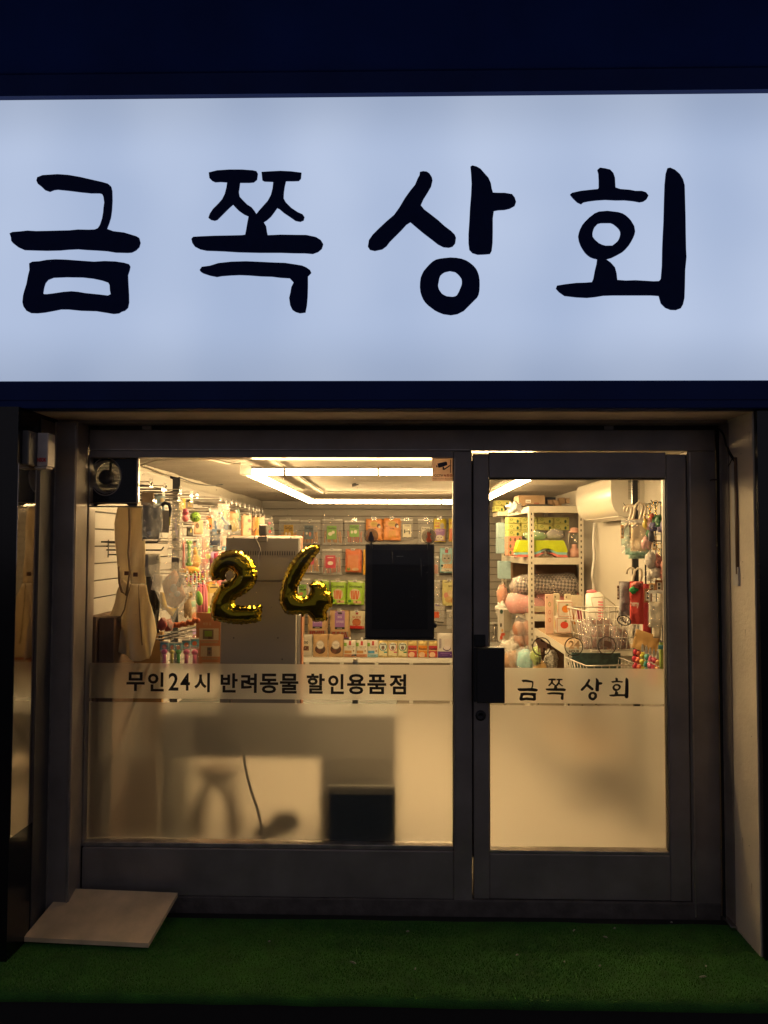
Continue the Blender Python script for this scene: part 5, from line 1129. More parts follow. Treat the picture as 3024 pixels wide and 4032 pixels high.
for k, (xa, xb_, pt, col, lb) in enumerate([(2148,2178,2340,'#e8c0a8','tall pink and green printed carton at the left of the fruit boxes'),(2181,2203,2338,'#e6d8b8','cream carton tab sticking up behind the orange fruit box'),(2224,2247,2340,'#e6d8b8','second cream carton tab behind the right of the orange fruit box')]):
    def pr_(mb, x0, x1, y0, y1, h, k=k):
        if k == 0:
            for q_, cc in ((.75,'#6f9a3a'),(.55,'#d07a6a'),(.35,'#d0604a')): mb.disc((x0+x1)/2, h*q_, .009, .016, C(cc), off=-y0+.001, n=12, ring=.7)
        mb.sheet(x0+.004, h*.9, x0+.012, h*.94, C('#5a4a3a'), off=-y0+.001, n=1)
    carton('tall_carton', Xr(xa,Yg+.14+k*.02), Xr(xb_,Yg+.14+k*.02), Yg+.14+k*.02, Yg+.17+k*.02, zt2+.001, Zr(pt,Yg+.14), mat('c_'+col, col, .5), lb, pr_)
for k, (xa, xb_, col, lb) in enumerate([(2250,2268,'#d98f1e','narrow amber pouch right of the fruit boxes'),(2267,2291,'#b0324a','narrow crimson pouch between the amber pouch and the pink carrier')]):
    def pr2(mb, x0, x1, y0, y1, h, col=col): mb.sheet(x0+.002, h*.28, x1-.002, h*.66, C(col), off=-y0+.001, n=1)
    carton('flat_pouch', Xr(xa,Yg+.05), Xr(xb_,Yg+.05), Yg+.05, Yg+.07, zt2+.001, Zr(2343,Yg+.05), mat('pouch_cream', (.72,.62,.45), .5), lb, pr2, cat='pouch')
# pet carrier: white shell ring with pink ribbed face, and a second behind
def carrier():
    p = at(2345, 2508, Y=1.72); r = 88*(p.y-CAMY)/FPX; L = .115
    t = empty('pet_carrier', (p.x, 1.72, zt2+.001), R(-12), label='white oval pet carrier with pink ribbed ends standing on the low shelf', category='pet carrier')
    WH = mat('carrier_white', (.92,.88,.80), .3); PI_ = mat('carrier_pink', (.95,.26,.30), .4)
    M_ = Matrix.Translation((0,0,r+.006)) @ Matrix.Rotation(R(90), 4, 'Y')
    MB().lathe([(.70*r,-L*.5),(.88*r,-L*.56),(.97*r,-L*.42),(r,-L*.1),(r,L*.25),(.93*r,L*.42),(.8*r,L*.5),(.5*r,L*.52)], WH, 34, M=M_, sy=.72).build('shell', t)
    mb = MB().lathe([(0,-L*.47),(.70*r,-L*.48),(.71*r,-L*.44)], PI_, 34, M=M_, sy=.72); RB = mat('carrier_rib', (1.,.55,.55), .4)
    for i in range(15):
        u = -.64+1.28*i/14; hw = .70*math.sqrt(max(0, 1-(u/.72)**2))*r*.72; mb.box(-L*.50, -L*.475, -hw, hw, r+.006+u*r-.003, r+.006+u*r+.003, RB)
    mb.build('grille', t)
    mb = MB()
    for i in range(11):
        z = r+.006+(-.6+1.2*i/10)*r; hw = math.sqrt(max(0, 1-((z-r-.006)/r)**2))*r*.72
        mb.box(L*.12, L*.40, -hw-.003, -hw+.004, z-.004, z+.004, PI_)
    mb.build('side_rib', t)
    MB().box(-L*.5, -L*.1, -.05, .05, -.0, .014, WH, bev=.005).build('foot', t)
    MB().ball((-L*.2,0,2*r+.008), .035, .03, .013, PI_, n=12).build('latch', t)
carrier()
# air conditioner on the right wall
ac = empty('air_conditioner', (XR_IN, 1.62, 0), label='white wall-mounted air conditioner seen from below at the right wall', category='air conditioner')
ACM = mat('ac_white', (.74,.70,.62), .22, var=.02, coat=.3)
zb_ = at(2400, 2037, Y=1.2).z; ztop = min(zb_+.27, ZC-.03)
pr = [(-.001, zb_+.03), (-.04, zb_+.012), (-.08, zb_+.001), (-.12, zb_+.004), (-.15, zb_+.014), (-.175, zb_+.034), (-.192, zb_+.062), (-.202, zb_+.10), (-.206, zb_+.15), (-.205, ztop-.07), (-.202, ztop-.035), (-.192, ztop-.012), (-.17, ztop), (-.001, ztop)]
def xprism(mb, prof, y0, y1, m, sm=False):
    n = len(prof)
    if sm:
        vs = [(x, y0, z) for x, z in prof]+[(x, y1, z) for x, z in prof]
        mb.add(vs, [(i, (i+1) % n, n+(i+1) % n, n+i) for i in range(n)], m, True); mb.add(vs, [tuple(range(n-1, -1, -1)), tuple(range(n, 2*n))], m); return mb
    vs = [(x, y0, z) for x, z in prof]+[(x, y1, z) for x, z in prof]
    mb.add(vs, [tuple(range(n-1, -1, -1)), tuple(range(n, 2*n))]+[(i, (i+1) % n, n+(i+1) % n, n+i) for i in range(n)], m); return mb
xprism(MB(), pr, -.42, .50, ACM, True).build('body', ac)
xprism(MB(), [(-.082, zb_-.004), (-.148, zb_+.011), (-.148, zb_+.006), (-.084, zb_-.010)], -.38, .46, ACM).build('louvre', ac)
mb = MB()
def ys(y0, z0, y1, z1): return None
mb.box(-.10, -.03, -.4212, -.4205, zb_+.11, ztop-.02, mat('sticker_pale', (.42,.38,.32), .6)); mb.box(-.098, -.032, -.4218, -.4213, ztop-.045, ztop-.04, C('#3a352e')); mb.box(-.098, -.036, -.4218, -.4213, zb_+.15, zb_+.152, C('#6a6256')); mb.box(-.098, -.036, -.4218, -.4213, zb_+.17, zb_+.172, C('#6a6256')); mb.box(-.085, -.04, -.4218, -.4213, ztop-.036, ztop-.028, C('#7d9a5a'))
for k in range(5): mb.box(-.085, -.06, -.4218, -.4213, zb_+.112+k*.006, zb_+.114+k*.006, C('#3a352e'))
mb.build('rating_label', ac)
wire('drain_hose', [(XR_IN-.02, 2.33, 1.82), (XR_IN-.035, 2.30, 1.70), (XR_IN-.03, 2.31, 1.55), (XR_IN-.05, 2.29, 1.42), (XR_IN-.03, 2.33, 1.35), (XR_IN-.03, 2.32, 1.1)], .010, M_WHITE, label='white flexible hose running down beside the right rack post', category='hose')
# black pole and wire grid
pz = at(2501, 2200, Y=.95)
MB().box(-.016, .016, -.012, .012, 0, ZC-ZF-.005, mat('pole_black', (.025,.025,.025), .25)).build('pole', loc=(pz.x, .95, ZF), label='square black upright pole behind the hanging clothes at the right of the door', category='pole')
gx = at(2545, 2100, Y=.80).x
gd = empty('wire_grid', (gx, .30, 0), label='black wire grid panel on the right side of the door view with hooks', category='wire grid')
zg0, zg1 = 1.12, at(2545, 1985, Y=.80).z
mb = MB()
for k in range(9):
    y = -.18+.70*k/8; mb.tube([(0,y,zg0),(0,y,zg1)], .0028 if k % 4 else .005, M_DARKST, 6)
for k in range(10):
    z = zg0+(zg1-zg0)*k/9; mb.tube([(0.004,-.19,z),(0.004,.53,z)], .0028 if k % 9 else .005, M_DARKST, 6)
mb.build('grid', gd)
for (px, py, Y, L) in ((2543,2145,.8,.10),(2600,1980,.45,.08),(2610,2130,.40,.09),(2475,1990,.9,.09)):
    p = at(px, py, Y=Y); MB().tube([(0,0,0),(-L,-.01,0),(-L-.012,-.012,.014)], .003, M_DARKST, 6).build('grid_hook', gd, loc=(gx-gd.location.x, p.y-.30, p.z))
# lower grid rail
MB().tube([at(2508,2482,Y=.95), at(2632,2540,Y=.38)], .006, M_DARKST, 8).tube([at(2508,2496,Y=.95), at(2632,2560,Y=.38)], .004, M_DARKST, 8).build('hook_rail', label='black slanted rail carrying the candy-coloured toy strings', category='rail')
# wire baskets
WB = mat('basket_wire', (.72,.66,.56), .35, .3)
def basket(x0, x1, y0, y1, z0, z1, label, flare=.034):
    t = empty('wire_basket', ((x0+x1)/2, (y0+y1)/2, z0), R(9), label=label, category='basket', group='stacked white wire baskets')
    a, b, h = (x1-x0)/2, (y1-y0)/2, z1-z0
    def ring(s, z, r, nm): MB().tube([(-a-s,-b-s,z),(a+s,-b-s,z),(a+s,b+s,z),(-a-s,b+s,z)], r, WB, 6, cyc=True).build(nm, t)
    ring(flare, h, .0042, 'rim'); ring(0, 0, .0032, 'base_ring')
    mb = MB()
    for q in (.33, .66): 
        s = flare*q; mb.tube([(-a-s,-b-s,h*q),(a+s,-b-s,h*q),(a+s,b+s,h*q),(-a-s,b+s,h*q)], .0022, WB, 5, cyc=True)
    for i in range(8):
        u = -1+2*i/7; mb.tube([(u*(a+flare),-b-flare,h),(u*a,-b,0),(u*a,b,0),(u*(a+flare),b+flare,h)], .0022, WB, 5)
        mb.tube([(-a-flare,u*(b+flare),h),(-a,u*b,0),(a,u*b,0),(a+flare,u*(b+flare),h)], .0022, WB, 5)
    mb.build('wire_mesh', t)
    MB().tube([(a*.1,b+flare,h),(a*.15,b+flare+.05,h+.05),(a*.9,b+flare+.05,h+.055),(a+flare,b+flare,h+.01)], .0035, WB, 6).build('handle', t)
    return t
Ybk = .75; 
x0, x1 = Xr(2312,Ybk), Xr(2474,Ybk)
basket(x0, x1, Ybk, Ybk+.24, Zr(2560,Ybk), Zr(2405,Ybk), 'upper white wire basket filled with dark jerky packs')
basket(x0-.015, x1+.0, Ybk, Ybk+.24, Zr(2745,Ybk), Zr(2615,Ybk), 'lower white wire basket half hidden by the door band')
JR = mat('jerky_brown', (.20,.07,.04), .35, var=.5, vscale=60, bump=.6, bscale=60)
rr = random.Random(9)
for k in range(9):
    x = x0+.03+(x1-x0-.06)*(k % 5)/4; y = Ybk+.05+.12*(k//5); z = Zr(2560,Ybk)+.03+.035*(k//5)
    o = MB().pillow(.085, .12, lambda x_, z_: -.012*math.sqrt(max(0, 1-(x_/.043)**2))*math.sqrt(max(0, 1-(z_/.061)**2))+.004*noise.noise(Vector((x_*40, z_*40, k))), JR, 8, 10).build('jerky_pack', loc=(x, y, z+.03), rot=(R(-25+rr.uniform(-12,12)), R(rr.uniform(-30,30)), R(rr.uniform(-30,30))), label='dark brown jerky pack heaped in the upper wire basket', category='snack pack', group='jerky packs heaped in the basket')
    MB().pillow(.095, .135, lambda x_, z_: -.016*math.sqrt(max(0, 1-(x_/.048)**2))*math.sqrt(max(0, 1-(z_/.068)**2)), PLASTIC, 8, 10).build('wrapper', o)
MB().box(Xr(2250,1.0)-.0, Xr(2440,1.0), 1.0, 1.02, .75, Zr(2570,1.0), mat('teal_dark_box', (.07,.13,.12), .35, bump=.8, bscale=14, var=.4)).build('dark_crate', label='dark teal crate under the low shelf behind the lower wire basket', category='crate')
MB().box(0, .10, 0, .02, 0, .60, M_CREAMST).build('white_post', loc=(Xr(2438,1.3), 1.3, ZF+.35), label='pale upright panel right of the dark teal crate', category='panel')
# ================================================================== merchandise
def frame_of(px0, py0, px1, py1, Y=None, X=None, rz=0.):
    c = at((px0+px1)/2, (py0+py1)/2, Y=Y, X=X); D = c.y-CAMY
    w_ = (px1-px0)*D/(FPX*math.cos(rz)+(1575-(px0+px1)/2)*math.sin(rz)); h_ = (py1-py0)*D/FPX
    return c, abs(w_), h_
def psurf(w_, h_, t, seed, cr=.004):
    def f(x, z):
        u = min(1, abs(2*x/w_)); v = min(1, abs(2*z/h_))
        b = math.sqrt(max(0, 1-u**4))*math.sqrt(max(0, 1-v**5))
        return -(t/2)*b + cr*noise.noise(Vector((x*28+seed, z*22, seed)))*(.3+b)
    return f
def paint(mb, prints, w_, h_, sf, hh=None):
    o = .0012
    for p in prints:
        k = p[0]; o += .0004
        X_ = lambda u: (u-.5)*w_
        Z_ = lambda v: (.5-v)*h_
        if k == 'r': mb.sheet(X_(p[1]), Z_(p[4]), X_(p[3]), Z_(p[2]), C(p[5]), sf, o, n=5)
        elif k == 'e': mb.disc(X_(p[1]), Z_(p[2]), p[3]*w_, p[4]*h_, C(p[5]), sf, o, n=18)
        elif k == 'o': mb.disc(X_(p[1]), Z_(p[2]), p[3]*w_, p[4]*h_, C(p[5]), sf, o, n=22, ring=.82)
        elif k == 't': mb.text(p[1], X_(p[2]), Z_(p[5]), X_(p[4]), Z_(p[3]), C(p[6]), sf, o+.001, bold=.02)
        elif k == 's':   # sticks fanned in a window: (s, u0, v0, u1, v1, color, n)
            r = random.Random(int(w_*1e5)); n = p[6]
            for i in range(n):
                u = p[1]+(p[3]-p[1])*(i+.5)/n; du = (r.random()-.5)*.08
                x0, z0, x1, z1 = X_(u+du), Z_(p[4]), X_(u-du), Z_(p[2]); hw = (p[3]-p[1])*w_/n*.38
                m = C(p[5]); vs = []
                for q in range(5):
                    t = q/4; x = x0+(x1-x0)*t; z = z0+(z1-z0)*t; vs += [(x-hw, sf(x, z)-o-.001, z), (x+hw, sf(x, z)-o-.001, z)]
                mb.add(vs, [(2*q, 2*q+1, 2*q+3, 2*q+2) for q in range(4)], m)
    return mb
WIRE = mat('peg_wire', (.22,.20,.18), .35, .8)
TAGP = glassy('tag_plastic', gloss=.07, rough=.05, alpha=.10, acol=(.8,.78,.8))
TAGW = mat('tag_paper', (.80,.78,.74), .5)
def peg(pos, normal, L, label, tag=True, dz=0., group='display pegs with price tags'):
    """display peg from the wall towards the room; pos = front tip"""
    n = Vector(normal).normalized()
    rz = math.atan2(n.x, -n.y)
    t = MB().tube([(0,0,0),(0,L,0)], .0032, WIRE, 6).tube([(0,.006,.018),(0,L,.018)], .0022, WIRE, 6).tube([(0,0,0),(0,-.004,.010)], .0032, WIRE, 6)
    o = t.build('display_peg', loc=pos, rz=rz, label=label, category='display peg', group=group)
    if tag:
        MB().box(-.024, .024, -.004, -.0032, -.006, .032, TAGP).build('tag_holder', o)
        MB().box(-.019, .019, -.0055, -.0045, -.004, .013, TAGW).box(-.014, .012, -.006, -.0056, .0, .007, C('#6a6660')).build('price_tag', o)
    return o
def pouch(name, box, body, label, prints=(), t=.028, Y=None, X=None, rz=0., tilt=0., contents=None, cat='snack pouch', group=None, cr=.004, hole=True, seed=None, nx=12, nz=16, card=None):
    c, w_, h_ = frame_of(*box, Y=Y, X=X, rz=rz); seed = seed if seed is not None else (box[0]*.37+box[1]*.11) % 50
    sf = psurf(w_, h_, t, seed, cr)
    o = MB().pillow(w_, h_, sf, body, nx, nz).build(name, loc=c, rot=(0, tilt, rz), label=label, category=cat, group=group)
    if body in (PLASTIC, PLASTIC_MILK):
        # sealed top strip and crinkle highlights
        MB().box(-w_/2+.003, w_/2-.003, -.0012, .0012, h_/2-.016, h_/2-.001, mat('seal_strip', (.9,.87,.82), .3)).build('seal', o)
    if contents:
        kind, cols, reg = contents; mb = MB(); r = random.Random(int(box[0]+box[1]*3))
        u0, v0, u1, v1 = reg
        def P(u, v): return ((u-.5)*w_, (.5-v)*h_)
        if kind == 'sticks':
            n = 11
            for i in range(n):
                x, z1 = P(u0+(u1-u0)*(i+.5)/n, v0+r.random()*.06); x2, z0 = P(u0+(u1-u0)*(i+.5)/n+r.uniform(-.08,.08), v1-r.random()*.05)
                mb.tube([(x, r.uniform(-.3,.3)*t*.5, z1), ((x+x2)/2+r.uniform(-.003,.003), r.uniform(-.3,.3)*t*.5, (z0+z1)/2), (x2, r.uniform(-.3,.3)*t*.5, z0)], w_*.028, mat('treat_'+cols[i % len(cols)], cols[i % len(cols)], .6, var=.25, vscale=90), 6)
        elif kind == 'chunks':
            for i in range(30):
                x, z = P(r.uniform(u0, u1), r.uniform(v0, v1)); s = w_*r.uniform(.035,.075)
                mb.ball((x, r.uniform(-.25,.25)*t, z), s, s*.6, s*r.uniform(.6,1.1), mat('treat_'+cols[i % len(cols)], cols[i % len(cols)], .6, var=.25, vscale=90), n=7, lump=.5, seed=i)
        mb.build('treats', o)
    if card:
        u0, v0, u1, v1, col, pr = card; cw, ch = (u1-u0)*w_, (v1-v0)*h_
        cx_, cz_ = ((u0+u1)/2-.5)*w_, (.5-(v0+v1)/2)*h_; yy = -t/2-.0015
        cd_ = MB().box(-cw/2, cw/2, 0, .0008, -ch/2, ch/2, C(col)).build('label_card', o, loc=(cx_, yy, cz_))
        if pr: paint(MB(), pr, cw, ch, lambda x, z: 0.).build('print', cd_)
    if prints: paint(MB(), prints, w_, h_, sf).build('print', o)
    return o, c, w_, h_
YB1 = YB-.13      # hanging plane of the back wall
CLR = PLASTIC
def hang(box, label, short, body=CLR, tag=True, **kw):
    o, c, w_, h_ = pouch('snack_pouch', box, body, label, Y=YB1+kw.pop('dy', 0), **kw)
    if body is not CLR:
        q = o.copy(); S.collection.objects.link(q); q.location = (c.x+.012, c.y+.03, c.z-.006); q.rotation_euler = (0, R(1.5), R(2)); q['label'] = 'matching pouch tucked right behind '+short
        for ch in list(o.children):
            h = ch.copy(); S.collection.objects.link(h); h.parent = q
    peg((c.x, c.y-.03, c.z+h_/2+.012 if False else c.z+h_/2-.008), (0,-1,0), YB-c.y+.02, 'wall peg with clear price tag holding '+short, tag)
    return o
BEIGE = ['#c99a5c','#b8864a','#d8ab6c']; PINKS = ['#c7786a','#d98d70','#c9604f']; ORG = ['#c8803a','#d8974a','#b86a34']
GG = lambda dark: [('t','GoGo',.08,.10,.92,.28,'#2b2b22'),('t','MOM',.55,.30,.92,.38,'#3a3a30'),('e',.25,.58,.12,.10,'#efe6cf'),('o',.16,.80,.10,.07,'#a04a3a'),('e',.62,.64,.14,.16,dark)]
# top row (left to right)
hang((1097,2046,1180,2150), 'clear treat bag with a mustard yellow label, leftmost in the top row', 'the mustard-labelled treat bag', contents=('sticks',BEIGE,(.14,.45,.86,.95)), card=(.26,.20,.70,.78,'#c9a13a',GG('#e8dcc0')), tag=True)
hang((1182,2048,1262,2144), 'clear treat bag with a blue-grey label, second in the top row', 'the blue-grey labelled treat bag', contents=('sticks',ORG,(.14,.45,.86,.95)), card=(.22,.22,.66,.78,'#6d7d88',GG('#d98a6a')))
hang((1268,2044,1350,2146), 'clear treat bag with a green label over pale sticks, third in the top row', 'the first green-labelled treat bag', contents=('sticks',['#c98a4a','#d09a5a'],(.12,.42,.9,.92)), card=(.24,.26,.70,.78,'#7fb24a',[('t','GoGo',.08,.08,.92,.26,'#24301c'),('e',.35,.6,.22,.14,'#ece4cc'),('e',.66,.48,.16,.12,'#ece4cc')]))
hang((1356,2050,1436,2144), 'clear treat bag with a square green label, fourth in the top row', 'the second green-labelled treat bag', contents=('sticks',PINKS,(.12,.42,.9,.92)), card=(.26,.18,.72,.68,'#7fb24a',[('t','GoGo',.08,.06,.92,.24,'#24301c'),('t','MOM',.6,.26,.95,.34,'#24301c'),('e',.25,.6,.13,.13,'#ece4cc'),('e',.62,.58,.18,.15,'#ece4cc')]))
ORM = mat('pouch_orange', (.86,.33,.08), .35, bump=.2, bscale=30)
OPR = [('e',.5,.25,.24,.13,'#d8b04a'),('t','오리고기',.34,.21,.66,.28,'#8a5a2a'),('e',.78,.33,.11,.10,'#5a3424'),('e',.84,.38,.08,.06,'#e8dcc0'),('t','스틱',.38,.44,.62,.50,'#5a2a14'),('s',.30,.56,.74,.90,'#e0a23a',5),('t','WJ',.10,.34,.24,.40,'#5a2a14')]
hang((1441,2043,1505,2126), 'orange foil pouch in the top row half hidden by the left suction cup', 'the orange pouch behind the left suction cup', body=ORM, prints=OPR)
hang((1510,2041,1576,2126), 'orange foil pouch with yellow oval and sticks, between the two suction cups', 'the fully visible orange pouch', body=ORM, prints=OPR)
hang((1576,2044,1626,2126), 'clear pouch with a cream brush-drawn label right of the orange pouches', 'the cream-labelled clear pouch', contents=('chunks',['#cfc3a4','#b8aa88'],(.2,.3,.8,.9)), card=(.20,.26,.86,.86,'#e4dcc4',[('t','우유껌',.2,.05,.8,.16,'#4a463c'),('r',.15,.4,.28,.7,'#3a382e'),('r',.2,.52,.8,.56,'#5a584c'),('r',.72,.48,.82,.78,'#3a382e')]))
hang((1646,2044,1706,2140), 'clear pouch with a plain white label behind the right suction cup', 'the white-labelled clear pouch', contents=('chunks',['#cfc3a4','#b8aa88'],(.2,.3,.8,.9)), card=(.22,.33,.78,.95,'#e8e2d2',[('t','Pollack',.08,.06,.92,.16,'#4a463c'),('e',.5,.6,.3,.2,'#d8d0bc')]))
CATY = mat('pouch_yellow', (.80,.62,.04), .35, bump=.2, bscale=30)
CPR = [('r',0.04,.44,.96,.97,'#a87ab8'),('t','치즈볼',.08,.16,.5,.26,'#c8452a'),('e',.72,.32,.18,.12,'#b8b0a8'),('e',.5,.52,.36,.05,'#c79ad0'),('e',.5,.84,.34,.13,'#e8ddd0'),('e',.36,.82,.05,.02,'#3a3a2a'),('e',.64,.82,.05,.02,'#3a3a2a'),('e',.5,.90,.03,.012,'#c87a6a'),('r',.08,.3,.46,.36,'#d86a2a')]
hang((1708,2042,1753,2132), 'yellow and purple cat snack pouch at the right of the top row', 'the yellow and purple pouch', body=CATY, prints=CPR)
hang((1767,2042,1812,2132), 'yellow and orange snack pouch cut off by the window mullion', 'the yellow and orange pouch', body=CATY, prints=[('r',.04,.44,.96,.97,'#e07a4a'),('t','치즈볼',.08,.16,.5,.26,'#c8452a'),('e',.5,.7,.25,.15,'#c8402a')])
# second row
hang((1180,2158,1258,2256), 'clear treat bag with a pink label behind the upper arm of the digit four balloon', 'the pink-labelled bag behind the balloon', contents=('sticks',ORG,(.12,.35,.9,.95)), card=(.3,.14,.72,.66,'#cf4a5e',[('e',.5,.6,.3,.14,'#efe0d0')]))
hang((1268,2162,1346,2262), 'clear treat bag with a tilted pink-red label right of the four balloon', 'the tilted pink-red labelled bag', contents=('sticks',PINKS,(.10,.30,.92,.95)), card=(.18,.25,.68,.74,'#cc3f56',[('e',.5,.62,.28,.16,'#efe0d0'),('r',.2,.14,.8,.2,'#f0dcc8')]))
hang((1360,2162,1420,2252), 'red-orange jerky pouch with clear window, second row beside the black screen', 'the red-orange jerky pouch', body=mat('pouch_redorange', (.72,.20,.08), .35, bump=.2, bscale=30), prints=[('r',.12,.10,.88,.22,'#e2763a'),('s',.16,.28,.84,.84,'#d88a54',5),('e',.22,.86,.12,.08,'#6c8a34'),('e',.66,.88,.22,.07,'#d8b48a')])
hang((1430,2164,1470,2262), 'orange-yellow pouch edge just left of the black screen', 'the pouch hidden by the screen edge', body=mat('pouch_amber', (.80,.42,.05), .35), tag=False)
hang((1700,2190,1729,2268), 'clear and white pouch edge just right of the black screen', 'the clear pouch beside the screen', contents=('sticks',PINKS,(.2,.4,.8,.9)), tag=False)
hang((1732,2158,1785,2254), 'light blue pouch with a striped grey cat face in the second row at the right', 'the blue cat-face pouch', body=mat('pouch_skyblue', (.32,.58,.62), .35, bump=.2, bscale=30), prints=[('r',.38,.06,.60,.20,'#a8362c'),('e',.5,.44,.36,.19,'#a8a498'),('e',.24,.30,.08,.06,'#a8a498'),('e',.76,.30,.08,.06,'#a8a498'),('e',.36,.42,.07,.03,'#3a4434'),('e',.64,.42,.07,.03,'#3a4434'),('e',.5,.52,.06,.02,'#c88a7a'),('r',.44,.28,.47,.36,'#5a574e'),('r',.53,.28,.56,.36,'#5a574e'),('r',.14,.66,.9,.84,'#e4cfae'),('s',.3,.64,.9,.82,'#d8a878',4),('e',.16,.72,.09,.05,'#2f4a4c'),('r',.1,.86,.92,.95,'#e8dccb'),('t','Tuna',.34,.88,.68,.93,'#5a564e')])
# third row
hang((1168,2278,1222,2372), 'clear treat bag with a green card seen through the loop of the four balloon', 'the green-card bag in the balloon loop', contents=('sticks',BEIGE,(.12,.4,.9,.95)), card=(.10,.25,.72,.80,'#7fb24a',[('t','GO',.1,.08,.7,.26,'#24301c'),('t','MOM',.3,.32,.95,.46,'#24301c'),('e',.4,.7,.25,.12,'#c87a5a')]))
GRN = mat('pouch_green', (.36,.60,.05), .35, bump=.2, bscale=30)
GPR = [('r',.03,.02,.97,.06,'#d8d2c0'),('t','Gootmeats',.08,.18,.92,.30,'#24361a'),('e',.5,.58,.34,.24,'#cfc2a0'),('s',.24,.42,.74,.78,'#cf6a34',5),('e',.20,.86,.10,.06,'#3f8a2a'),('r',.42,.84,.92,.95,'#d8b48a'),('e',.62,.88,.06,.04,'#8a5a3a')]
hang((1236,2282,1290,2378), 'white and green pouch mostly behind the right part of the four balloon', 'the pouch behind the balloon', body=GRN, prints=GPR, tag=True)
hang((1302,2286,1360,2378), 'green jerky pouch with orange sticks window, left of the matching one in the third row', 'the left green jerky pouch', body=GRN, prints=GPR)
hang((1367,2286,1430,2380), 'green jerky pouch with orange sticks window, next to the black screen', 'the right green jerky pouch', body=GRN, prints=GPR, tilt=R(3))
hang((1706,2284,1734,2358), 'white edged clear pouch right of the black screen in the third row', 'the white edged clear pouch', contents=('chunks',['#cfc3a4','#d8d0bc'],(.2,.2,.8,.9)), tag=False)
hang((1742,2284,1792,2384), 'yellow biscuit pouch with round treats picture at the right end of the third row', 'the yellow biscuit pouch', body=mat('pouch_olive', (.62,.56,.22), .35, bump=.2, bscale=30), prints=[('t','Natural',.1,.05,.5,.1,'#4a4a2a'),('t','쌀과자',.45,.2,.85,.28,'#5a4a2a'),('e',.3,.6,.2,.12,'#cf8a7a'),('e',.62,.52,.22,.12,'#d8c29a'),('e',.5,.76,.3,.12,'#c8a46a'),('e',.78,.8,.14,.1,'#b88a54')])
# fourth row
hang((1160,2412,1194,2510), 'teal bottomed pouch at the far left of the lowest hanging row', 'the teal-bottomed pouch', body=mat('pouch_kraft', (.56,.35,.17), .5), prints=[('r',.04,.4,.7,.8,'#8a8478'),('r',.04,.82,.96,.97,'#1f9a8a')], tag=False)
KPR = [('r',.26,.03,.76,.60,'#9a6ab0'),('r',.26,.60,.76,.68,'#2a221c'),('t','DUCK',.4,.2,.62,.28,'#e0cfe4'),('t','오리육포',.32,.36,.72,.46,'#d8c2de'),('t','오리안심',.38,.62,.62,.66,'#d8cfc4'),('r',.42,.08,.62,.14,'#2a221c'),('r',.06,.76,.94,.98,'#8a7a6a'),('s',.10,.77,.88,.97,'#8f3424',7),('r',.02,.96,.98,1.0,'#a878b8')]
KR = mat('pouch_kraft', (.56,.35,.17), .5)
hang((1212,2410,1287,2504), 'kraft pouch with dark meat window behind the foot of the four balloon', 'the left kraft meat pouch', body=KR, prints=KPR)
hang((1299,2403,1376,2512), 'kraft pouch with purple label and dark red meat strips window', 'the purple-labelled kraft pouch', body=KR, prints=KPR)
hang((1378,2405,1431,2476), 'cream and red pouch with jerky picture beside the lower left of the black screen', 'the cream and red pouch', body=mat('pouch_cream2', (.62,.56,.38), .35, bump=.2, bscale=30), prints=[('r',.42,.02,.60,.20,'#a8262a'),('t','SLICE',.18,.28,.82,.40,'#a84a3a'),('e',.5,.62,.32,.20,'#a8522c'),('s',.26,.50,.80,.80,'#c06a34',6),('r',.02,.82,.98,1.0,'#c02a22')], tilt=R(2))
hang((1708,2376,1750,2452), 'clear framed tray pouch with orange treats right of the black screen', 'the orange tray pouch', contents=('chunks',['#d8622c','#c8502a','#cfc3a4'],(.1,.4,.6,.8)), prints=[('r',.08,.04,.5,.14,'#7a6a9a'),('r',.06,.44,.5,.74,'#d0562a'),('r',.04,.93,.96,.99,'#3a3428')], tilt=R(4))
hang((1758,2402,1812,2476), 'clear bag with white contents at the right end of the lowest hanging row', 'the clear bag with white contents', contents=('chunks',['#d8d0bc','#cfc3a4'],(.15,.1,.85,.5)))
# ------------------------------------------------------------------ counter against the back wall
YC = YB-.40
zc = at(1500, 2592, Y=YC).z
ct = empty('display_counter', (0.0, YC, ZF), label='long white counter with panelled front along the back wall under the hanging pouches', category='counter')
xa, xb = at(1168, 2600, Y=YC).x, at(1792, 2600, Y=YC).x
CW = mat('counter_white', (.80,.78,.73), .4, var=.04)
h_ = zc-ZF
MB().box(xa, xb, -.004, .38, h_-.045, h_, CW, bev=.003).build('counter_top', ct)
mb = MB()
for px in (1202,1338,1475,1612,1772): x = at(px, 2620, Y=YC).x; mb.box(x, x+.038, .0, .03, 0, h_-.0455, CW)
mb.build('front_post', ct)
MB().box(xa, xb, .031, .04, 0, h_-.046, mat('counter_panel', (.36,.32,.27), .5)).build('front_panel', ct)
YS1 = YC+.06
def stand(box, label, body, prints=(), t=.03, name='stand_up_pouch', cat='snack pouch', **kw):
    px0, py0, px1, py1 = box
    o, c, w_, hh = pouch(name, (px0, py0, px1, 2592), body, label, prints, t=t, Y=YS1+kw.pop('dy', 0.), cat=cat, **kw)
    o.location.z = zc+hh/2+.001; return o, w_, hh
stand((1178,2505,1230,2590), 'grey-beige stand-up pouch numbered 100 at the left end of the counter', mat('pouch_greige', (.50,.46,.38), .4), [('e',.48,.36,.30,.12,'#cfc4b0'),('t','100',.26,.30,.70,.42,'#2e2a26'),('r',.18,.42,.80,.78,'#c4b8a0'),('r',.26,.52,.74,.72,'#5a2f24')], dy=.02)
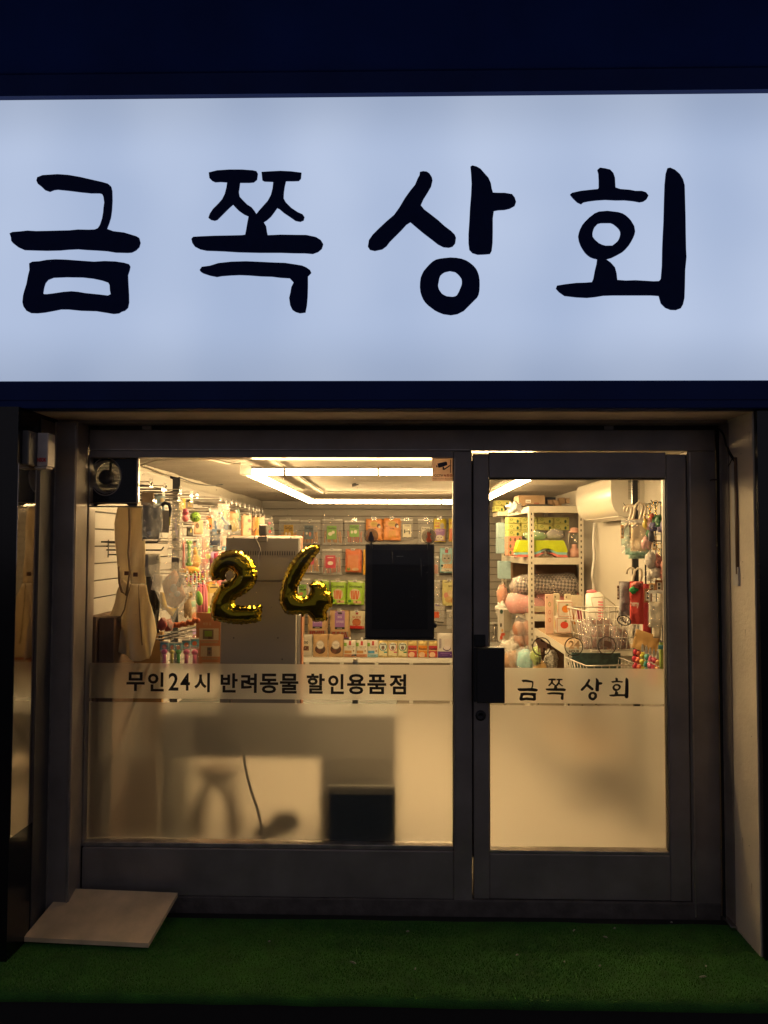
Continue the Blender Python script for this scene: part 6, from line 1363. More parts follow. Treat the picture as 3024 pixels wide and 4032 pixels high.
RPR = lambda: [('e',.50,.36,.18,.06,'#e8d8b0'),('e',.5,.66,.36,.20,'#4a2c20'),('e',.38,.74,.16,.10,'#6a4030'),('e',.5,.46,.27,.19,'#ded6cc'),('o',.5,.46,.27,.19,'#b8ac9c'),('t','Beef Jerky',.30,.42,.70,.46,'#3a3430'),('r',.36,.49,.64,.505,'#7a7268'),('r',.38,.54,.62,.55,'#9a9288')]
stand((1233,2502,1290,2590), 'brown kraft zip pouch with round white label, left one of the pair on the counter', M_KRAFT, RPR())
stand((1293,2502,1353,2590), 'brown kraft zip pouch with round white label, right one of the pair on the counter', M_KRAFT, RPR())
MW = mat('pouch_milkwhite', (.72,.68,.58), .35, bump=.2, bscale=30)
def milk(x0, x1, col, label, py=2524):
    o, w_, hh = stand((x0, py, x1, 2590), label, MW, [('r',.0,.16,.24,.36,'#7fae3e'),('r',.42,.06,.62,.30,'#b8302c'),('t','I pet milk',.30,.36,.92,.44,'#3a342e'),('t','오리지널',.36,.47,.8,.52,'#b07a5a'),('r',.06,.60,.66,.76,col),('e',.82,.62,.07,.05,'#8a6a3a'),('r',.02,.80,.98,.98,'#c98e68' if col != '#4f9ac8' else '#8fc0d0'),('t','I pet milk',.3,.85,.8,.92,'#6a4030')], name='milk_pouch', dy=-.01)
    MB().lathe([(0,0),(.012,0),(.012,.014),(.009,.015),(.009,.026),(0,.026)], M_WHITE, 12, c=(0,0,hh/2)).build('spout_cap', o)
milk(1354,1401,'#b8864a','white pet milk pouch with spout and tan print, left one behind the pump bottle')
milk(1402,1446,'#b8864a','white pet milk pouch with spout and tan print, right one behind the pump bottle')
milk(1447,1489,'#4f9ac8','white pet milk pouch with spout and blue print under the screen corner')
GLD = mat('pack_gold', (.68,.52,.20), .28, .35, bump=.15, bscale=40)
def goldp(x0, x1, c1, kind, label):
    if kind == 0: pr = [('r',.06,.12,.94,.92,'#e4dcb0'),('e',.5,.36,.42,.26,c1),('e',.5,.34,.34,.24,'#d8e2e0'),('t','Neeko',.16,.15,.86,.25,'#3a2c1c'),('e',.5,.42,.18,.13,'#8a7264'),('e',.42,.38,.05,.03,'#2a2420'),('e',.58,.38,.05,.03,'#2a2420'),('r',.6,.64,.94,.72,c1),('t','tuna',.14,.86,.46,.92,'#6a5a2a')]
    else: pr = [('r',.04,.28,.96,.98,c1),('t','Neeko',.12,.38,.90,.54,'#2e2018'),('r',.04,.54,.96,.60,'#e0b070'),('e',.42,.82,.34,.16,'#e8c4a4'),('e',.8,.86,.1,.1,'#c8503a'),('e',.3,.12,.2,.06,'#f0dc90')]
    stand((x0,2527,x1,2590), label, GLD, pr, t=.022, name='cat_food_pack', cat='cat food pack', cr=.002, nx=8, nz=10)
for a_, b_, c_, k, l in ((1490,1526,'#2a8a94',0,'small gold cat food pack with teal arc, first after the milk pouches'),(1528,1565,'#cf5a72',0,'small gold cat food pack with pink arc, second after the milk pouches'),(1567,1603,'#1f7a4a',0,'small gold cat food pack with green arc, third after the milk pouches'),(1606,1642,'#c03a3a',1,'small red and gold cat food pack right after the green-arc pack'),(1646,1683,'#e08a1e',1,'small orange and gold cat food pack between the two red ones'),(1687,1723,'#b8303c',1,'small red and gold cat food pack next to the white and purple pouch')): goldp(a_, b_, c_, k, l)
stand((1722,2495,1782,2590), 'white zip pouch with purple bottom and vertical writing at the right end of the counter', mat('pouch_white', (.70,.66,.62), .35, bump=.2, bscale=25), [('r',.04,.74,.96,1.,'#5a2f86'),('e',.62,.62,.26,.10,'#4a3a6a'),('e',.62,.60,.23,.08,'#e0d4d8'),('r',.46,.24,.92,.5,'#d8ccc8'),('r',.14,.22,.20,.62,'#6a5a7a'),('r',.23,.24,.26,.60,'#8a7a94'),('r',.2,.80,.8,.83,'#8a66ac'),('r',.3,.88,.7,.9,'#8a66ac')])
# pump bottle standing nearer on the desk
pb0 = at(1399, 2640, Y=.55)
pt = empty('pump_bottle', (pb0.x, .55, zd1+.001), label='dark pump dispenser bottle standing on the desk in front of the counter', category='bottle')
hb_ = at(1399, 2606, Y=.55).z-zd1
MB().lathe([(0,0),(.015,0),(.0155,.01),(.0155,hb_-.004),(.012,hb_),(.012,hb_+.006),(0,hb_+.006)], mat('bottle_slate', (.06,.065,.08), .4), 20).build('bottle_body', pt)
MB().lathe([(0,0),(.0115,0),(.0115,.008),(.003,.009),(.003,.028),(0,.028)], mat('pump_collar', (.45,.40,.30), .4), 14, c=(0,0,hb_+.0065)).build('pump_collar', pt)
MB().tube([(.006,0,hb_+.032),(.0,0,hb_+.036),(-.014,-.002,hb_+.035),(-.020,-.003,hb_+.029)], [.005,.006,.004,.003], mat('bottle_slate', (.06,.065,.08), .4), 8).build('pump_head', pt)
# ================================================================== left wall merchandise
LW = (1, 0, 0)
def item(name, box, body, label, short=None, X=-1.2, rz=R(52), tagp=None, cat='pet toy', **kw):
    o, c, w_, h_ = pouch(name, box, body, label, X=X, rz=rz, cat=cat, **kw)
    if short:
        n = Vector((math.sin(rz), -math.cos(rz), 0)); p = c+Vector((0,0,h_/2-.006))+n*.02
        peg(p, (1,0,0), p.x-XL_IN, 'left wall peg with price tag holding '+short, group='display pegs with price tags')
    return o, c, w_, h_
# near section
item('harness_pack', (557,1938,606,1990), M_CARD, 'kraft header card of the packed dark harness near the ventilator', cat='header card', X=-1.16, t=.004)
item('harness_pack', (562,1990,628,2124), mat('dark_grey_cloth', (.10,.095,.085), .8, bump=.4, bscale=20), 'dark grey folded harness in crinkled clear plastic right of the canvas apron', 'the dark grey harness pack', cat='harness', X=-1.16, t=.05, cr=.012)
o, c, w_, h_ = item('clear_wrap', (560,1978,634,2130), PLASTIC, 'crinkled clear plastic wrap around the dark grey harness', X=-1.14, cat='wrapper', t=.07, cr=.014)
bpy.data.objects.remove(o.children[0]) if o.children else None
item('blue_card', (611,1944,650,2010), mat('card_blue', (.26,.40,.47), .5), 'rounded pale blue hanging card above the black leash loop', 'the pale blue card', prints=[('r',.48,.25,.88,.5,'#cdb98a')], cat='card', X=-1.20, t=.004)
# black leash loop with yellow
lp = at(642, 2010, X=-1.12)
lt = empty('leash', lp, label='black leash looped over a peg with a yellow and grey card', category='leash')
s_ = (lp.y-CAMY)/FPX
Mz = Matrix.Rotation(R(35), 4, 'Z')
MB().tube([(((x-642)*s_)*1.1, 0, (2010-y)*s_) for x, y in ((630,2095),(624,2060),(622,2030),(632,1995),(648,1980),(664,1984),(670,2005),(664,2035),(656,2060),(652,2095))], .009, M_DARKST, 8, M=Mz).build('strap', lt)
MB().box(-.020, .026, -.012, -.010, (2010-2098)*s_, (2010-2010)*s_, mat('leash_card', (.20,.17,.14), .5), M=Mz).box(-.026, -.021, -.012, -.008, (2010-2070)*s_, (2010-2030)*s_, C('#c8c020'), M=Mz).box(.027, .032, -.012, -.008, (2010-2070)*s_, (2010-2036)*s_, C('#c8c020'), M=Mz).text('leash', -.012, -.095, .018, -.088, C('#d8d0c0'), y=-.0125).build('card', lt)
item('long_bag', (664,1962,716,2196), PLASTIC_MILK, 'long milky plastic bag with a faint purple fold hanging beside the leash', 'the long milky bag', X=-1.16, t=.05, cr=.014, cat='bag', prints=[('r',.30,.34,.36,.62,'#6a5a8a'),('r',.44,.5,.48,.7,'#7a6a94')])
item('toy_header', (722,1968,762,2004), mat('header_dark', (.16,.12,.08), .5), 'dark brown toy header card with gold lettering above the green ball', 'the dark brown header card', prints=[('t','TOY',.4,.2,.85,.45,'#c8a84a'),('t','BALL',.4,.5,.85,.75,'#c8a84a')], cat='header card', X=-1.2, t=.004)
def ballx(px, py, r, col, label, X=-1.16, spots=None, name='toy_ball'):
    p = at(px, py, X=X); rr = r*(p.y-CAMY)/FPX
    o = MB().ball((0,0,0), rr, rr, rr, mat(name+'_'+col, col, .45), n=20).build(name, loc=p, label=label, category='pet toy')
    if spots:
        mb = MB(); r_ = random.Random(4)
        for i in range(26):
            d = Vector((r_.gauss(0,1), r_.gauss(-1.2,.7), r_.gauss(0,1))).normalized(); q = d.to_track_quat('Z', 'Y').to_matrix().to_4x4()
            mb.lathe([(rr*.11,0),(rr*.09,rr*.02),(0,rr*.025)], C(spots), 7, M=Matrix.Translation(d*rr*.995) @ q)
        mb.build('paw_print', o)
    return o
ballx(769, 2036, 21, '#8fc23a', 'bright green ball toy with black paw prints on the left wall', spots='#22301a')
ballx(729, 2016, 14, '#e0607a', 'pink paw-printed round toy left of the green ball', spots='#6a1a2a')
ballx(730, 2040, 15, '#e8808a', 'pale pink lower half of the double round toy', X=-1.18)
item('yellow_strap', (704,1962,730,2008), mat('yellow_cloth', (.62,.46,.05), .7), 'curled yellow and black strap end beside the dark brown header card', cat='strap', X=-1.18, t=.012)
item('peach_pack', (764,2048,800,2104), mat('pack_peach', (.68,.42,.24), .5), 'peach card pack with a cat cut-out shape below the green ball', cat='card pack', X=-1.2, prints=[('e',.3,.4,.2,.2,'#6a4a34')], t=.01)
item('orange_box', (812,2032,836,2084), mat('box_orange', (.82,.22,.03), .45), 'small bright orange box with a barcode hanging on the left wall', 'the bright orange box', cat='box', X=-1.2, t=.015, prints=[('r',.2,.62,.8,.88,'#8a5a3a'),('r',.25,.66,.75,.84,'#3a2a20')])
item('navy_pack', (826,2092,868,2150), mat('pack_navy', (.035,.045,.085), .35, bump=.4, bscale=20), 'dark navy glossy pack below the blue brushes', cat='pack', X=-1.2, t=.02)
item('silver_pack', (735,2074,760,2112), mat('pack_blackgold', (.06,.05,.035), .4), 'black and gold card pack above the green bone toy', 'the black and gold card', cat='card', X=-1.2, prints=[('r',.5,.1,.8,.6,'#b8b04a')], t=.005)
def brush(px0, py0, px1, py1, X, label):
    a = at(px0, py0, X=X); b = at(px1, py1, X=X); t = empty('grooming_brush', a, label=label, category='brush')
    BL = mat('brush_blue', (.08,.22,.45), .4); d = b-a
    MB().tube([(0,0,0), d*.5, d], [.008,.008,.011], BL, 8).build('handle', t)
    MB().box(-.022, .026, -.016, .010, -.036, .002, BL, bev=.004).build('head', t, loc=d)
    MB().box(.010, .034, -.020, -.0165, -.034, -.002, M_DARKST).build('bristle_pad', t, loc=d)
    q = MB().pillow(.09, .20, psurf(.09,.20,.06,px0,.008), PLASTIC, 8, 12).build('clear_pack', t, loc=d*.5, rz=R(40))
    MB().box(-.04, .04, -.002, .0, .06, .10, mat('card_pinkwhite', (.74,.55,.50), .5)).build('header_card', q)
brush(863, 2020, 895, 2066, -1.17, 'blue grooming brush in a clear pack hanging slanted, nearer the kiosk')
brush(848, 2050, 850, 2084, -1.19, 'blue grooming brush in a clear pack, left of the slanted one')
item('rope_toy', (898,2012,942,2100), PLASTIC, 'yellow rope toy in a clear pack with a teal header card', 'the yellow rope toy', contents=('sticks',['#b8a23a','#c8b04a','#a8862a'],(.15,.3,.85,.95)), prints=[('r',.0,.0,.95,.34,'#c98a5a')], X=-1.2, tilt=R(-14))
item('teal_card', (918,2008,946,2054), mat('card_teal', (.08,.22,.16), .5), 'tilted dark teal card behind the rope toy', cat='card', X=-1.24, t=.004, tilt=R(-16), prints=[('t','Dental',.2,.3,.8,.5,'#e0d8c0')])
item('peach_card', (956,2024,990,2112), mat('card_peach', (.72,.48,.30), .5), 'tall peach backing card with pink and blue doodles above the kiosk corner', 'the tall peach card', cat='card', X=-1.2, t=.008, prints=[('e',.7,.3,.18,.08,'#cf5a5a'),('e',.75,.68,.16,.05,'#d85a6a'),('e',.35,.42,.16,.08,'#b8a48a'),('r',.5,.74,.66,.8,'#6a7a9a')])
for k, (x0, x1, col, nm) in enumerate(((994,1003,'#b8763a','brown'),(1003,1011,'#d88a34','orange'),(1011,1021,'#c9a04a','yellow'),(948,957,'#8a5a2c','dark brown'),(1020,1042,'#d8b8a0','pale pink'))):
    item('card_pack', (x0,2030,x1,2112), mat('cardp_%d' % k, col, .5), 'narrow %s card pack edge-on in the row above the kiosk' % nm, ('the narrow %s card pack' % nm) if k % 2 == 0 else None, cat='card pack', X=-1.2, t=.01, nx=4)
item('cream_pack', (878,2010,896,2056), mat('card_cream', (.66,.58,.30), .5), 'cream-yellow card pack between the two blue brushes and the rope toy', cat='card pack', X=-1.25, t=.01)
item('triangle_pack', (1046,2038,1078,2110), PLASTIC, 'clear pack with pink and green print next to the card reader on the kiosk', 'the pink and green clear pack', prints=[('e',.4,.3,.14,.08,'#c8607a'),('e',.6,.6,.14,.08,'#3a6a4a'),('e',.3,.75,.16,.08,'#c8403a')], X=-1.2, tilt=R(-10))
# second tier: bones, figure, long bag
def bone(px0, py0, px1, py1, col, X, label, spots='#20301a'):
    a = at((px0+px1)/2, py0, X=X); b = at((px0+px1)/2, py1, X=X); s = (a.y-CAMY)/FPX; r = (px1-px0)/2*s*.62; L = a.z-b.z
    m = mat('bone_'+col, col, .5, bump=.1)
    o = MB().tube([(0,0,r*.6),(0,0,L*.3),(0,0,L*.7),(0,0,L-r*.6)], [r*.95,r*.75,r*.75,r*.95], m, 14).ball((-r*.7,0,L-r*.7), r,r*.9,r, m).ball((r*.7,0,L-r*.7), r,r*.9,r, m).ball((-r*.7,0,r*.7), r,r*.9,r, m).ball((r*.7,0,r*.7), r,r*.9,r, m).build('bone_toy', loc=b, rz=R(35), label=label, category='pet toy')
    mb = MB(); rr = random.Random(int(px0))
    for i in range(12): mb.disc(rr.uniform(-.5,.5)*r, rr.uniform(.15,.95)*L, r*.14, r*.16, C(spots), off=r*.98, n=6, rings=1)
    mb.build('paw_print', o)
    MB().pillow(r*4.2, L*1.15, psurf(r*4.2, L*1.15, r*2.8, px0, .006), PLASTIC, 8, 12).build('wrapper', o, loc=(0,0,L/2))
bone(713,2132,731,2238, '#e0706a', -1.18, 'pink paw-printed bone toy in clear wrap on the left wall', '#7a2030')
bone(731,2130,756,2226, '#84cc3c', -1.14, 'lime green paw-printed bone toy beside the pink one')
p = at(771, 2210, X=-1.18); s_ = (p.y-CAMY)/FPX; OT = mat('toy_orange', (.90,.48,.07), .5)
o = MB().ball((0,0,0), 20*s_, 14*s_, 28*s_, OT).ball((-2*s_,0,36*s_), 10*s_, 9*s_, 12*s_, OT).tube([(-2*s_,0,28*s_),(-4*s_,0,56*s_)], 6*s_, OT).build('squeaky_toy', loc=p, label='orange rubber squeaky toy in clear wrap beside the green bone', category='pet toy')
MB().pillow(60*s_, 120*s_, psurf(60*s_, 120*s_, 50*s_, 2, .008), PLASTIC, 8, 12).build('wrapper', o, loc=(0,0,14*s_))
item('toy_card', (757,2128,778,2156), mat('card_dustyblue', (.22,.36,.36), .5), 'dusty blue header card above the orange squeaky toy', 'the orange squeaky toy', cat='header card', X=-1.2, t=.004, prints=[('e',.4,.5,.28,.3,'#c87a4a')])
o = MB().ball((0,0,0), 40*s_, 16*s_, 15*s_, OT, lump=.3).build('squeaky_toy', loc=at(745, 2245, X=-1.2), label='flat orange toy underneath the pink and green bones', category='pet toy')
item('wand_bag', (784,2052,822,2292), PLASTIC, 'very long narrow clear bag with pink wand toys inside', 'the long wand toy bag', contents=('sticks',['#d8a890','#d8606a','#c8a07a'],(.3,.25,.7,.95)), X=-1.18, cr=.012, t=.04)
item('dark_pack', (838,2120,862,2172), mat('pack_darkslate', (.06,.06,.07), .3, bump=.5, bscale=20), 'dark slate wrapped pack right of the long wand bag', cat='pack', X=-1.24)
item('coral_pack', (868,2108,892,2168), mat('pack_palepink', (.72,.48,.42), .4), 'pale pink and blue pack just left of the kiosk top', cat='pack', X=-1.24, prints=[('r',.1,.72,.9,.98,'#4aa0c8')])
for k, (x0, y0, x1, y1, col, nm) in enumerate(((842,2178,858,2240,'#c8385a','crimson'),(858,2186,872,2232,'#6a8a3a','olive green'),(872,2172,888,2196,'#d85a1e','vivid orange'),(826,2196,840,2250,'#8a3a5a','plum'),(812,2180,826,2200,'#b8c83a','yellow-green'))):
    item('small_toy_pack', (x0,y0,x1,y1), mat('stp_%d' % k, col, .45, bump=.3, bscale=30), 'small %s toy pack left of the digit two balloon' % nm, cat='toy pack', X=-1.24, nx=5, nz=8)
# third tier: cream board, hood pet clothes, plush
item('cream_board', (572,2180,632,2270), mat('board_cream', (.56,.50,.36), .5), 'cream leather-look packet with a small crest near the canvas apron', cat='packet', X=-1.14, t=.02, prints=[('o',.72,.18,.10,.10,'#3a3228'),('r',.55,.5,.57,.95,'#8a7a5a')])
PCH = mat('cloth_peach', (.86,.45,.28), .9, bump=.3, bscale=40)
c = at(700, 2330, X=-1.05); s_ = (c.y-CAMY)/FPX
pts = [(684,2245),(694,2250),(712,2290),(724,2330),(732,2345),(718,2370),(700,2384),(678,2392),(660,2380),(650,2340),(640,2300),(652,2275)]
o = inflate([((x-c_[0])*s_, (c_[1]-y)*s_) for x, y in pts for c_ in ((690,2330),)], .04, PCH, .012, wr=.25, seed=3).build('pet_hood', loc=at(690,2330,X=-1.05), rz=R(15), label='puffy peach pink pet hood in a milky plastic bag right of the canvas apron', category='pet clothes')
MB().ball((-.006,-.045,.02), .016,.01,.02, M_WHITE).ball((.010,-.045,-.006), .014,.01,.014, M_WHITE).build('applique', o)
YEL = mat('cloth_yolk', (.85,.55,.03), .85, bump=.3, bscale=40)
o2 = inflate([((x-670)*s_, (2400-y)*s_) for x, y in ((630,2330),(645,2332),(660,2390),(690,2395),(700,2385),(688,2410),(680,2428),(668,2420),(655,2402),(640,2400),(630,2390))], .02, YEL, .012, wr=.2, seed=5).build('pet_cape', loc=at(670,2400,X=-1.10), rz=R(15), label='yolk yellow cloth edge sticking out under the peach pet hood', category='pet clothes')
o3 = inflate([((x-650)*s_, (2330-y)*s_) for x, y in ((592,2235),(640,2225),(690,2222),(712,2240),(728,2300),(735,2352),(708,2385),(690,2420),(676,2470),(668,2460),(655,2440),(630,2418),(632,2370),(612,2320),(600,2280))], .03, PLASTIC_MILK, .016, wr=.5, seed=9).build('plastic_bag', loc=at(650,2330,X=-1.02), rz=R(12), label='large crinkled clear plastic bag enclosing the peach hood and yellow cloth', category='bag')
item('paper_insert', (600,2262,638,2326), mat('paper_cream', (.74,.62,.46), .5), 'cream paper insert in the upper left of the large crinkled bag', cat='paper', X=-1.06, t=.004, tilt=R(12))
item('oval_tag', (700,2262,720,2312), mat('tag_cream', (.78,.66,.5), .5), 'oval cream tag with tiny writing on the peach hood', cat='tag', X=-1.0, rz=R(15), t=.003, tilt=R(20), prints=[('r',.3,.3,.45,.6,'#5a4a3a')])
TAN = mat('plush_tan', (.50,.33,.13), .95, bump=.5, bscale=80)
p = at(744, 2345, X=-1.15); s_ = (p.y-CAMY)/FPX
o = MB().ball((0,0,0), 15*s_,12*s_,13*s_, TAN, lump=.2).ball((-6*s_,-2*s_,-12*s_), 11*s_,8*s_,9*s_, TAN).ball((-4*s_,0,-45*s_), 16*s_,11*s_,34*s_, TAN, lump=.2, seed=2).ball((-12*s_,0,-75*s_), 7*s_,6*s_,14*s_, TAN).ball((6*s_,0,-75*s_), 7*s_,6*s_,14*s_, TAN).ball((8*s_,0,12*s_), 5*s_,4*s_,5*s_, TAN).build('plush_toy', loc=p, label='tan plush toy in a clear bag between the peach hood and the kiosk', category='pet toy')
MB().pillow(75*s_, 170*s_, psurf(75*s_, 170*s_, 46*s_, 5, .012), PLASTIC, 10, 14).build('wrapper', o, loc=(-4*s_,0,-30*s_))
BRD = mat('toy_braid', (.80,.20,.07), .8, bump=.5, bscale=60)
mb = MB()
for i in range(9):
    a = i/8; mb.ball((-.055+a*.13, 0, .028*a*a+.005*math.sin(i*3)), .014,.014,.014, BRD, n=8, lump=.5, seed=i)
mb.build('rope_ring', loc=at(722, 2462, X=-1.12), label='red-orange braided rope toy lying below the tan plush', category='pet toy')
for k, (px, py) in enumerate(((640,2458),(664,2462))):
    MB().ball((0,0,0), .022,.02,.030, mat('toy_brick', (.60,.12,.07), .6), lump=.4, seed=k).build('red_toy', loc=at(px, py, X=-1.12), label=('left' if k == 0 else 'right')+' of the two brick red toys hanging low behind the large crinkled bag', category='pet toy')
item('rainbow_card', (722,2268,746,2312), mat('card_lilac', (.45,.28,.42), .5), 'lilac, yellow and green card behind the right edge of the large crinkled bag', cat='card', X=-1.22, t=.005, tilt=R(-14), prints=[('r',.3,.4,.95,.62,'#d8b83a'),('r',.3,.64,.95,.95,'#7aa83a')])
# bead strings
mb = MB(); rr = random.Random(2)
for i in range(5):
    for j in range(7): mb.ball((i*.022, rr.uniform(-.01,.01), -j*.013), .0065,.0065,.0065, C(('#c8405a','#e0a03a','#7aa83a','#d86a3a','#a84a9a')[(i+j) % 5]), n=6)
mb.build('bead_strings', loc=at(736, 2252, X=-1.18), label='hanging strings of small coloured beads under the orange toy', category='beads')
# pink towel-like toy, green toy, yellow box card
PTW = mat('toy_hotpink', (.85,.25,.32), .85, bump=.3, bscale=50)
b_ = at(794, 2410, X=-1.15); s_ = (b_.y-CAMY)/FPX
mb = MB()
for i, (x, r) in enumerate(((-16,7),(-4,9),(9,8),(18,6))): mb.tube([(x*s_,0,0),((x+2)*s_,-.01,40*s_),((x-1)*s_,0,80*s_),(x*s_*.6,0,110*s_)], [r*s_*1.1,r*s_,r*s_*.9,r*s_*.6], PTW, 8)
mb.build('tug_toy', loc=b_, label='hot pink looped cloth tug toy beside the digit two balloon', category='pet toy')
GT = mat('toy_green2', (.12,.42,.05), .7, bump=.8, bscale=50)
MB().ball((0,0,0), 13*s_,10*s_,28*s_, GT).ball((7*s_,-2*s_,-2*s_), 8*s_,8*s_,24*s_, mat('toy_lime2', (.40,.65,.12), .6)).build('watermelon_toy', loc=at(783, 2356, X=-1.10), rot=(0, R(-8), 0), label='green oval textured toy in front of the hot pink tug toy', category='pet toy')
item('yellow_pack', (818,2298,862,2384), mat('card_mustard', (.66,.46,.12), .6), 'mustard yellow header pack between the tug toy and the digit two balloon', 'the mustard pack', cat='toy pack', X=-1.22, t=.02, prints=[('r',.1,.42,.9,.95,'#d8c49a'),('r',.1,.14,.85,.2,'#5a4420')])
# crossbar rails and low row of toys
MB().tube([at(628,2508,X=-1.12), at(770,2468,X=-1.12)], .005, M_DARKST, 6).tube([at(628,2520,X=-1.12), at(770,2484,X=-1.12)], .004, M_DARKST, 6).build('hook_rail', label='black double wire rail above the low row of teal header toys', category='rail')
low = [(630,664,'#e04a86','pink',2532),(664,690,'#d8c83a','yellow',2536),(688,718,'#2fb23a','emerald green',2536),(716,752,'#e85a8a','hot pink dotted',2526),(748,784,'#ee4f7e','deep pink dotted',2520)]
for k, (x0, x1, col, nm, yt) in enumerate(low):
    X_ = -1.12+.02*k
    item('toy_header', (x0,yt-8,x1,yt+34), mat('header_teal', (.16,.40,.42), .5), 'teal header card of the %s toy in the low row' % nm, cat='header card', X=X_, t=.004, rz=R(20), prints=[('e',.5,.5,.26,.22,'#d8733a'),('r',.0,.0,1.,.12,'#ded4bc'),('r',.0,.82,1.,1.,'#ded4bc'),('r',.1,.86,.9,.93,'#4a4a3a')])
    c = at((x0+x1)/2, 2592, X=X_+.01); s_ = (c.y-CAMY)/FPX; r = (x1-x0)/2*s_*.72; m = mat('lowtoy_'+col, col, .4)
    o = MB().ball((0,0,.03), r,r*.8,r*.9, m).tube([(0,0,.03),(0,0,-.03)], r*.62, m, 12).ball((0,0,-.035), r,r*.8,r*.8, m).build('dumbbell_toy', loc=c, label='%s dumbbell toy in the low row left of the price board' % nm, category='pet toy')
    mb = MB(); rr = random.Random(k)
    for i in range(14): mb.disc(rr.uniform(-.7,.7)*r, rr.uniform(-.045,.05), r*.09, r*.09, C('#7a1a3a' if 'dotted' not in nm else '#f0d8d8'), off=r*.86, n=6, rings=1)
    mb.build('dot_pattern', o)
    MB().pillow(r*2.5, .13, psurf(r*2.5,.13,r*2.2,k,.006), PLASTIC, 8, 10).build('wrapper', o)
# packs hanging close to the wall behind the front toys
r7 = random.Random(77); COLS = [('pink','#d8607a'),('mint','#8fc0a0'),('orange','#e07a34'),('cream','#d8c8a0'),('yellow','#d8b83a'),('sky blue','#6aa8c8'),('lilac','#a88ac0'),('red','#c0392f'),('lime','#9ac040'),('tan','#b88a54'),('rose','#e08a94'),('teal','#3a8a88')]
ORD = ('nearest','second','third','fourth','fifth','sixth','seventh','eighth','ninth','tenth','eleventh','twelfth')
for r_i, (z_, rn) in enumerate(((1.66,'top'),(1.46,'upper middle'),(1.27,'lower middle'),(1.08,'bottom'))):
    for k in range(12):
        y_ = 1.68+.235*k+r7.uniform(-.02,.02); nm, cl = COLS[(k*5+r_i*7+r7.randrange(3)) % 12]; w_ = r7.uniform(.11,.16); h_ = r7.uniform(.13,.18); clear = r7.random() < .45
        x_ = XL_IN+.10+r7.uniform(0,.10)
        o = MB().pillow(w_, h_, psurf(w_, h_, .03, k+r_i*13, .006), PLASTIC if clear else mat('wallpack_'+nm, cl, .35, bump=.3, bscale=30), 7, 9).build('wall_pack', loc=(x_, y_, z_-h_/2), rz=R(62+r7.uniform(-16,14)), label='%s pack against the left wall, %s in the %s row' % (('clear '+nm) if clear else nm, ORD[k], rn), category='toy pack', group='packs hanging close to the left wall')
        if clear:
            mb = MB()
            for q in range(7): mb.ball((r7.uniform(-.3,.3)*w_, 0, r7.uniform(-.38,.1)*h_), w_*.13, .008, w_*.14, mat('wallpack_'+nm, cl, .35, bump=.3, bscale=30), n=7, lump=.5, seed=q)
            mb.build('contents', o)
        paint(MB(), [('r',.06,.03,.94,.24,COLS[(k+r_i*5+3) % 12][1]),('e',r7.uniform(.35,.65),.6,.22,.16,COLS[(k*3+r_i) % 12][1]),('r',.2,.34,.8,.40,'#efe6d4')], w_, h_, psurf(w_, h_, .03, k+r_i*13, .006)).build('print', o)
# free pegs with tags along the left wall top and lower rails
tagpos = [(592,1912),(648,1926),(707,1940),(752,1950),(774,1958),(866,1968),(888,1980),(910,1984),(928,1988),(943,1994),(962,1998),(979,2004),(995,2008),(1008,2011),(1019,2014),(1032,2017),(848,2014),(824,2012)]
NTH = ('first','second','third','fourth','fifth','sixth','seventh','eighth','ninth','tenth','eleventh','twelfth','thirteenth','fourteenth','fifteenth','sixteenth','seventeenth','eighteenth')
for k, (px, py) in enumerate(sorted(tagpos)):
    p = at(px, py, X=-1.2); peg(p, (1,0,0), p.x-XL_IN, NTH[k]+' price-tagged peg from the window in the long top row of the left wall', group='left wall pegs with price tags')
for k, (px, py) in enumerate(sorted([(734,2258),(756,2298),(778,2290),(800,2296),(822,2284),(858,2160),(880,2166),(676,2516),(702,2500),(728,2506),(744,2512)])):
    p = at(px, py, X=-1.16); peg(p, (1,0,0), p.x-XL_IN, NTH[k]+' price-tagged peg from the left among the lower rows of the left wall', group='lower left wall pegs with price tags')
# near bare pegs
for ib, (px, py, px2, py2) in enumerate(((620,2134,556,2150),(636,2166,556,2176),(592,1914,545,1922),(648,1926,545,1938))):
    a = at(px, py, X=-1.2); MB().tube([(0,0,0), (-.30,.0,0)], .004, M_DARKST, 6).tube([(0,0,0),(.012,-.004,.016)], .004, M_DARKST, 6).build('display_peg', loc=a, label=('bare black peg beside the apron, upper one of the lower pair','bare black peg beside the apron, lowest of all','bare black peg under the first price tag near the ventilator','bare black peg under the second price tag near the ventilator')[ib], category='display peg', group='bare black pegs near the apron')
# ================================================================== right side hanging goods
HNG = mat('hanger_cream', (.72,.62,.48), .4)
def hanger(px, py, Y, label):
    p = at(px, py, Y=Y); t = [(-.030,0,-.035),(-.028,0,-.012),(-.012,0,.004),(.006,0,-.004),(.010,0,-.03),(.0,0,-.07),(-.012,0,-.11)]
    MB().tube(t, [.006,.006,.006,.0065,.007,.008,.009], HNG, 8).tube([(-.012,0,-.10),(-.05,0,-.135)], .008, HNG, 8).tube([(-.012,0,-.10),(.03,0,-.135)], .008, HNG, 8).build('hanger', loc=p, rz=R(-15), label=label, category='hanger', group='cream hooks of the clothes hangers')
for k, (px, py, Y, lb) in enumerate([(2480,1990,.72,'front cream hanger of the left pair'),(2492,1990,.78,'rear cream hanger of the left pair'),(2524,1980,.62,'front cream hanger of the right pair'),(2536,1984,.68,'rear cream hanger of the right pair'),(2490,2236,.80,'lower cream hanger above the grey fluffy pack'),(2520,2240,.76,'lower tan hanger above the red berry costume')]): hanger(px, py, Y, lb)
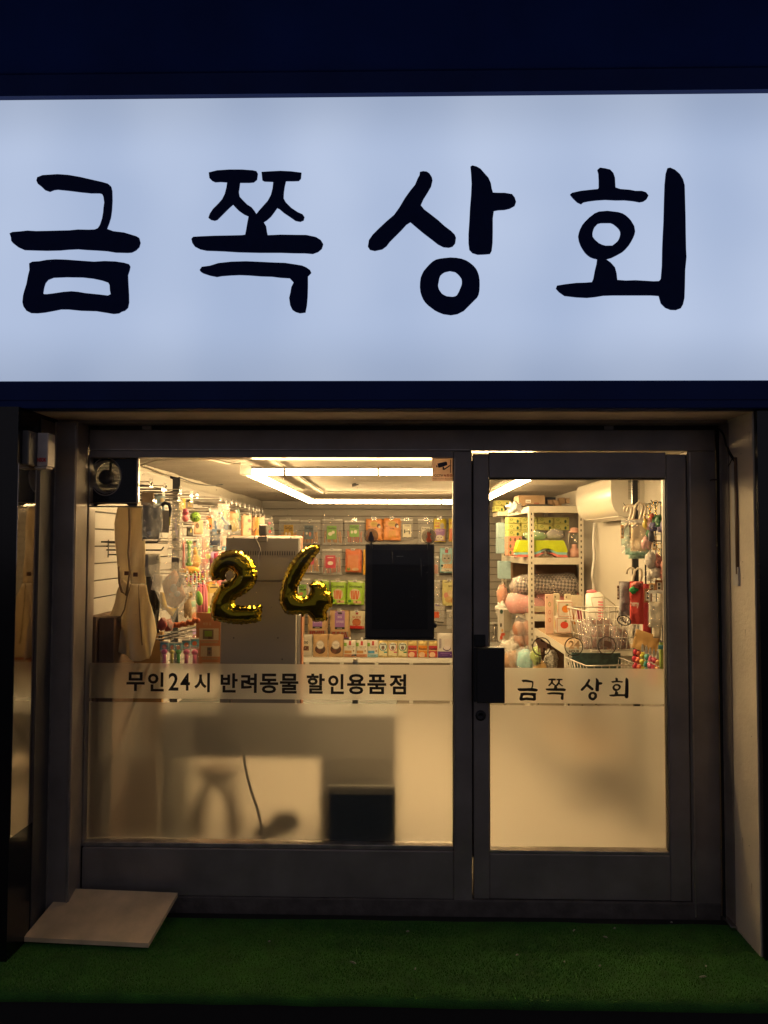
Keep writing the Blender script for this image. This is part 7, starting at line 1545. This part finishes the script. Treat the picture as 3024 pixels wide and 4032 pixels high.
def pk(box, body, label, Y, rz=R(-18), **kw): return pouch(kw.pop('name', 'clothes_pack'), box, body, label, Y=Y, rz=rz, cat=kw.pop('cat', 'pet clothes'), **kw)
MINT = mat('cloth_mint', (.45,.62,.52), .8, var=.15, vscale=60); BUT = mat('cloth_butter', (.82,.62,.36), .8, var=.12, vscale=60); BLSH = mat('cloth_blush', (.80,.50,.42), .8)
pk((2447,2048,2500,2150), MINT, 'mint coloured pet garment in clear wrap, leftmost of the hanging packs', .74, t=.03, cr=.01)
pk((2482,2044,2542,2170), BUT, 'butter yellow pet garment in clear wrap beside the mint one', .64, t=.03, cr=.01)
pk((2518,2040,2566,2160), BLSH, 'blush pink pet garment behind the butter yellow one', .80, t=.03, cr=.01)
pk((2446,2046,2556,2176), PLASTIC, 'crinkled clear front wrap of the hanging pet garments', .58, t=.05, cr=.016)
for k, (a, b, col, nm) in enumerate(((2462,2184,'#8fc0b0','mint'),(2475,2200,'#a8c8b8','second mint'))):
    pk((a,2150+14*k,a+92-10*k,b), mat('fold_%d' % k, col, .7, var=.5, vscale=70), nm+' striped lower hem of the folded garments in clear wrap', .70+.03*k, t=.012, cr=.006)
def tagc(px0, py0, px1, py1, Y, label, col='#a8703c', rz=R(-30)):
    pouch('paper_tag', (px0,py0,px1,py1), mat('tagc_'+col, col, .7), label, [('r',.22,.2,.78,.86,'#e0d4c0'),('r',.34,.26,.66,.4,'#2a2420'),('r',.34,.44,.66,.5,'#2a2420'),('r',.34,.56,.66,.74,'#3a342e')], t=.003, Y=Y, rz=rz, cat='tag', cr=0)
tagc(2444,2066,2456,2120,.56,'narrow tan tag at the left edge of the mint garment', '#b8824a')
tagc(2477,2066,2484,2120,.55,'thin dark brown tag between the mint and yellow garments', '#4a2a16')
tagc(2568,2110,2586,2166,.42,'beige hanging tag with barcode below the star keyring', '#c4a070')
tagc(2430,2306,2439,2360,.60,'dark brown narrow tag left of the grey fluffy pack', '#5a3218')
tagc(2536,2318,2568,2372,.38,'brown square tag with barcode right of the red berry costume', '#8a5428')
tagc(2580,2284,2612,2332,.34,'brown tag with upright barcode near the door edge', '#8a5428')
tagc(2572,2370,2596,2430,.36,'tan tag with barcode over the white garments', '#b08248')
tagc(2556,2296,2580,2330,.40,'kraft tag with small white sticker behind the sequinned plush', '#b89058')
# keyrings and plush cluster
GOLDR = mat('ring_gold', (.80,.58,.16), .22, 1.)
SEQ = mat('sequin_iridescent', (.12,.10,.16), .15, .9, var=.9, vscale=90, bump=1., bscale=160)
def keyring(px, py, Y, toys, label):
    p = at(px, py, Y=Y); s = (Y-CAMY)/FPX; t = empty('plush_keyring', p, R(-20), label=label, category='keyring')
    MB().tube([(9*s*math.cos(a*math.pi/6),0,11*s*math.sin(a*math.pi/6)) for a in range(12)], 1.6*s, GOLDR, 6, cyc=True).build('ring', t)
    mb = MB()
    for i in range(4): mb.tube([(3*s*math.cos(a*math.pi/4),.001*(i % 2),-14*s-i*9*s+5*s*math.sin(a*math.pi/4)) for a in range(8)], 1.*s, GOLDR, 5, cyc=True)
    mb.build('chain', t)
    for dx_, dz_, rx, rz_, m, nm in toys: MB().ball((dx_*s,0,-dz_*s), rx*s, rx*s*.7, rz_*s, m, n=14, lump=.5, seed=dx_).build(nm, t)
    return t
def mm(n, col, **kw): return mat('plush_'+n, col, kw.pop('rough', .5), **kw)
GS = mm('green', (.06,.22,.08), var=.8, vscale=80, bump=1.); RS = mm('red', (.75,.14,.08), var=.3); PS = mm('purple', (.16,.14,.34), var=.8, vscale=90, bump=1.); YS_ = mm('yellow', (.80,.62,.10)); PKS = mm('pink', (.85,.50,.48), var=.3, vscale=70, bump=.6); WS = mm('white', (.80,.74,.66), var=.15, vscale=70, bump=.6); CRS = mm('coral', (.85,.38,.30), var=.6, vscale=90, bump=1.); DKS = mm('slate', (.15,.15,.18), var=.5)
keyring(2559, 1993, .40, [(8,42,10,14,RS,'charm'),(22,58,16,22,GS,'charm'),(14,80,18,20,PS,'charm'),(4,118,12,24,DKS,'charm')], 'green, red and purple sequin plush hanging from the left gold ring')
keyring(2582, 1982, .34, [(14,70,16,26,GS,'charm'),(20,100,16,16,PS,'charm')], 'dark green and purple sequin plush hanging behind the tan ring')
keyring(2613, 1990, .30, [(0,78,14,24,PS,'charm'),(4,108,12,12,RS,'charm')], 'purple and red plush hanging at the far right edge of the door glass')
keyring(2546, 2034, .46, [(-4,30,12,20,YS_,'charm'),(10,34,12,26,PKS,'charm'),(6,66,10,16,GS,'charm'),(-2,104,20,26,PKS,'charm')], 'yellow and pink plush cluster left of the green one')
keyring(2596, 2150, .34, [(-30,58,24,32,WS,'charm'),(-4,62,20,28,CRS,'charm'),(14,70,14,30,PKS,'charm'),(-14,104,22,22,WS,'charm'),(12,112,18,24,CRS,'charm'),(-34,118,14,16,WS,'charm')], 'white and coral sequin plush bears on the lower gold rings')
keyring(2618, 2158, .30, [(-2,66,14,30,CRS,'charm'),(0,110,12,26,PKS,'charm')], 'coral and pink sequin plush at the door edge below the grid hook')
DIA = mat('rhinestone', (.85,.88,.95), .05, .6)
mb = MB(); rr = random.Random(12)
for i in range(22):
    p = at(rr.uniform(2534,2600), rr.uniform(2060,2290), Y=.31); s = 2.1*(.31-CAMY)/FPX
    mb.add([p+Vector((s,0,0)), p+Vector((-s,0,0)), p+Vector((0,-s,0)), p+Vector((0,0,s)), p+Vector((0,0,-s))], [(0,2,3),(2,1,3),(0,4,2),(1,2,4)], C(('#f4f0ff','#ffe08a','#c8ff9a','#ffffff')[i % 4], .1))
mb.build('rhinestone_strand', kind='stuff', label='tiny sparkling rhinestones scattered over the hanging plush charms', category='rhinestones')
# berry costume, grey fluffy, white garments
pk((2438,2290,2480,2424), mat('fluffy_grey', (.42,.40,.42), .95, bump=.8, bscale=60), 'grey fluffy pet garment in clear wrap left of the red costume', .60, t=.05, cr=.014)
o, c, w_, h_ = pk((2480,2290,2534,2456), mat('cloth_berry', (.72,.07,.055), .85, bump=.3, bscale=30), 'red strawberry pet costume with green collar and white lettering', .48, t=.04, cr=.010, prints=[('t','berry',.06,.45,.66,.62,'#f0dccb')])
MB().ball((-.2*w_, -.022, .30*h_), .30*w_, .010, .085*h_, mat('cloth_leafgreen', (.04,.38,.10), .85), n=12, lump=.6).build('collar', o)
MB().ball((-.0*w_, -.018, .42*h_), .42*w_, .014, .07*h_, mat('ruffle_redwhite', (.80,.25,.2), .6, var=.7, vscale=90, bump=.8), n=14, lump=.8).build('ruffle', o)
pk((2530,2300,2562,2500), mat('cloth_darkred', (.50,.04,.05), .8, bump=.3), 'dark red folded pet garment right behind the strawberry costume', .60, t=.03)
WG = mat('cloth_ivory', (.70,.62,.46), .85, bump=.4, bscale=25)
for k, (a, b, c_, d, nm) in enumerate(((2556,2370,2606,2470,'left ivory pet tee in clear wrap beside the red costume'),(2596,2330,2640,2460,'right ivory pet tee in clear wrap at the door edge'),(2572,2462,2602,2512,'lower ivory garment hem under the tees'))): pk((a,b,c_,d), WG, nm, .36+.04*k, t=.03, cr=.012)
pk((2552,2325,2634,2470), PLASTIC, 'crinkled clear wrap in front of the ivory pet tees', .31, t=.03, cr=.016)
pk((2438,2440,2520,2482), PLASTIC_MILK, 'crumpled clear bag tail lying over the basket rim', .70, t=.04, cr=.02)
# candy-coloured toy strings on kraft headers
o, c, w_, h_ = pouch('toy_display_card', (2496,2490,2592,2566), mat('card_honey', (.62,.36,.11), .6), 'honey coloured header cards above the candy-coloured toy strings', Y=.55, rz=R(-35), t=.006, cr=.004, cat='display card', tilt=R(14))
CANDY = ['#e0405a','#f07a5a','#e8d84a','#58b8a8','#e87a9a','#d8506a','#f0b07a','#c8d86a']
for k in range(8):
    px = 2500+15*k; Yk = .62-.035*k; pt = 2536+7*k
    p = at(px, pt, Y=Yk); s = (Yk-CAMY)/FPX
    t = empty('toy_string', p, label='string of wrapped %s toys, %s from the left under the honey cards' % (('red','coral','yellow','teal','pink','dark pink','peach','yellow-green')[k], ('first','second','third','fourth','fifth','sixth','seventh','eighth')[k]), category='toy string', group='candy-coloured toy strings')
    MB().prism([(-5*s,-16*s),(5*s,-16*s),(5*s,6*s),(2*s,11*s),(1.5*s,16*s),(-1.5*s,16*s),(-2*s,11*s),(-5*s,6*s)], -.001, .001, M_WHITE).build('paper_tab', t)
    m = mat('candy_%d' % k, CANDY[k], .3, bump=.3, bscale=40)
    for j in range(4): MB().ball((((-1)**j)*2*s, 0, -(30+j*27)*s), 10*s, 8*s, 12*s, m, n=10, lump=.7, seed=k+j).build('wrapped_toy', t)
item2 = pouch('toy_pack', (2596,2530,2614,2640), mat('pack_limeclear', (.42,.55,.12), .3, bump=.5, bscale=30), 'lime green narrow toy pack at the door edge above the band', Y=.33, t=.02, cat='toy pack')
pouch('toy_pack', (2614,2540,2640,2640), mat('pack_coralclear', (.72,.22,.10), .3, bump=.5, bscale=30), 'coral red narrow toy pack at the door edge above the band', Y=.32, t=.02, cat='toy pack')
pouch('header_card', (2592,2540,2634,2556), mat('card_cyan', (.12,.42,.50), .5), 'cyan plastic header strip above the lime and coral packs', Y=.31, t=.004, cat='header card')
# ================================================================== plywood board on the turf
PLY = mat('pale_board', (.95,.71,.42), .7, var=.22, vscale=7, bump=.15, bscale=60)
q0 = at(255, 3497, Y=-.055); q1 = at(700, 3515, Y=-.055); g0 = at(92, 3690, Z=.028); g1 = at(585, 3714, Z=.028)
th = Vector((0,0,-.018))
vs = [g0, g1, q1, q0, g0+th, g1+th, q1+th, q0+th]
o0 = (g0+g1+q0+q1)/4; o0.z = 0
MB().add([v-o0 for v in vs], [(0,1,2,3),(7,6,5,4),(0,4,5,1),(1,5,6,2),(2,6,7,3),(3,7,4,0)], PLY).build('board_ramp', loc=o0, label='pale beige board leaning flat from the turf onto the window sill', category='board')
